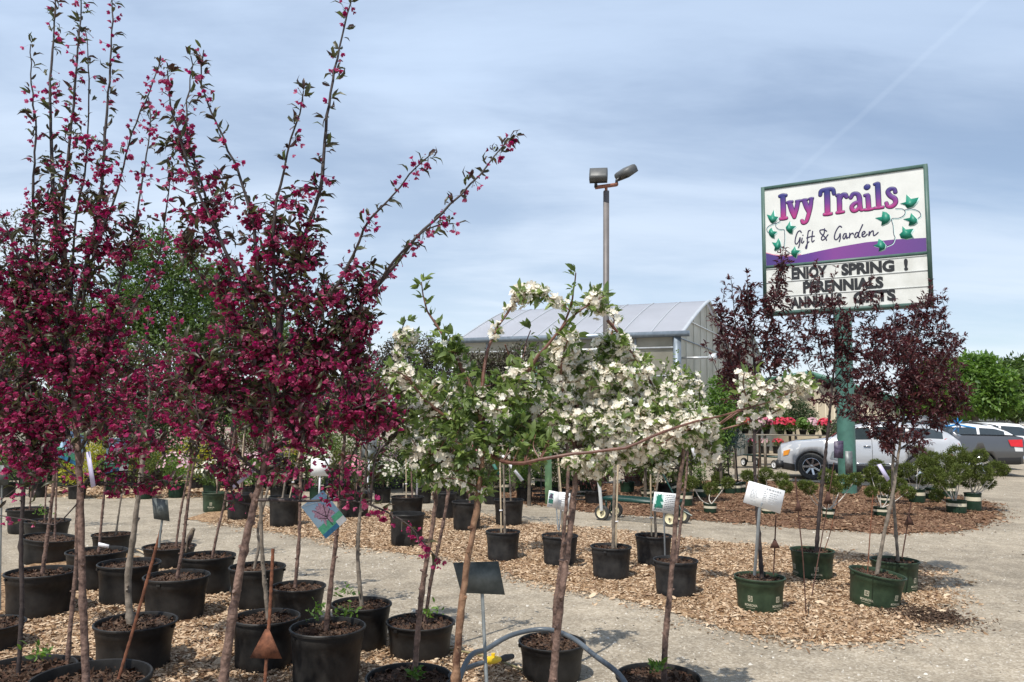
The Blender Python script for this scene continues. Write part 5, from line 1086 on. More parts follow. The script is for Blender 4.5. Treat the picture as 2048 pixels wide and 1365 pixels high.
# yellow shrubs
for i, (px, w_, lab) in enumerate([(872, 40, 'golden yellow shrub in black pot behind the left white crabapple stem'), (930, 36, 'golden shrub with orange shoots beside the thin stakes'), (1150, 38, 'round bright yellow green shrub behind the thick brown trunk'), (985, 32, 'yellow green shrub in black pot low behind the white crabapple'), (458, 36, 'yellow green shrub behind the green nursery pot'), (265, 36, 'yellow shrub left of the grey crabapple trunk'), (410, 34, 'gold leaved shrub behind the bent crabapple trunk')]):
    potted_shrub(lab, (px, 950, w_, 976), 'leaf_yellow', (.26, .50), 1400, .035, 'golden yellow shrubs in the back row', seed=120 + i)
for i, (px, lf, lab) in enumerate([(1015, 'leaf_mid', 'green shrub in small banded pot behind the double black pots'), (1085, 'leaf_dark', 'dark shrub in small banded pot beside the lime green post'), (1265, 'leaf_bright', 'light green shrub behind the wagon deck'), (345, 'leaf_mid', 'mid green shrub in black pot behind the bird'), (305, 'leaf_dark', 'dark green shrub in black pot left of the bird'), (520, 'leaf_mid', 'green shrub in black pot behind the lilac tag'), (575, 'leaf_dark', 'dark shrub behind the paired bamboo stakes')]):
    potted_shrub(lab, (px, 952, 34, 978), lf, (.26, .50), 1200, .045, 'green shrubs in the back row', 'dark_green_plastic' if 'banded' in lab else 'black_plastic', band='banded' in lab, seed=140 + i)
# left display: purple pots, big green tubs, black pots
for i, (px, yr, w_, yb, m_, lf, lab) in enumerate([(28, 940, 34, 962, 'dark_green_plastic', 'leaf_mid', 'small green pot with cream band at far left'), (62, 935, 30, 960, 'purple_plastic', 'leaf_bright', 'purple nursery pot left of the round green tubs'), (98, 942, 46, 972, 'dark_green_plastic', 'leaf_mid', 'round dark green tub left of the crabapple trunk'), (140, 946, 50, 978, 'dark_green_plastic', 'leaf_bright', 'larger round green tub beside the crabapple trunk'), (208, 946, 46, 974, 'dark_green_plastic', 'leaf_mid', 'green tub right of the lilac ribbon tag'), (236, 938, 28, 968, 'purple_plastic', 'leaf_yellow', 'purple pot left of the other purple pot'), (262, 938, 28, 970, 'purple_plastic', 'leaf_bright', 'purple pot beside the grey trunk with pink blossom above'), (318, 930, 34, 962, 'black_plastic', 'leaf_yellow', 'black pot of yellow green shrub right of the purple pots'), (352, 930, 34, 963, 'black_plastic', 'leaf_yellow', 'second black pot of yellow shrub behind the leaning trunks'), (396, 930, 36, 964, 'black_plastic', 'leaf_bright', 'black pot of bright green shrub left of the green printed pot')]):
    potted_shrub(lab, (px, yr, w_, yb), lf, (.26, .42), 900, .05, 'plants on the left display strip', m_, seed=160 + i, petal='petal_pale' if i in (4,) else None)
# banded green pots at the far bed left part
for i, (px, yr, w_, yb, tl, lf, hw_, lab) in enumerate([(1297, 976, 28, 999, (8, -8), 'leaf_juniper', (.16, .35), 'banded green pot leaning behind the wagon deck'), (1340, 968, 50, 990, (0, -14), 'leaf_juniper', (.2, .5), 'wide banded green pot tilted left beside the plant card'), (1371, 984, 29, 1018, (0, 0), 'leaf_juniper', (.17, .45), 'banded green pot just right of the plant card'), (1400, 973, 28, 1000, (0, 0), 'leaf_bright', (.15, .5), 'banded pot with drooping yellow green branches'), (1436, 968, 24, 992, (0, 0), 'leaf_juniper', (.14, .3), 'small banded pot left of the tall blue green standard'), (1180, 966, 44, 998, (0, 6), 'leaf_dark', (.24, .42), 'big plain green tub left of the white wagon handle'), (1008, 964, 24, 990, (0, 0), 'leaf_mid', (.14, .3), 'narrow banded pot beside the two stacked black pots'), (982, 966, 28, 992, (0, 0), 'leaf_mid', (.15, .3), 'banded pot left of the thin stakes at centre')]):
    potted_shrub(lab, (px, yr, w_, yb), lf, hw_, 800, .04, 'small green pots on the brown mulch', 'dark_green_plastic', band=lab.find('plain') < 0, seed=190 + i, tilt=tl)
# flowers on a bench in front of the beige building
def bench(px0, px1, py, d, label):
    a = P(px0, py, d); c_ = P(px1, py, d); root = thing('display_bench', label, 'bench', ((a[0] + c_[0]) / 2, d, 0)); b = MB(); h = a[2]
    for i in range(5): b.box(((a[0] + c_[0]) / 2, d + .16 * i, h - .02), (c_[0] - a[0], .14, .04))
    obj('bench_top', b, 'wood_grey', root)
    for x in np.linspace(a[0] + .1, c_[0] - .1, 4):
        for y in (d + .03, d + .6): b = MB(); b.box((x, y, h / 2 - .03), (.07, .07, h - .06)); obj('leg', b, 'wood_grey', root)
    return h

# ---- long rows of container stock that close the view under the tree crowns
KINDS = [('leaf_mid', None, 'mid green shrub'), ('leaf_bright', None, 'light green shrub'), ('leaf_bright', None, 'fresh green shrub'), ('leaf_bright', 'petal_white', 'fresh green shrub dotted with white flowers'), ('leaf_dark', None, 'dark green shrub'), ('leaf_yellow', None, 'golden leaved shrub'), ('leaf_mid', 'petal_white', 'green shrub flecked with white flowers'), ('leaf_wine', None, 'wine red shrub'), ('leaf_mid', 'petal_rose', 'green shrub flecked with pink flowers'), ('leaf_juniper', None, 'feathery olive green shrub'), ('leaf_bright', 'petal_pale', 'light shrub flecked with pale flowers'), ('leaf_olive', None, 'dusky olive shrub')]
ORD = ['first', 'second', 'third', 'fourth', 'fifth', 'sixth', 'seventh', 'eighth', 'ninth', 'tenth', 'eleventh', 'twelfth', 'thirteenth', 'fourteenth', 'fifteenth', 'sixteenth', 'seventeenth', 'eighteenth', 'nineteenth', 'twentieth', 'next to last', 'last']
gk = np.random.default_rng(909)
for ri, (rn, d, x0, x1, cnt, hh_) in enumerate([('nearest', 14.9, 20, 1190, 18, .62), ('second', 16.9, -10, 1320, 20, .90), ('third', 19.4, -20, 1430, 20, 1.05), ('rearmost', 22.8, -30, 1440, 20, 1.25)]):
    for i in range(cnt):
        px = x0 + (x1 - x0) * i / (cnt - 1) + gk.uniform(-8, 8); dd = d + gk.uniform(-.3, .3); kd = KINDS[int(gk.integers(0, len(KINDS)))]; c = P(px, 850, dd); c[2] = 0; Hh = hh_ * gk.uniform(.75, 1.25); Ww = (.36 + .06 * ri) * gk.uniform(.8, 1.15)
        potted_shrub(f'{kd[2]}, {ORD[i]} from the left in the {rn} background row', (c, .17, .27), kd[0], (Ww, Hh), 1000, .05 + .008 * ri, 'container shrubs in the long background rows', 'dark_green_plastic' if gk.uniform() < .3 else 'black_plastic', seed=1000 + ri * 40 + i, petal=kd[1], npet=120, psz=.06)
h1 = bench(1462, 1660, 868, 27, 'grey wooden bench of bedding flowers left of the parked SUV')
names = ['pink and red', 'dark red', 'white and pink', 'rose', 'scarlet', 'crimson', 'lime green', 'pale pink', 'coral']
for i, (px, py, rx, ry, d, lf, lab) in enumerate([(1470, 740, 26, 50, 22, 'leaf_wine', 'small dark red tree in front of the greenhouse gable'), (1440, 810, 40, 50, 17, 'leaf_bright', 'light green shrub right of the greenhouse corner'), (1700, 850, 40, 26, 25, 'leaf_dark', 'dark shrub between the bench and the silver SUV'), (1530, 815, 36, 26, 29, 'leaf_mid', 'green shrub behind the flower bench'), (1590, 820, 40, 22, 29.5, 'leaf_dark', 'dark green shrub behind the right part of the flower bench'), (1350, 800, 50, 50, 18, 'leaf_juniper', 'tall feathery yellow green conifer before the greenhouse corner post')]):
    bg_tree('leafy_shrub', lab, 'shrub', [(px, py, rx * .8, ry * .7), (px - rx * .5, py + ry * .4, rx * .6, ry * .6), (px + rx * .5, py + ry * .4, rx * .6, ry * .6), (px, py - ry * .6, rx * .5, ry * .5), (px, py + ry, rx * .7, ry * .6)], d, lf, 4200, .08, px, seed=70 + i, tr=.04)
for i, px in enumerate([1472, 1490, 1516, 1533, 1562, 1579, 1606, 1624, 1650]):
    c = P(px, 868, 27.3 + (.25 if i % 2 else -.1)); c[2] = h1; r_ = thing('flower_pot', f'pot of {names[i]} flowers on the wooden bench, {ORD[i]} from its left end', 'flowers', c, 'flowers on the wooden bench')
    b = MB(); b.lathe([(0, .002), (.10, .002), (.13, .16), (.135, .17), (.12, .165), (0, .15)], c, 16); obj('pot', b, 'black_plastic', r_)
    g = np.random.default_rng(220 + i); lf = 'leaf_bright' if i in (5, 6, 7) else 'leaf_mid'; obj('foliage', shrub_mesh(c + [0, 0, .30], .24 + .08 * ((i * 7) % 3 - 1), .20 + .07 * ((i * 5) % 3 - 1), 700, .07, g), lf, r_)
    u_ = g.normal(size=(110, 3)); u_[:, 2] = np.abs(u_[:, 2]); u_ /= np.linalg.norm(u_, axis=1)[:, None]; b = MB(); b.scatter(FL_OPEN[0], FL_OPEN[1], c + [0, 0, .36] + u_ * [.24, .24, .24], frames(u_, g), .10 * g.uniform(.7, 1.2, 110)); obj('blossoms', b, ['petal_rose', 'petal_red', 'petal_pale', 'petal_rose', 'petal_red', 'petal_red', 'leaf_bright', 'petal_pale', 'petal_red'][i], r_)
for i, px in enumerate([1475, 1500, 1528, 1556, 1605, 1632]):
    potted_shrub(['dark red bedding plant on the ground under the bench', 'pink bedding plant on the ground under the bench', 'pale pink bedding plant under the bench middle', 'red bedding plant right of the pale pink one', 'bright green plant by the SUV headlight', 'dark green plant beside the SUV bonnet'][i], (px, 893, 22, 908), ['leaf_wine', 'leaf_mid', 'leaf_mid', 'leaf_mid', 'leaf_bright', 'leaf_dark'][i], (.3, .42), 500, .07, 'plants standing below the bench', seed=240 + i, petal=['petal_red', 'petal_rose', 'petal_pale', 'petal_red', None, None][i], npet=90, psz=.1)
# blue green grafted standards on two thin trunks
def standard(label, px, yt, r_px, pot, seed, leaf='leaf_blue'):
    c, rad, h = pot_place(*pot); root = thing('grafted_standard', label, 'small tree', c, 'grafted standard conifers'); g = np.random.default_rng(seed); build_pot(root, c, rad, h, 'dark_green_plastic', band=True, seed=seed)
    q = P(px, yt, c[1]); b = MB(); b.tube([c + [0, 0, h * .8], (c + q) / 2 + [.01, 0, .1], q], [.016, .014, .012], 8); obj('trunk', b, 'bark_dark', root, True)
    r = r_px * c[1] / F; obj('crown', shrub_mesh(q + [0, 0, r * .3], r, r * .9, 1400, .045, g), leaf, root)
standard('blue green grafted conifer standard on a thin dark trunk left of the white placard', 1452, 892, 26, (1459, 966, 24, 992), 260); standard('second blue green conifer standard with slightly wider crown nearest the white placard', 1468, 884, 28, (1476, 964, 32, 990), 261)
# pompom junipers
def juniper(label, pot, balls, seed, dd=0.0):
    c, rad, h = pot_place(*pot); root = thing('pompom_juniper', label, 'juniper', c, 'pompom junipers in banded green pots'); g = np.random.default_rng(seed); build_pot(root, c, rad, h, 'dark_green_plastic', band=True, seed=seed)
    st = MB(); base = c + [0, 0, h * .86]
    for i, (px, py, r) in enumerate(balls):
        q = P(px, py, c[1] + g.uniform(-.25, .25)); rr = r * c[1] / F * 1.08; m_ = (base * .55 + q * .45) + np.array([0, 0, -.10 * np.linalg.norm(q - base)]) + g.normal(size=3) * .02
        p = catmull([base + g.normal(size=3) * [.02, .02, 0], m_, q], n=4); st.tube(p, np.linspace(.011, .006, len(p)), 6, caps=False)
        n = int(1500 * (rr / .18) ** 1.5) + 300; w_ = g.normal(size=(n, 3)); w_ /= np.linalg.norm(w_, axis=1)[:, None]; lump = 1 + .22 * np.sin(w_[:, 0] * 5 + i) * np.sin(w_[:, 1] * 6) + .12 * g.normal(size=n)
        pos = q + w_ * (rr * .80 * lump * g.uniform(.35, 1, n) ** .4)[:, None] * [1, 1, .82]; b = MB(); b.scatter(LEAF2_V * [1, .7, 1], LEAF2_F, pos, frames(w_ + g.normal(size=(n, 3)) * .4 + [0, 0, .25], g), .036 * g.uniform(.6, 1.3, n)); obj('foliage_ball', b, 'leaf_juniper', root)
    obj('branches', st, 'white_stem', root, True)
juniper('small three ball juniper in banded pot right of the wagon', (1420, 1007, 27, 1032), [(1383, 965, 14), (1422, 978, 15), (1456, 966, 13)], 301)
juniper('low wide juniper behind the white placard', (1537, 1014, 29, 1034), [(1495, 952, 13), (1532, 948, 14), (1562, 958, 16), (1572, 974, 14), (1518, 966, 14)], 302)
juniper('juniper with one long low left branch beside the rusty arrow stakes', (1657, 1018, 25, 1044), [(1618, 976, 15), (1606, 970, 10), (1655, 952, 16), (1685, 964, 18), (1712, 958, 15), (1668, 976, 15)], 303)
juniper('front juniper of the pair left of the leaning plum trunk', (1762, 1014, 30, 1038), [(1760, 968, 18), (1778, 978, 14), (1742, 984, 12), (1740, 944, 12), (1815, 984, 15)], 304)
juniper('rear juniper of the pair left of the leaning plum trunk', (1772, 992, 31, 1013), [(1752, 930, 14), (1790, 950, 15), (1745, 955, 13), (1800, 968, 13)], 305)
juniper('juniper with bare dark stems behind the right plum crown', (1833, 978, 32, 1011), [(1812, 940, 18), (1850, 930, 18), (1838, 905, 15), (1868, 950, 15)], 306)
juniper('big spreading juniper in the larger front pot of the right group', (1912, 1000, 38, 1032), [(1868, 950, 21), (1888, 925, 22), (1914, 908, 21), (1922, 944, 20), (1872, 992, 14), (1900, 960, 18), (1850, 925, 14)], 307)
juniper('wide juniper with long right branches at the end of the right group', (1945, 986, 32, 1026), [(1938, 962, 18), (1966, 946, 20), (1992, 938, 19), (1960, 912, 16), (2006, 940, 13), (1976, 966, 14), (1935, 925, 15)], 308)
juniper('partly hidden juniper between the two groups at right', (1862, 976, 26, 1004), [(1880, 975, 12), (1845, 960, 13)], 309)
juniper('juniper at the back of the right group behind the biggest one', (1898, 970, 28, 1000), [(1905, 925, 15), (1930, 915, 14), (1865, 915, 14)], 310)
juniper('single tall juniper behind the leftmost plum trunk', (1468, 966, 30, 991), [(1500, 950, 8), (1453, 955, 9)], 311)
# conifer row plants behind the wagon with bamboo
GW = 'garden centre hardware'
b = MB(); p = P(1098, 935, 14.6); b.bar((p[0], 14.6, 0), (p[0] - .03, 14.6, P(1098, 862, 14.6)[2]), .13, .03, up=(0, 1, 0)); tag(obj('marker_post', b, 'green_post'), 'flat lime green marker post behind the white blossom', 'post')
for (px, py, d, lab) in [(1066, 745, 15, 'small dark green pennant flag poking above the shrubs left of the white blossom')]:
    p = P(px + 8, py + 10, d); root = thing('pennant', lab, 'flag', (p[0], d, 0)); b = MB(); b.tube([(p[0] + .1, d, 0), (p[0] + .1, d, p[2] + .1)], .012, 6); obj('pole', b, 'zinc', root)
    b = MB(); b.prism([(-.10, -.32), (.08, -.32), (.06, -.1), (-.01, .22)], p, (1, 0, 0), (0, 0, 1), (0, 1, 0), .01); obj('cloth', b, 'flag_green', root)
# white stall boards glimpsed behind the left crabapple
for (px, py, w_, h_, d, m_, lab) in [(45, 885, 75, 70, 17, 'poly_wall', 'grey rounded plastic board at the far left behind the crabapple branches'), (170, 845, 16, 70, 16.5, 'green_post', 'narrow pale green board beside the left crabapple trunk'), (235, 845, 60, 50, 20, 'card', 'white board behind the left crabapple at mid height'), (395, 860, 40, 26, 18, 'sign_teal', 'white and blue banner glimpsed left of the middle crabapple'), (640, 935, 36, 34, 14.5, 'card', 'white and green label board on a white stick behind the crabapple tag'), (738, 893, 30, 52, 14.2, 'zinc', 'grey price placard on a stake between magenta and white blossom'), (838, 818, 44, 16, 13, 'card', 'white and blue label low in the left of the white crabapple')]:
    p = P(px, py, d); root = thing('sign_board', lab, 'sign', (p[0], d, 0), 'boards and placards in the back rows'); b = MB(); W_, H_ = w_ * d / F, h_ * d / F; b.box(p, (W_, .02, H_)); obj('board', b, m_, root); b = MB(); b.box((p[0], d + .02, (p[2] - H_ / 2) / 2 + .05), (.03, .02, p[2] - H_ / 2 + .1)); obj('stick', b, 'white_tag', root)
# ------------------------------------------------------------ potted trees of the middle row
GM = 'thin young trees of the middle row'
def up_crown(x, y0, w_, h_, n, k): return None
MID_ROW = [
 # label, pot, trunk, clouds, style, stake, bark
 ('young tree with a bamboo stake in a black pot that stands in a second pot', (815, 993, 66, 1046), [(825, 990), (822, 930), (820, 870)], [(815, 760, 60, 70, 26), (800, 830, 50, 50, 14)], 'green', ((813, 990), (812, 905)), 'bark_brown'),
 ('young staked tree with white tie, front pot of the pair left of centre', (1006, 1062, 68, 1127), [(1010, 1060), (1008, 970), (1006, 880), (1005, 800)], [(1010, 800, 60, 60, 26), (1000, 870, 55, 50, 22)], 'green', ((1003, 1060), (1000, 925)), 'bark_grey'),
 ('young tree in the pot right behind the white tied one', (1018, 999, 60, 1056), [(1022, 995), (1018, 920), (1015, 850)], [(1030, 830, 60, 60, 18)], 'green', None, 'bark_grey'),
 ('young tree in a short black pot behind the thick orange trunk', (934, 1003, 60, 1067), [(940, 1000), (935, 920), (930, 830)], [(920, 780, 70, 70, 24), (900, 860, 60, 50, 14)], 'green', None, 'bark_brown'),
 ('young tree in a narrow black pot left of the thick orange trunk', (890, 985, 48, 1042), [(895, 980), (892, 900), (890, 820)], [(880, 800, 60, 60, 20)], 'green', None, 'bark_brown'),
 ('young tree with long bamboo stake beside the double picture card', (1120, 1070, 73, 1138), [(1127, 1066), (1118, 960), (1112, 860)], [(1120, 820, 60, 60, 18)], 'pale', ((1130, 1066), (1116, 910)), 'bark_grey'),
 ('white flowering young tree on a green mossy stem with pale stake at centre', (1222, 1092, 80, 1166), [(1226, 1090), (1228, 1000), (1232, 900), (1240, 780), (1240, 680)], [(1240, 780, 70, 70, 26), (1215, 870, 70, 50, 22)], 'white', ((1231, 1092), (1236, 930)), 'bark_grey'),
 ('young weeping tree with crooked stem in the black pot half shaded by its card', (1307, 1070, 73, 1138), [(1312, 1066), (1310, 1010), (1316, 960), (1325, 880)], [(1330, 860, 50, 60, 20), (1340, 760, 40, 60, 16)], 'pale', ((1303, 1066), (1301, 950)), 'bark_grey'),
 ('young tree in the black pot left of the round green printed pot row', (482, 987, 54, 1044), [(484, 985), (488, 900), (492, 830)], [(490, 800, 50, 50, 18)], 'green', ((479, 985), (488, 870)), 'bark_brown'),
 ('young tree tied to two crossed bamboo stakes in a black pot', (570, 993, 62, 1058), [(565, 990), (580, 900), (588, 840)], [(590, 790, 60, 50, 20)], 'green', ((578, 990), (603, 890)), 'bark_grey'),
 ('young tree in the black pot hidden behind the picture tag', (708, 985, 66, 1040), [(712, 980), (722, 900), (728, 830)], [(730, 790, 60, 60, 22)], 'green', None, 'bark_brown'),
 ('young tree in the black pot behind the crossed bamboo stakes', (583, 960, 44, 1000), [(585, 955), (600, 890), (605, 830)], [(610, 800, 50, 50, 14)], 'green', None, 'bark_brown'),
 ('young tree in the black pot left of the hanging picture tag', (682, 962, 50, 1002), [(684, 955), (690, 890), (692, 830)], [(690, 800, 50, 50, 14)], 'green', None, 'bark_brown'),
]
for i, (lab, pot, tr, cl, st, sk, bk) in enumerate(MID_ROW):
    potted_tree('potted_young_tree', lab, 'young tree', GM, pot, None, tr, .014 if i != 6 else .017, [], cl, st, bk, seed=400 + i, hi=False, stake=sk, potkw=dict(m='dusty_plastic') if i in (1, 5, 6, 7) else None, tip_r=.006)
c, rad, h = pot_place(815, 1026, 66, 1097)
root = thing('nursery_pot', 'tall black nursery pot holding a second pot with a young tree, left of centre', 'pot', c + [0, -.02, 0]); build_pot(root, c + [0, -.02, 0], rad * 1.06, h, 'black_plastic', soil=False, seed=5)
potted_tree('potted_young_tree', 'young tree in the green printed pot left of the row of black pots', 'young tree', GM, (431, 985, 50, 1026), None, [(434, 980), (440, 900), (446, 830)], .013, [], [(450, 800, 50, 60, 18)], 'green', 'bark_brown', seed=430, hi=False, potkw=dict(m='green_plastic', print_=True, pa=-1.55), stake=((436, 980), (428, 890)))

# ------------------------------------------------------------ plum trees in green printed pots
GP = 'purple leaved plum trees in green printed pots'
potted_tree('potted_plum', 'purple leaved plum in the leftmost green printed pot, a white placard stuck in it', 'plum tree', GP, (1519, 1152, 98, 1233), None,
    [(1524, 1148), (1517, 1060), (1510, 950), (1508, 860), (1510, 780), (1508, 720)], .018,
    [([(1510, 860), (1480, 780), (1455, 700), (1440, 640), (1452, 570), (1447, 545, .1)][:5], .009), ([(1508, 800), (1480, 720), (1470, 640), (1462, 560)], .008), ([(1509, 780), (1505, 690), (1497, 610), (1494, 548)], .008), ([(1510, 760), (1535, 670), (1552, 600), (1560, 545), (1566, 500)], .009), ([(1510, 800), (1550, 740), (1580, 690), (1600, 640)], .007), ([(1508, 840), (1450, 770), (1425, 720), (1412, 690)], .006), ([(1510, 870), (1560, 810), (1600, 790)], .005), ([(1508, 850), (1540, 770), (1575, 740)], .005)],
    [(1485, 640, 36, 55, 48), (1555, 620, 36, 60, 50), (1455, 690, 32, 45, 34), (1530, 700, 44, 50, 50), (1480, 750, 46, 40, 34), (1560, 710, 40, 40, 32), (1440, 640, 18, 40, 16), (1566, 545, 16, 44, 16), (1480, 800, 30, 40, 8), (1500, 590, 20, 40, 14)],
    'plum', 'bark_dark', seed=501, potkw=dict(m='green_plastic', print_=True, pa=-1.05), sp=.04, tip_r=.008)
potted_tree('potted_plum', 'purple leaved plum in the rear green printed pot in front of the sign post', 'plum tree', GP, (1624, 1099, 84, 1167), None,
    [(1632, 1094), (1640, 1010), (1652, 900), (1662, 800), (1672, 700), (1678, 640)], .019,
    [([(1665, 780), (1640, 700), (1630, 620), (1640, 555), (1635, 525)], .008), ([(1672, 720), (1668, 640), (1665, 580), (1672, 535)], .008), ([(1674, 700), (1700, 640), (1720, 590), (1745, 560)], .008), ([(1668, 760), (1720, 690), (1750, 640), (1760, 600)], .007), ([(1660, 820), (1620, 740), (1605, 690)], .006), ([(1664, 800), (1715, 740), (1750, 720)], .006), ([(1655, 870), (1700, 800), (1740, 770)], .006)],
    [(1660, 640, 44, 50, 52), (1700, 665, 48, 50, 60), (1645, 700, 46, 48, 48), (1710, 730, 48, 46, 50), (1650, 780, 44, 36, 28), (1605, 650, 30, 46, 26), (1625, 590, 18, 40, 9), (1738, 605, 26, 44, 20), (1690, 800, 44, 34, 26)],
    'plum', 'bark_dark', seed=502, potkw=dict(m='green_plastic', print_=True, pa=-1.75), sp=.04, tip_r=.008)
potted_tree('potted_plum', 'dense purple leaved plum leaning in the front right green printed pot', 'plum tree', GP, (1745, 1143, 103, 1224), None,
    [(1752, 1135), (1770, 1060), (1785, 990), (1795, 920), (1805, 850), (1815, 780)], .017,
    [([(1800, 880), (1760, 800), (1740, 720), (1745, 680)], .008), ([(1805, 850), (1850, 780), (1885, 720), (1910, 690)], .008), ([(1808, 830), (1815, 730), (1830, 640), (1850, 590)], .008), ([(1798, 900), (1870, 850), (1920, 810), (1935, 790)], .007), ([(1795, 920), (1740, 860), (1700, 830)], .006)],
    [(1800, 740, 70, 70, 110), (1850, 800, 70, 60, 95), (1760, 820, 60, 60, 75), (1880, 760, 54, 64, 56), (1810, 880, 70, 30, 40), (1905, 810, 36, 40, 22), (1735, 760, 30, 40, 16), (1770, 690, 50, 40, 30)],
    'plum', 'bark_grey', seed=503, potkw=dict(m='green_plastic', print_=True, pa=-1.1, tilt=(3, 7)), sp=.035, tip_r=.008)
potted_tree('potted_plum', 'purple leaved plum in the green printed pot tucked behind the leaning one', 'plum tree', GP, (1789, 1119, 89, 1192), None,
    [(1796, 1112), (1790, 1040), (1785, 960), (1790, 880), (1810, 780), (1830, 690), (1838, 640)], .014,
    [([(1815, 760), (1800, 680), (1790, 640), (1785, 600)], .007), ([(1830, 690), (1850, 640), (1860, 600), (1862, 565)], .007), ([(1820, 740), (1870, 680), (1890, 630), (1885, 600)], .007), ([(1800, 820), (1760, 740), (1750, 700)], .006)],
    [(1830, 660, 54, 54, 66), (1860, 615, 38, 44, 34), (1800, 690, 50, 40, 44), (1885, 690, 46, 48, 36), (1850, 730, 60, 50, 60)],
    'plum', 'bark_grey', seed=504, potkw=dict(m='green_plastic', print_=True, pa=-1.0), sp=.04, tip_r=.008)

# ------------------------------------------------------------ left block of black pots
GB = 'crabapples in black pots of the left block'
def crab(label, pot, trunk, tr, limbs=(), clouds=(), bark='bark_brown', seed=1, **kw):
    return potted_tree('potted_crabapple', label, 'crabapple tree', GB, pot, kw.pop('d', None), trunk, tr, limbs, clouds, 'pink', bark, seed=seed, **kw)
LO = dict(fl=.7, lv=1.1)
crab('crabapple in the wide black pot second from the left edge of the block', (83, 1142, 126, 1247), [(85, 1135), (98, 1050), (108, 960), (112, 880), (118, 800)], 0.0152, [], [(110, 820, 90, 50, 20, LO), (60, 770, 70, 60, 18, LO)], seed=601)
crab('crabapple in the black pot cut off by the left edge of the photo', (-24, 1246, 130, 1320), [(-20, 1240), (-15, 1100), (-10, 950), (0, 860)], 0.0144, [], [(0, 820, 60, 60, 26, LO)], seed=602)
crab('crabapple with a dark thin trunk in the shallow dark pot at the bottom left corner', (45, 1338, 187, None, 3.95), [(38, 1338), (44, 1200), (42, 1080), (50, 940), (58, 820), (50, 700)], 0.0104, [([(55, 850), (20, 760), (-10, 700)], .006), ([(52, 900), (90, 820), (110, 760)], .006)], [(40, 700, 70, 60, 40), (20, 800, 60, 60, 30)], 'bark_dark', seed=603)
crab('crabapple in the small black pot at the back left of the block', (57, 1017, 76, 1070), [(60, 1012), (66, 940), (72, 860)], 0.0096, [], [(70, 830, 60, 50, 16, LO)], seed=604, hi=False)
crab('crabapple in the black pot with bright green weeds on its soil', (95, 1041, 82, 1098), [(90, 1038), (92, 980), (98, 880)], 0.0080, [], [(100, 840, 60, 50, 16, LO)], seed=605, hi=False)
crab('crabapple in the tilted black pot behind the wide one at left', (96, 1074, 98, 1132), [(110, 1070), (112, 1000), (116, 900)], 0.0096, [], [(120, 860, 60, 50, 14, LO)], seed=606, hi=False, potkw=dict(tilt=(0, 6)))
crab('crabapple in the back black pot behind the white name tag', (225, 1068, 75, 1112), [(232, 1064), (240, 1010), (248, 960), (256, 880)], 0.0104, [], [(250, 840, 60, 50, 18, LO)], 'bark_grey', seed=607, hi=False)
crab('crabapple with a white name tag on its pot rim', (194, 1101, 110, 1189), [(198, 1098), (206, 1010), (214, 940), (225, 860)], 0.0120, [], [(230, 800, 70, 60, 16, LO)], seed=608)
crab('crabapple in the black pot between the name tag pot and the bird pot', (259, 1125, 115, 1219), [(262, 1120), (278, 1000), (282, 900)], 0.0080, [], [(280, 800, 60, 60, 14, LO)], seed=609)
crab('crabapple in the rear black pot left of the bird', (339, 1092, 99, 1141), [(352, 1088), (362, 1020), (376, 950), (386, 880)], 0.0112, [], [(390, 790, 70, 60, 14, LO)], seed=610)
crab('crabapple in the grey sided black pot right of the bird', (416, 1110, 104, 1196), [(424, 1108), (436, 1060), (450, 1000), (458, 940), (470, 860)], 0.0112, [], [(470, 790, 60, 60, 14, LO)], seed=611)
crab('crabapple in the black pot where the small brown bird perches', (354, 1150, 122, 1253), [(354, 1146), (366, 1090), (374, 1020), (382, 960), (395, 880)], 0.0144, [], [(390, 800, 80, 60, 24, LO), (330, 760, 70, 60, 18, LO)], seed=612)
crab('crabapple with a crooked forked base in the black pot left of the big slanting trunk', (515, 1132, 107, 1226), [(508, 1126), (518, 1090), (516, 1060), (530, 1000), (544, 940), (552, 860)], 0.0120, [], [(560, 790, 60, 60, 14, LO)], 'bark_grey', seed=613)
crab('crabapple in the black pot behind the rusty triangle stake pot', (597, 1171, 105, 1258), [(590, 1170), (598, 1080), (600, 1000), (602, 930), (606, 850)], 0.0136, [], [(610, 780, 80, 60, 22, LO)], seed=614)
crab('crabapple in the black pot directly behind the rusty triangle stake', (533, 1232, 128, 1354), [(538, 1228), (528, 1150), (523, 1080), (522, 1000), (528, 920), (530, 840)], 0.0136, [([(524, 960), (560, 880), (600, 830)], .006)], [(560, 770, 80, 70, 26)], 'bark_grey', seed=615)
crab('crabapple in the big black pot at front with small weeds around its trunk', (656, 1252, 145, None, 4.72), [(652, 1250), (664, 1150), (674, 1060), (682, 960), (690, 860)], 0.0152, [([(684, 960), (720, 880), (760, 830)], .006), ([(680, 980), (640, 900), (610, 850)], .006)], [(700, 790, 80, 70, 44), (640, 850, 60, 50, 18), (740, 840, 50, 50, 14)], 'bark_brown', seed=616)
crab('crabapple with a pale straight trunk in the black pot at the gravel edge', (723, 1206, 117, 1312), [(724, 1206), (716, 1120), (718, 1050), (726, 980), (734, 880)], 0.0152, [], [(740, 820, 70, 60, 40), (700, 760, 60, 50, 24)], 'bark_grey', seed=617)
crab('crabapple in the black pot right of centre front with a green weed at its foot', (841, 1242, 133, 1331), [(850, 1238), (862, 1160), (880, 1080), (893, 1010), (905, 940), (915, 860)], 0.0128, [], [(905, 840, 60, 50, 16, dict(fl=.0, lv=1.3))], seed=618, mod=dict(leaf='leaf_white'))
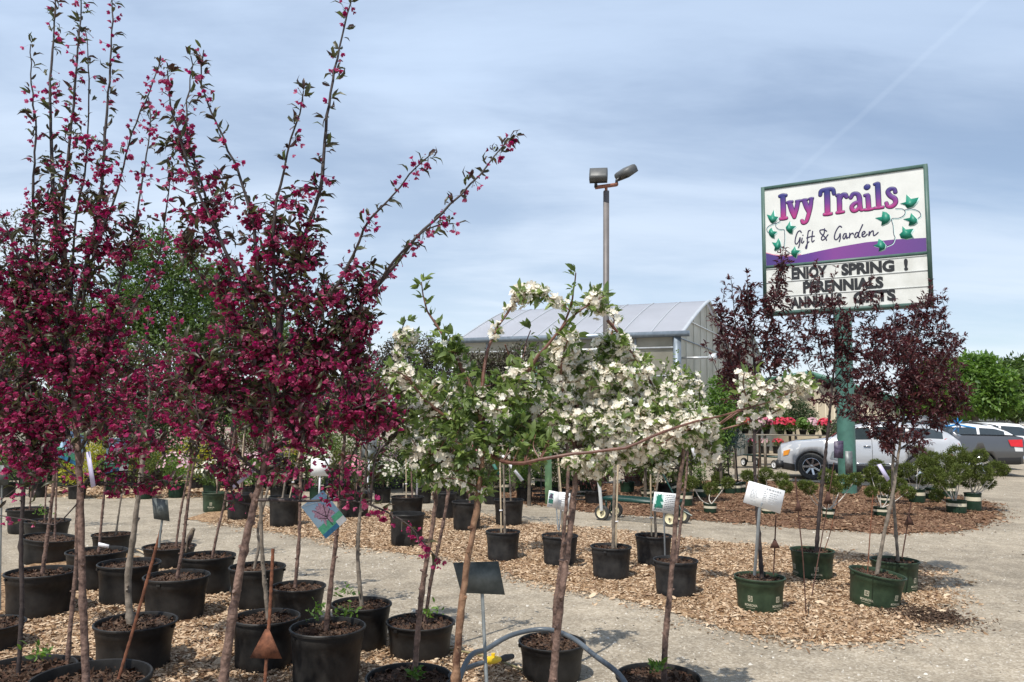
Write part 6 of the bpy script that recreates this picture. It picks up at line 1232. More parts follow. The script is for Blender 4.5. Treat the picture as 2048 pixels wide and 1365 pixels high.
crab('crabapple with a pale grey trunk in the low black pot left of the rusty rod', (272, 1242, 150, 1360), [(262, 1236), (256, 1160), (266, 1080), (276, 1000), (286, 920), (296, 840), (300, 760)], .0215,
     [([(290, 880), (240, 800), (210, 740)], .008), ([(296, 840), (340, 780), (380, 720)], .008), ([(300, 780), (290, 700), (300, 620)], .008)], [(290, 760, 100, 70, 44), (360, 820, 70, 50, 24), (230, 840, 60, 50, 20), (320, 690, 80, 40, 10)], 'bark_grey', seed=619)
# ---- the two big magenta crabapples in front
GF = 'big flowering crabapples in the front row'
potted_tree('potted_crabapple', 'tallest magenta crabapple at far left with upright wands, in the big bottom left black pot', 'crabapple tree', GF, (183, 1352, 216, None, 3.45), None,
    [(174, 1362), (168, 1250), (163, 1120), (161, 1000), (156, 900), (148, 800), (146, 700), (137, 580), (126, 480), (118, 400)], .0165,
    [([(135, 560), (112, 450), (103, 300), (100, 180), (108, 60), (112, -60)], .011, dict(fl=.48, lv=1.9, sp=.038)), ([(137, 580), (124, 450), (140, 280), (155, 120), (166, -40)], .010, dict(fl=.48, lv=1.9, sp=.038)),
     ([(140, 620), (80, 540), (66, 400), (72, 260), (62, 150), (60, 88)], .008, dict(fl=.5, lv=1.2)), ([(143, 650), (170, 540), (200, 400), (212, 250), (222, 120), (226, -40)], .010, dict(fl=.45, lv=1.8, sp=.038)),
     ([(143, 600), (150, 450), (172, 330), (178, 180), (172, 60)], .006, dict(fl=.45, lv=1.1)), ([(146, 700), (185, 520), (235, 380), (262, 270), (300, 180), (318, 128)], .007, dict(fl=.8, t1=.6)),
     ([(148, 740), (220, 620), (262, 480), (285, 360), (300, 250), (297, 200)], .008, dict(fl=.8)), ([(150, 780), (250, 640), (310, 540), (330, 440), (345, 330)], .008),
     ([(150, 790), (90, 700), (20, 600), (-40, 540)], .010), ([(156, 900), (100, 820), (40, 780), (-30, 760)], .009), ([(158, 900), (210, 820), (260, 780), (330, 720)], .008),
     ([(148, 740), (110, 640), (60, 560), (0, 430), (-30, 400)], .008), ([(160, 960), (110, 930), (60, 960), (0, 1000)], .005, dict(lv=.6)), ([(160, 980), (200, 930), (250, 900), (300, 850)], .005), ([(161, 1000), (110, 1050), (60, 1040), (-10, 1030)], .003, dict(fl=.5, lv=.3, t0=.6))],
    [(110, 560, 90, 80, 56), (60, 640, 90, 80, 64), (190, 600, 60, 80, 25), (60, 760, 90, 80, 64), (170, 700, 90, 80, 56), (230, 760, 80, 60, 27), (140, 840, 110, 50, 33), (40, 850, 70, 50, 27), (220, 500, 40, 50, 9), (10, 540, 60, 80, 32), (190, 440, 60, 70, 23), (90, 450, 50, 70, 20), (250, 610, 50, 50, 11), (105, 360, 36, 90, 9), (160, 350, 32, 90, 9), (205, 380, 30, 80, 8), (270, 450, 36, 50, 6), (90, 950, 60, 40, 7), (290, 900, 60, 40, 9), (330, 965, 26, 16, 5)],
    'pink', 'bark_brown', seed=701, sp=.042, knots=.002)
potted_tree('potted_crabapple', 'magenta crabapple with a thick slanting trunk and long wands reaching right over the white blossom', 'crabapple tree', GF, (425, 1470, 200, None, 3.05), None,
    [(438, 1440), (450, 1340), (470, 1200), (490, 1090), (508, 1010), (524, 950), (538, 870), (548, 780), (556, 700), (560, 620)], .0195,
    [([(556, 690), (575, 560), (610, 470), (640, 380), (652, 260), (665, 160), (690, 50), (712, -60)], .011, dict(fl=.42, lv=1.9, sp=.036)), ([(556, 640), (548, 540), (550, 430), (575, 310), (600, 230), (606, 180)], .009, dict(fl=.5, lv=1.9)),
     ([(552, 700), (520, 560), (505, 440), (470, 330), (435, 250), (403, 170), (406, 104)], .010, dict(fl=.42, lv=1.8, sp=.038)), ([(550, 720), (500, 600), (440, 480), (395, 380), (360, 280), (338, 200), (337, 142)], .010, dict(fl=.9, lv=1.2)), ([(440, 480), (400, 360), (372, 250), (382, 160), (384, 112)], .006, dict(fl=.6, sp=.04)),
     ([(556, 700), (620, 640), (680, 560), (728, 460), (775, 400), (820, 350), (855, 312)], .009, dict(fl=.6, lv=1.8)), ([(556, 720), (660, 670), (740, 590), (830, 480), (900, 410), (960, 350), (1000, 300), (1032, 268)], .011, dict(fl=.48, lv=1.9, sp=.038)), ([(760, 565), (790, 520), (850, 460), (905, 450)], .006, dict(fl=1)),
     ([(540, 850), (470, 790), (400, 740), (340, 640)], .009), ([(546, 800), (620, 760), (700, 700), (750, 640)], .010), ([(524, 950), (460, 900), (400, 860)], .007), ([(535, 900), (610, 860), (700, 820), (760, 800)], .008),
     ([(512, 1000), (600, 1002), (680, 1000), (740, 1010), (800, 1040), (840, 1075), (880, 1120)], .006, dict(fl=1.4, t0=.45, lv=.8)), ([(550, 760), (480, 640), (420, 580), (370, 500)], .008), ([(512, 1010), (470, 1000), (455, 950), (440, 900)], .004)],
    [(560, 560, 80, 80, 40), (490, 600, 70, 80, 35), (650, 620, 80, 70, 44), (700, 640, 60, 50, 32), (440, 710, 90, 60, 44), (560, 720, 100, 70, 67), (670, 720, 80, 60, 48), (500, 815, 100, 55, 40), (630, 825, 80, 55, 35), (390, 780, 70, 60, 33), (400, 470, 50, 80, 27), (520, 460, 50, 70, 23), (600, 480, 50, 60, 23), (355, 300, 30, 90, 14), (590, 400, 26, 60, 6), (440, 400, 46, 60, 8), (730, 560, 40, 40, 14), (720, 800, 50, 60, 23), (560, 915, 80, 36, 12), (410, 895, 60, 40, 11), (690, 950, 50, 40, 9), (780, 840, 40, 50, 14), (470, 940, 50, 40, 6)],
    'pink', 'bark_brown', seed=702, sp=.042, knots=.003)
potted_tree('potted_crabapple', 'slim crabapple stem beside the tallest crabapple rising from behind the big bottom left pot', 'crabapple tree', GF, (118, 1330, 120, None, 4.15), None, [(135, 1325), (142, 1240), (152, 1130), (154, 1040), (160, 950), (172, 860)], .011, [], [(190, 800, 70, 60, 34)], 'pink', 'bark_brown', seed=703)
potted_tree('potted_crabapple', 'green leaved crabapple with magenta tips in the wide pot at the bottom centre', 'crabapple tree', GF, (818, 1352, 168, None, 4.05), None, [(828, 1352), (838, 1240), (850, 1140), (864, 1060), (872, 980), (862, 900), (850, 820)], .015,
    [([(866, 930), (830, 840), (800, 780), (790, 700), (812, 640)], .008, dict(fl=.7, lv=1.1)), ([(868, 900), (900, 800), (930, 740)], .007)], [(850, 860, 60, 60, 40, dict(fl=.35, lv=1.3)), (820, 780, 50, 60, 28, dict(fl=.3, lv=1.3)), (880, 930, 50, 40, 22, dict(fl=.2, lv=1.3)), (815, 690, 26, 40, 12, dict(fl=.8))], 'white', 'bark_brown', seed=704)
# ---- white crabapples in front
potted_tree('potted_crabapple', 'white and green crabapple with the thick orange brown trunk at bottom centre', 'crabapple tree', GF, (900, 1480, 200, None, 3.1), None,
    [(902, 1440), (912, 1340), (922, 1220), (938, 1100), (955, 1010), (965, 920), (962, 840), (960, 780)], .0175,
    [([(962, 820), (925, 740), (885, 670), (855, 620), (842, 565)], .012, dict(fl=.05, lv=1.5, sp=.03)), ([(962, 800), (975, 700), (1000, 650), (1030, 605), (1060, 580), (1086, 585)], .008, dict(fl=.9, t0=.4, sp=.035)),
     ([(960, 840), (1040, 760), (1110, 670), (1160, 620), (1210, 590)], .012, dict(fl=.25, lv=1.3, sp=.035)), ([(1115, 670), (1140, 620), (1148, 580), (1151, 545)], .005, dict(fl=0, lv=1, sp=.03)),
     ([(958, 880), (900, 840), (850, 800), (820, 760), (785, 740)], .008, dict(fl=.8)), ([(964, 900), (1020, 860), (1080, 830), (1110, 800)], .009, dict(fl=.5)), ([(1010, 690), (1035, 735), (1060, 660)], .003, dict(fl=0)),
     ([(960, 940), (900, 920), (850, 900)], .006), ([(965, 900, 0), (1005, 924, -.08), (1050, 926, -.16), (1120, 912, -.2), (1250, 895, -.22), (1350, 855, -.15), (1440, 832, -.05), (1540, 805, .05), (1615, 765, .15)], .0075, dict(fl=.6, lv=.7, t0=.78)), ([(1500, 812), (1490, 780), (1488, 745)], .004, dict(fl=.8, lv=1.2))],
    [(905, 760, 66, 60, 28, dict(fl=.25, lv=1.2)), (980, 830, 90, 66, 40, dict(fl=.3, lv=1.3)), (930, 890, 80, 54, 34, dict(fl=.15, lv=1.4)), (1050, 885, 60, 44, 34, dict(fl=.05, lv=1.5)), (850, 870, 50, 60, 30, dict(fl=.9)), (1020, 780, 50, 40, 26, dict(fl=.8)), (860, 930, 50, 40, 18, dict(fl=.5, lv=1.3)), (1050, 760, 44, 36, 18, dict(fl=.9)), (960, 970, 30, 30, 10, dict(fl=.05, lv=1.3)), (1200, 600, 22, 26, 10, dict(fl=1.6)), (1075, 590, 18, 14, 8, dict(fl=1.8)), (790, 750, 20, 24, 6, dict(fl=1.2)), (900, 690, 30, 30, 12, dict(fl=.05, lv=1.5))],
    'white', 'bark_orange', seed=711, sp=.04, knots=.003, branch='bark_red')
potted_tree('potted_crabapple', 'white crabapple thickest in blossom on the knotty brown trunk in front of the wagon', 'crabapple tree', GF, (1095, 1480, 200, None, 3.15), None,
    [(1100, 1450), (1108, 1340), (1118, 1240), (1130, 1130), (1142, 1040), (1152, 950), (1150, 880), (1155, 800)], .0175,
    [([(1152, 900), (1130, 800), (1120, 740), (1140, 670)], .009, dict(fl=1.3)), ([(1152, 860), (1190, 780), (1215, 700), (1230, 640), (1215, 610)], .009, dict(fl=.9)), ([(1152, 900), (1230, 840), (1280, 780), (1300, 720)], .008, dict(fl=1.2)),
      ([(1152, 930), (1220, 900), (1300, 890), (1380, 860)], .006, dict(fl=1.2)), ([(1215, 640), (1260, 700), (1300, 760), (1340, 830)], .006, dict(fl=.35, lv=1.2))],
    [(1130, 710, 34, 50, 34, dict(fl=1.6)), (1215, 760, 60, 56, 64, dict(fl=1.9, lv=.6)), (1240, 850, 95, 55, 110, dict(fl=2.0, lv=.5)), (1150, 840, 60, 55, 50, dict(fl=1.3)), (1330, 850, 60, 45, 50, dict(fl=1.6, lv=.7)), (1200, 920, 80, 26, 50, dict(fl=1.9, lv=.5)), (1340, 800, 44, 36, 22, dict(fl=1.2)), (1410, 870, 40, 24, 16, dict(fl=1.4)), (1225, 690, 34, 26, 18, dict(fl=1.2)), (1612, 768, 18, 14, 5, dict(fl=1.1)), (1492, 755, 18, 18, 5, dict(fl=.9)), (1425, 900, 24, 24, 8, dict(fl=1.2))],
    'white', 'bark_brown', seed=712, sp=.04, knots=.003, branch='bark_red')
potted_tree('potted_crabapple', 'white crabapple on a smooth grey brown trunk in the wide pot at bottom right', 'crabapple tree', GF, (1317, 1352, 166, None, 4.08), None,
    [(1328, 1350), (1330, 1290), (1338, 1200), (1346, 1110), (1352, 1030), (1360, 960), (1368, 890), (1362, 820), (1350, 760)], .0155,
    [([(1362, 840), (1310, 780), (1280, 730), (1250, 680), (1222, 630)], .008, dict(fl=.5, lv=1.2)), ([(1364, 860), (1400, 800), (1390, 750)], .006), ([(1366, 880), (1320, 840), (1280, 820)], .006)],
    [(1310, 870, 60, 40, 26, dict(fl=1.4)), (1360, 760, 30, 30, 12), (1390, 850, 40, 40, 18, dict(fl=1.3)), (1270, 900, 50, 36, 22, dict(fl=1.5)), (1290, 740, 30, 40, 12)],
    'white', 'bark_brown', seed=713)
potted_tree('potted_crabapple', 'white crabapple on the thin stem in the black pot under the grey hose arch', 'crabapple tree', GF, (1104, 1282, 130, None, 4.95), None,
    [(1107, 1278), (1112, 1200), (1122, 1130), (1130, 1040), (1136, 940), (1130, 840)], .015, [], [(1110, 800, 70, 60, 26, dict(fl=1)), (1090, 870, 50, 40, 12, dict(fl=.6))], 'white', 'bark_brown', seed=714)
potted_tree('potted_crabapple', 'young white crabapple in the black pot holding the green picture card stake', 'crabapple tree', GF, (1351, 1119, 88, 1201), None,
    [(1352, 1116), (1362, 1040), (1372, 960), (1376, 890), (1380, 820)], .014, [], [(1380, 850, 50, 50, 24, dict(fl=1.1))], 'white', 'bark_brown', seed=715, potkw=dict(m='dusty_plastic'))
# weeds on the soil of some pots
def weed(label, px, py, d, r, seed):
    p = P(px, py, d); g = np.random.default_rng(seed); n = 34; u_ = g.normal(size=(n, 3)); u_[:, 2] = np.abs(u_[:, 2]) * .8 + .2; b = MB(); q = p + g.normal(size=(n, 3)) * [r, r, .0] + [0, 0, .01] + np.abs(g.normal(size=(n, 1))) * [0, 0, r]; b.scatter(LEAF_V, LEAF_F, q, frames(u_, g), .045 * g.uniform(.5, 1.2, n))
    tag(obj('weed', b, 'leaf_bright'), label, 'weed', 'small weeds growing in the pots')
for a in [('bright green weed tuft in the back left pot', 88, 1032, 8.9, .05), ('small weed sprout in the pot at the bottom left corner', 76, 1322, 3.85, .03), ('weed left of the trunk in the big front pot', 636, 1240, 4.75, .04), ('weed right of the trunk in the big front pot', 684, 1238, 4.75, .04), ('yellowish weed in the pot at the gravel edge', 688, 1198, 5.4, .04), ('green weed at the foot of the stem right of centre front', 862, 1236, 4.95, .03), ('small bright sprout beside the grey brown trunk', 1313, 1346, 4.0, .02), ('little weed at the bottom centre pot', 835, 1362, 4.0, .02)]:
    weed(*a, seed=int(a[1]))
# ------------------------------------------------------------ markers, cards, tags
def stake_sign(name, label, cat, group, corners, foot, d, plate_m, stake_m, sr=.008, border=False, marks=None, thick=.004, foot_d=None, top=None):
    """plate given by its four corners; stake down to where it is stuck in"""
    q = [P(x, y, d) for x, y in corners]; fd = foot_d or d; f_ = P(*foot, fd); root = thing(name, label, cat, f_, group)
    cen = np.mean(q, 0); nn = np.cross(q[1] - q[0], q[3] - q[0]); nn /= np.linalg.norm(nn)
    if nn[1] > 0: nn = -nn
    # lean the plate back a little
    e1 = (q[1] - q[0]); e2 = (q[3] - q[0])
    b = MB(); v = [x + nn * thick / 2 for x in q] + [x - nn * thick / 2 for x in q]; b.raw(v, [(0, 1, 2, 3), (7, 6, 5, 4), (0, 4, 5, 1), (1, 5, 6, 2), (2, 6, 7, 3), (3, 7, 4, 0)]); obj('plate', b, plate_m, root)
    tp = P(*(top or ((corners[2][0] + corners[3][0]) / 2, (corners[2][1] + corners[3][1]) / 2)), d) - nn * .012
    b = MB(); b.tube([tp + (cen - tp) * .5, tp, (tp + f_) / 2 + (nn * .004), f_], sr, 9); obj('stake', b, stake_m, root, True)
    def at(u_, v_, o=.0): return q[0] * (1 - u_) * (1 - v_) + q[1] * u_ * (1 - v_) + q[2] * u_ * v_ + q[3] * (1 - u_) * v_ + nn * (thick / 2 + .002 + o)
    if marks: marks(at, root)
    return root
def quad(at, u0, v0, u1, v1, name, m, root, o=0.0):
    b = MB(); b.raw([at(u0, v0, o), at(u1, v0, o), at(u1, v1, o), at(u0, v1, o)], [(0, 1, 2, 3)]); return sub(name, b, m, root)
def blob(at, u0, v0, ru, rv, name, m, root, o=.0, seed=1, n=26):
    g = np.random.default_rng(seed); r = 1 + .22 * g.normal(size=n); b = MB(); b.raw([at(u0, v0, o)] + [at(u0 + ru * r[i] * math.cos(2 * math.pi * i / n), v0 + rv * r[i] * math.sin(2 * math.pi * i / n), o) for i in range(n)], [(0, 1 + i, 1 + (i + 1) % n) for i in range(n)]); return sub(name, b, m, root)
def txtlines(u0, u1, v0, v1, k, m='ink', wmin=.5, seed=2, hh=.35):
    def f(at, root):
        g = np.random.default_rng(seed); b = MB()
        for i in range(k):
            va = v0 + (v1 - v0) * i / k; vb = va + (v1 - v0) / k * hh; x = u0; end = u0 + (u1 - u0) * g.uniform(wmin, 1)
            while x < end:
                w_ = g.uniform(.03, .09); b.raw([at(x, va), at(min(x + w_, end), va), at(min(x + w_, end), vb), at(x, vb)], [(0, 1, 2, 3)]); x += w_ + .018
        sub('printed_lines', b, m, root)
    return f
GS = 'labels and cards on stakes'
def card1(at, root):
    txtlines(.50, .95, .10, .18, 1, 'ink_pale', .9, 3, .8)(at, root); txtlines(.46, .56, .25, .75, 6, 'ink_pale', .9, 4)(at, root); txtlines(.62, .90, .25, .8, 6, 'ink_pale', .5, 5)(at, root); txtlines(.12, .36, .12, .72, 10, 'ink_pale', .6, 6, .3)(at, root); txtlines(.16, .32, .80, .86, 1, 'ink_pale', .9, 7)(at, root)
stake_sign('plant_placard', 'white printed placard on a grey pipe stuck in the leftmost green pot', 'placard', GS, [(1498, 962), (1570, 982), (1560, 1028), (1486, 1005)], (1509, 1150), 6.35, 'card', 'grey_pipe', .013, marks=card1, top=(1520, 1018), foot_d=6.6)
def card2(at, root):
    quad(at, .06, .10, .42, .80, 'picture', 'sign_teal', root); blob(at, .24, .45, .14, .32, 'picture_tree', 'sign_leaf', root, .001, 3); quad(at, .06, .62, .42, .80, 'picture_foot', 'flag_green', root, .0005)
    txtlines(.06, .42, .86, .94, 1, 'ink', .9, 8, .8)(at, root); txtlines(.48, .95, .10, .92, 9, 'ink', .6, 9)(at, root)
stake_sign('plant_card', 'plant card with a green tree picture on a grey stake right of centre', 'placard', GS, [(1309, 984), (1355, 988), (1351, 1030), (1304, 1022)], (1330, 1112), 7.3, 'card', 'grey_pipe', .008, marks=card2, top=(1328, 1026), foot_d=7.45)
def card3(at, root):
    quad(at, .06, .10, .50, .76, 'picture', 'sign_teal', root); blob(at, .28, .32, .18, .20, 'picture_tree', 'plum_plastic', root, .001, 4); quad(at, .06, .50, .50, .76, 'picture_foot', 'flag_green', root, .0005); txtlines(.1, .45, .84, .92, 1, 'ink', .9, 10, .8)(at, root)
stake_sign('plant_card', 'plant card with a purple tree picture beside the long bamboo stake', 'placard', GS, [(1098, 981), (1119, 985), (1115, 1018), (1094, 1014)], (1116, 1060), 8.05, 'card', 'grey_pipe', .007, marks=card3, top=(1113, 1018))
stake_sign('plant_card', 'second card of closely printed text right behind the picture card and stake', 'placard', GS, [(1119, 984), (1141, 987), (1137, 1024), (1115, 1019)], (1118, 1062), 8.1, 'card', 'grey_pipe', .007, marks=lambda at, root: txtlines(.2, .9, .12, .85, 6, 'ink_pale', .5, 11)(at, root), top=(1122, 1020))
stake_sign('metal_label', 'large blank slate grey metal label on a bent grey stake at the bottom centre', 'label', GS, [(906, 1126), (997, 1123), (1010, 1190), (922, 1186)], (975, 1400), 3.35, 'slate_plate', 'zinc', .0075, top=(964, 1186), foot_d=3.2, thick=.003)
stake_sign('metal_label', 'small blank grey metal label on a rusty rod leaning in the big bottom left pot', 'label', GS, [(304, 996), (335, 1000), (339, 1043), (308, 1038)], (318, 1095), 3.42, 'slate_plate', 'zinc', .005, top=(322, 1040), foot_d=3.42)
stake_sign('metal_label', 'grey blank metal plate left of the trunk edge at far left behind the crabapple leaves', 'label', GS, [(-12, 930), (18, 932), (16, 972), (-14, 970)], (0, 1220), 4.4, 'slate_plate', 'zinc', .005)
stake_sign('metal_label', 'grey metal plate high between magenta and white blossom', 'label', GS, [(728, 898), (752, 903), (747, 921), (724, 915)], (738, 990), 9.0, 'slate_plate', 'zinc', .005)
def rod(label, pts, ds, r, m='rust', tri=None, group='rusty rods and arrow stakes', name='rusty_rod'):
    q = [P(x, y, d) for (x, y), d in zip(pts, ds)]; q[-1][2] = max(q[-1][2], 0.0) if q[-1][2] > -.2 else q[-1][2]; root = thing(name, label, 'stake', q[-1], group); b = MB(); p = catmull(q, step=.012) if r > .006 else catmull(q, step=.05); rr = r * (1 + (.12 * np.sin(np.arange(len(p)) * 2.1) if r > .006 else 0)); b.tube(p, rr if not np.isscalar(rr) else np.full(len(p), rr), 8); obj('rod', b, m, root, True)
    if tri:
        (x, y, w_, h_), d = tri; c = P(x, y, d); W_, H_ = w_ * d / F, h_ * d / F; b = MB(); b.prism([(-W_ / 2, -H_ / 2), (W_ / 2, -H_ / 2), (W_ * .06, H_ / 2), (-W_ * .06, H_ / 2)], c + [0, -.010, 0], (1, 0, 0), (0, 0, 1), (0, 1, 0), .004); obj('triangle_plate', b, m, root)
rod('thick rusty ribbed rod with the largest rusty triangle plate, before a black pot', [(546, 1098), (540, 1220), (534, 1300), (528, 1400)], [3.9, 3.88, 3.85, 3.82], .0085, tri=((534, 1287, 62, 54), 3.84))
rod('long rusty ribbed rod leaning left in the big bottom left pot', [(322, 1060), (300, 1140), (272, 1240), (237, 1358)], [3.44, 3.43, 3.42, 3.40], .0068)
rod('rusty arrow stake in the leftmost green pot right of the placard', [(1552, 1030), (1550, 1080), (1547, 1150)], [6.5, 6.52, 6.55], .006, 'rust_dark', ((1549, 1087, 20, 18), 6.5))
rod('tall leaning rusty arrow stake in the mulch left of the rear green pot', [(1591, 955), (1597, 1030), (1606, 1120), (1612, 1228)], [6.3, 6.3, 6.3, 6.3], .005, 'rust_dark', ((1596, 1012, 15, 22), 6.3))
rod('rusty arrow stake leaning right across the rear green pot', [(1668, 925), (1655, 1010), (1643, 1080), (1624, 1190)], [7.0, 7.0, 7.0, 6.8], .005, 'rust_dark', ((1655, 996, 18, 24), 7.0))
rod('thin plain rusty rod crossing behind the arrow stake at the rear green pot', [(1678, 990), (1662, 1060), (1650, 1098)], [7.2, 7.2, 7.2], .004, 'rust')
rod('plain rusty rod left of the leaning plum trunk', [(1746, 990), (1740, 1070), (1735, 1145)], [6.5, 6.5, 6.5], .0045, 'rust')
rod('rusty arrow stake in the right hand green pot with the triangle near its top', [(1822, 1005), (1815, 1050), (1804, 1116)], [7.1, 7.1, 7.1], .006, 'rust_dark', ((1817, 1040, 20, 20), 7.08))
rod('thin rusty rod behind the white placard', [(1520, 880), (1515, 960), (1512, 990)], [7.5, 7.5, 7.5], .004, 'rust')
# hanging tags
def hang_tag(label, corners, d, m, marks=None, group='tags hanging from branches', string=None):
    q = [P(x, y, d) for x, y in corners]; root = thing('hanging_tag', label, 'tag', np.mean(q, 0), group)
    nn = np.cross(q[1] - q[0], q[3] - q[0]); nn /= np.linalg.norm(nn)
    if nn[1] > 0: nn = -nn
    b = MB(); b.raw([x for x in q] + [x - nn * .002 for x in q], [(0, 1, 2, 3), (7, 6, 5, 4), (0, 4, 5, 1), (1, 5, 6, 2), (2, 6, 7, 3), (3, 7, 4, 0)]); obj('tag_sheet', b, m, root)
    def at(u_, v_, o=0): return q[0] * (1 - u_) * (1 - v_) + q[1] * u_ * (1 - v_) + q[2] * u_ * v_ + q[3] * (1 - u_) * v_ + nn * (.0015 + o)
    if marks: marks(at, root)
    if string: b = MB(); b.tube([q[0], P(*string, d)], .0012, 4); obj('string', b, 'white_tag', root)
MT['tag_sky'] = mat('tag_sky', (0.42, 0.62, 0.80), 0.35, var=.08); MT['tag_pink'] = mat('tag_pink', (0.62, 0.28, 0.45), 0.4, var=.5, scale=160, col2=(.72, .45, .6)); MT['tag_green'] = mat('tag_green', (0.10, 0.48, 0.27), 0.4, var=.2, scale=60); MT['tag_blue'] = mat('tag_blue', (0.02, 0.17, 0.33), 0.4, var=.3, scale=60)
def pic(at, root, lab=True):
    quad(at, .0, .68, 1, 1, 'picture_lawn', 'tag_green', root); quad(at, .0, .88, 1, 1.0, 'picture_caption', 'tag_blue', root, .0005); blob(at, .5, .46, .33, .27, 'picture_blossom', 'tag_pink', root, .001, 5, 40)
    b = MB(); g = np.random.default_rng(9)
    for (u0, v0, u1, v1) in ((.5, .86, .5, .55), (.5, .6, .3, .3), (.5, .6, .7, .28), (.5, .65, .25, .5), (.5, .62, .78, .48)): b.bar(at(u0, v0, .0016), at(u1, v1, .0016), .0025, .0006, up=(0, 1, 0))
    sub('picture_trunk', b, 'bark_dark', root)
    if lab: quad(at, .66, .84, 1, 1, 'price_label', 'card', root, .0022)
hang_tag('bright picture tag of a pink flowering tree hanging askew beside the slanting trunk', [(602, 1014), (646, 981), (694, 1040), (652, 1078)], 3.35, 'tag_sky', lambda at, root: (pic(at, root)), string=(690, 990))
hang_tag('blurred pink tree picture tag left of the tall crabapple trunk', [(140, 862), (178, 876), (152, 932), (106, 908)], 3.9, 'tag_sky', lambda at, root: pic(at, root, False))
hang_tag('pink tree picture tag right of the tall crabapple trunk', [(216, 876), (262, 878), (256, 940), (206, 950)], 4.3, 'tag_sky', lambda at, root: pic(at, root, True))
hang_tag('lilac strip tag slanting on the thick slanting trunk', [(510, 935), (514, 940), (463, 982), (459, 976)], 3.2, 'lilac_tag')
hang_tag('long lilac strip tag beside the tall crabapple trunk', [(172, 905), (180, 903), (191, 972), (182, 976)], 3.35, 'lilac_tag')
hang_tag('pointed white tag at the top of the grey brown trunk', [(1377, 880), (1386, 882), (1392, 914), (1388, 920)], 3.95, 'white_tag', string=(1368, 886))
hang_tag('silvery strip tag among the leaves at the white tied tree', [(1003, 912), (1008, 910), (1048, 960), (1042, 964)], 6.0, 'white_tag')
hang_tag('dark blue strip tag in the leaning plum tree', [(1754, 930), (1762, 928), (1780, 958), (1774, 964)], 6.2, 'lilac_tag')
hang_tag('teal paper tag in the leafy branches left of the white tied tree', [(984, 930), (990, 928), (1000, 948), (996, 952)], 5.9, 'flag_green')
hang_tag('white name tag lying on a pot rim in the left block', [(197, 1085), (218, 1090), (217, 1097), (196, 1093)], 6.15, 'white_tag')
hang_tag('purple and green picture tag by the green sign post', [(1668, 882), (1687, 882), (1687, 918), (1668, 916)], 6.95, 'plum_plastic')
# ------------------------------------------------------------ hose
b = MB(); q = [P(880, 1362, 3.7), P(930, 1330, 3.9), P(975, 1298, 4.15), P(1020, 1272, 4.35), P(1070, 1260, 4.45), P(1110, 1262, 4.40), P(1150, 1280, 4.2), P(1190, 1312, 4.0), P(1235, 1346, 3.82), P(1262, 1385, 3.7)]; q[0][2] = .03
b.tube(catmull(q, step=.03), .0135, 12); tag(obj('garden_hose', b, 'hose_grey', smooth=True), 'thick grey hose arching over the black pot at the bottom centre right', 'hose')
root = thing('hose_valve', 'yellow plastic valve on the end of the grey hose by the bottom centre label', 'hose fitting', P(985, 1320, 4.3)); b = MB(); e = [P(900, 1352, 3.95), P(940, 1334, 4.1), P(965, 1326, 4.2)]; b.tube(catmull(e, n=5), .013, 10); obj('hose_end', b, 'hose_grey', root, True)
b = MB(); a_, c_ = P(972, 1322, 4.22), P(1000, 1319, 4.3); b.tube([a_, a_ * .8 + c_ * .2, a_ * .3 + c_ * .7, c_], [.016, .022, .020, .012], 12); b.box((a_ + c_) / 2 + [0, 0, .02], (.02, .02, .03)); obj('valve_body', b, 'yellow_plastic', root, True)
b = MB(); a_, c_ = P(1000, 1319, 4.3), P(1025, 1313, 4.42); b.tube([a_, a_ * .6 + c_ * .4, c_], [.012, .020, .014], 10); obj('nozzle', b, 'dark_rubber', root, True)
b = MB(); q = [G(870, 1296, .03), G(940, 1306, .03), G(1000, 1322, .03), G(1040, 1338, .03), G(1100, 1362, .03)]; b.tube(catmull(q, step=.05), .007, 8); tag(obj('garden_hose', b, 'hose_olive', smooth=True), 'thin olive hose lying on the mulch behind the yellow valve', 'hose')
b = MB(); q = [G(262, 1098, .03), G(280, 1102, .03), G(300, 1112, .03), G(330, 1108, .03)]; b.tube(catmull(q, step=.05), .010, 8); tag(obj('garden_hose', b, 'bamboo', smooth=True), 'short cream hose curve on the mulch between pots at left', 'hose')
b = MB(); g = np.random.default_rng(6)
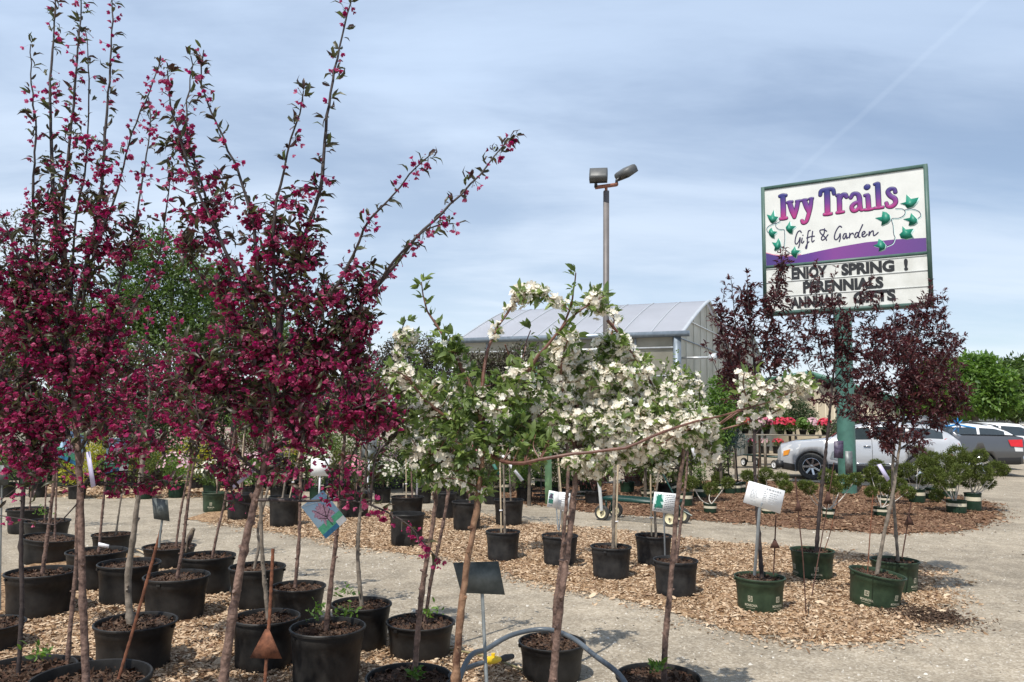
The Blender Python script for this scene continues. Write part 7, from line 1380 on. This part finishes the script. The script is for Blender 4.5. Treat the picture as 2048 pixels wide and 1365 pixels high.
cc = G(1130, 1003, .04); th = np.linspace(0, 2 * np.pi * 3, 90); b.tube(np.column_stack([cc[0] + (.42 + .02 * th) * np.cos(th), cc[1] + (.22 + .01 * th) * np.sin(th), cc[2] + .012 * th]), .013, 7); tag(obj('coiled_hose', b, 'dark_rubber', smooth=True), 'black hose coiled on the brown mulch behind the plant cards', 'hose')
# ------------------------------------------------------------ bird
c0, r0, h0 = pot_place(354, 1150, 122, 1253)
def bird():
    d = c0[1] + .25 - .1; p = P(384, 1094, d); root = thing('bird', 'small brown bird with a pale breast perched on a black pot rim', 'bird', p); D = 1.0
    k = d / F; X3 = lambda x, y, z=0: P(x, y, d + z)
    b = MB(); pts = [X3(374, 1096), X3(376, 1090), X3(378, 1082), X3(380, 1074), X3(383, 1067), X3(385, 1062), X3(387, 1059), X3(388.5, 1057)]; rr = np.array([.3, 3.2, 5.6, 6.4, 5.4, 4.2, 4.2, 1.8]) * k
    b.tube(catmull(pts, n=3), np.interp(np.linspace(0, 1, 22), np.linspace(0, 1, 8), rr), 14); obj('body', b, 'feather', root, True)
    b = MB(); b.tube([X3(388.5, 1058.2), X3(391.5, 1058.6)], [1.0 * k, .1 * k], 6); obj('beak', b, 'trim_black', root)
    b = MB(); b.tube(catmull([X3(376, 1090), X3(373, 1098), X3(371, 1106)], n=3), [1.8 * k] * 6 + [1.2 * k], 6); obj('tail', b, 'feather', root)
    b = MB(); b.tube([X3(386.5, 1057.5, -.022), X3(386.6, 1057.5, -.026)], .7 * k, 8); obj('eye', b, 'trim_black', root)
    for s_ in (-1, 1):
        b = MB(); b.tube(catmull([X3(382, 1070, s_ * .025), X3(378, 1080, s_ * .03), X3(375, 1092, s_ * .02)], n=3), [2.2 * k, 3 * k, 3 * k, 2.6 * k, 2 * k, 1.2 * k, .4 * k], 6); obj('wing', b, 'bark_dark', root, True)
        b = MB(); b.tube([X3(379, 1088, s_ * .012), X3(379, 1098, s_ * .012), X3(382, 1099, s_ * .012)], .6 * k, 5); obj('leg', b, 'bark_brown', root)
bird()
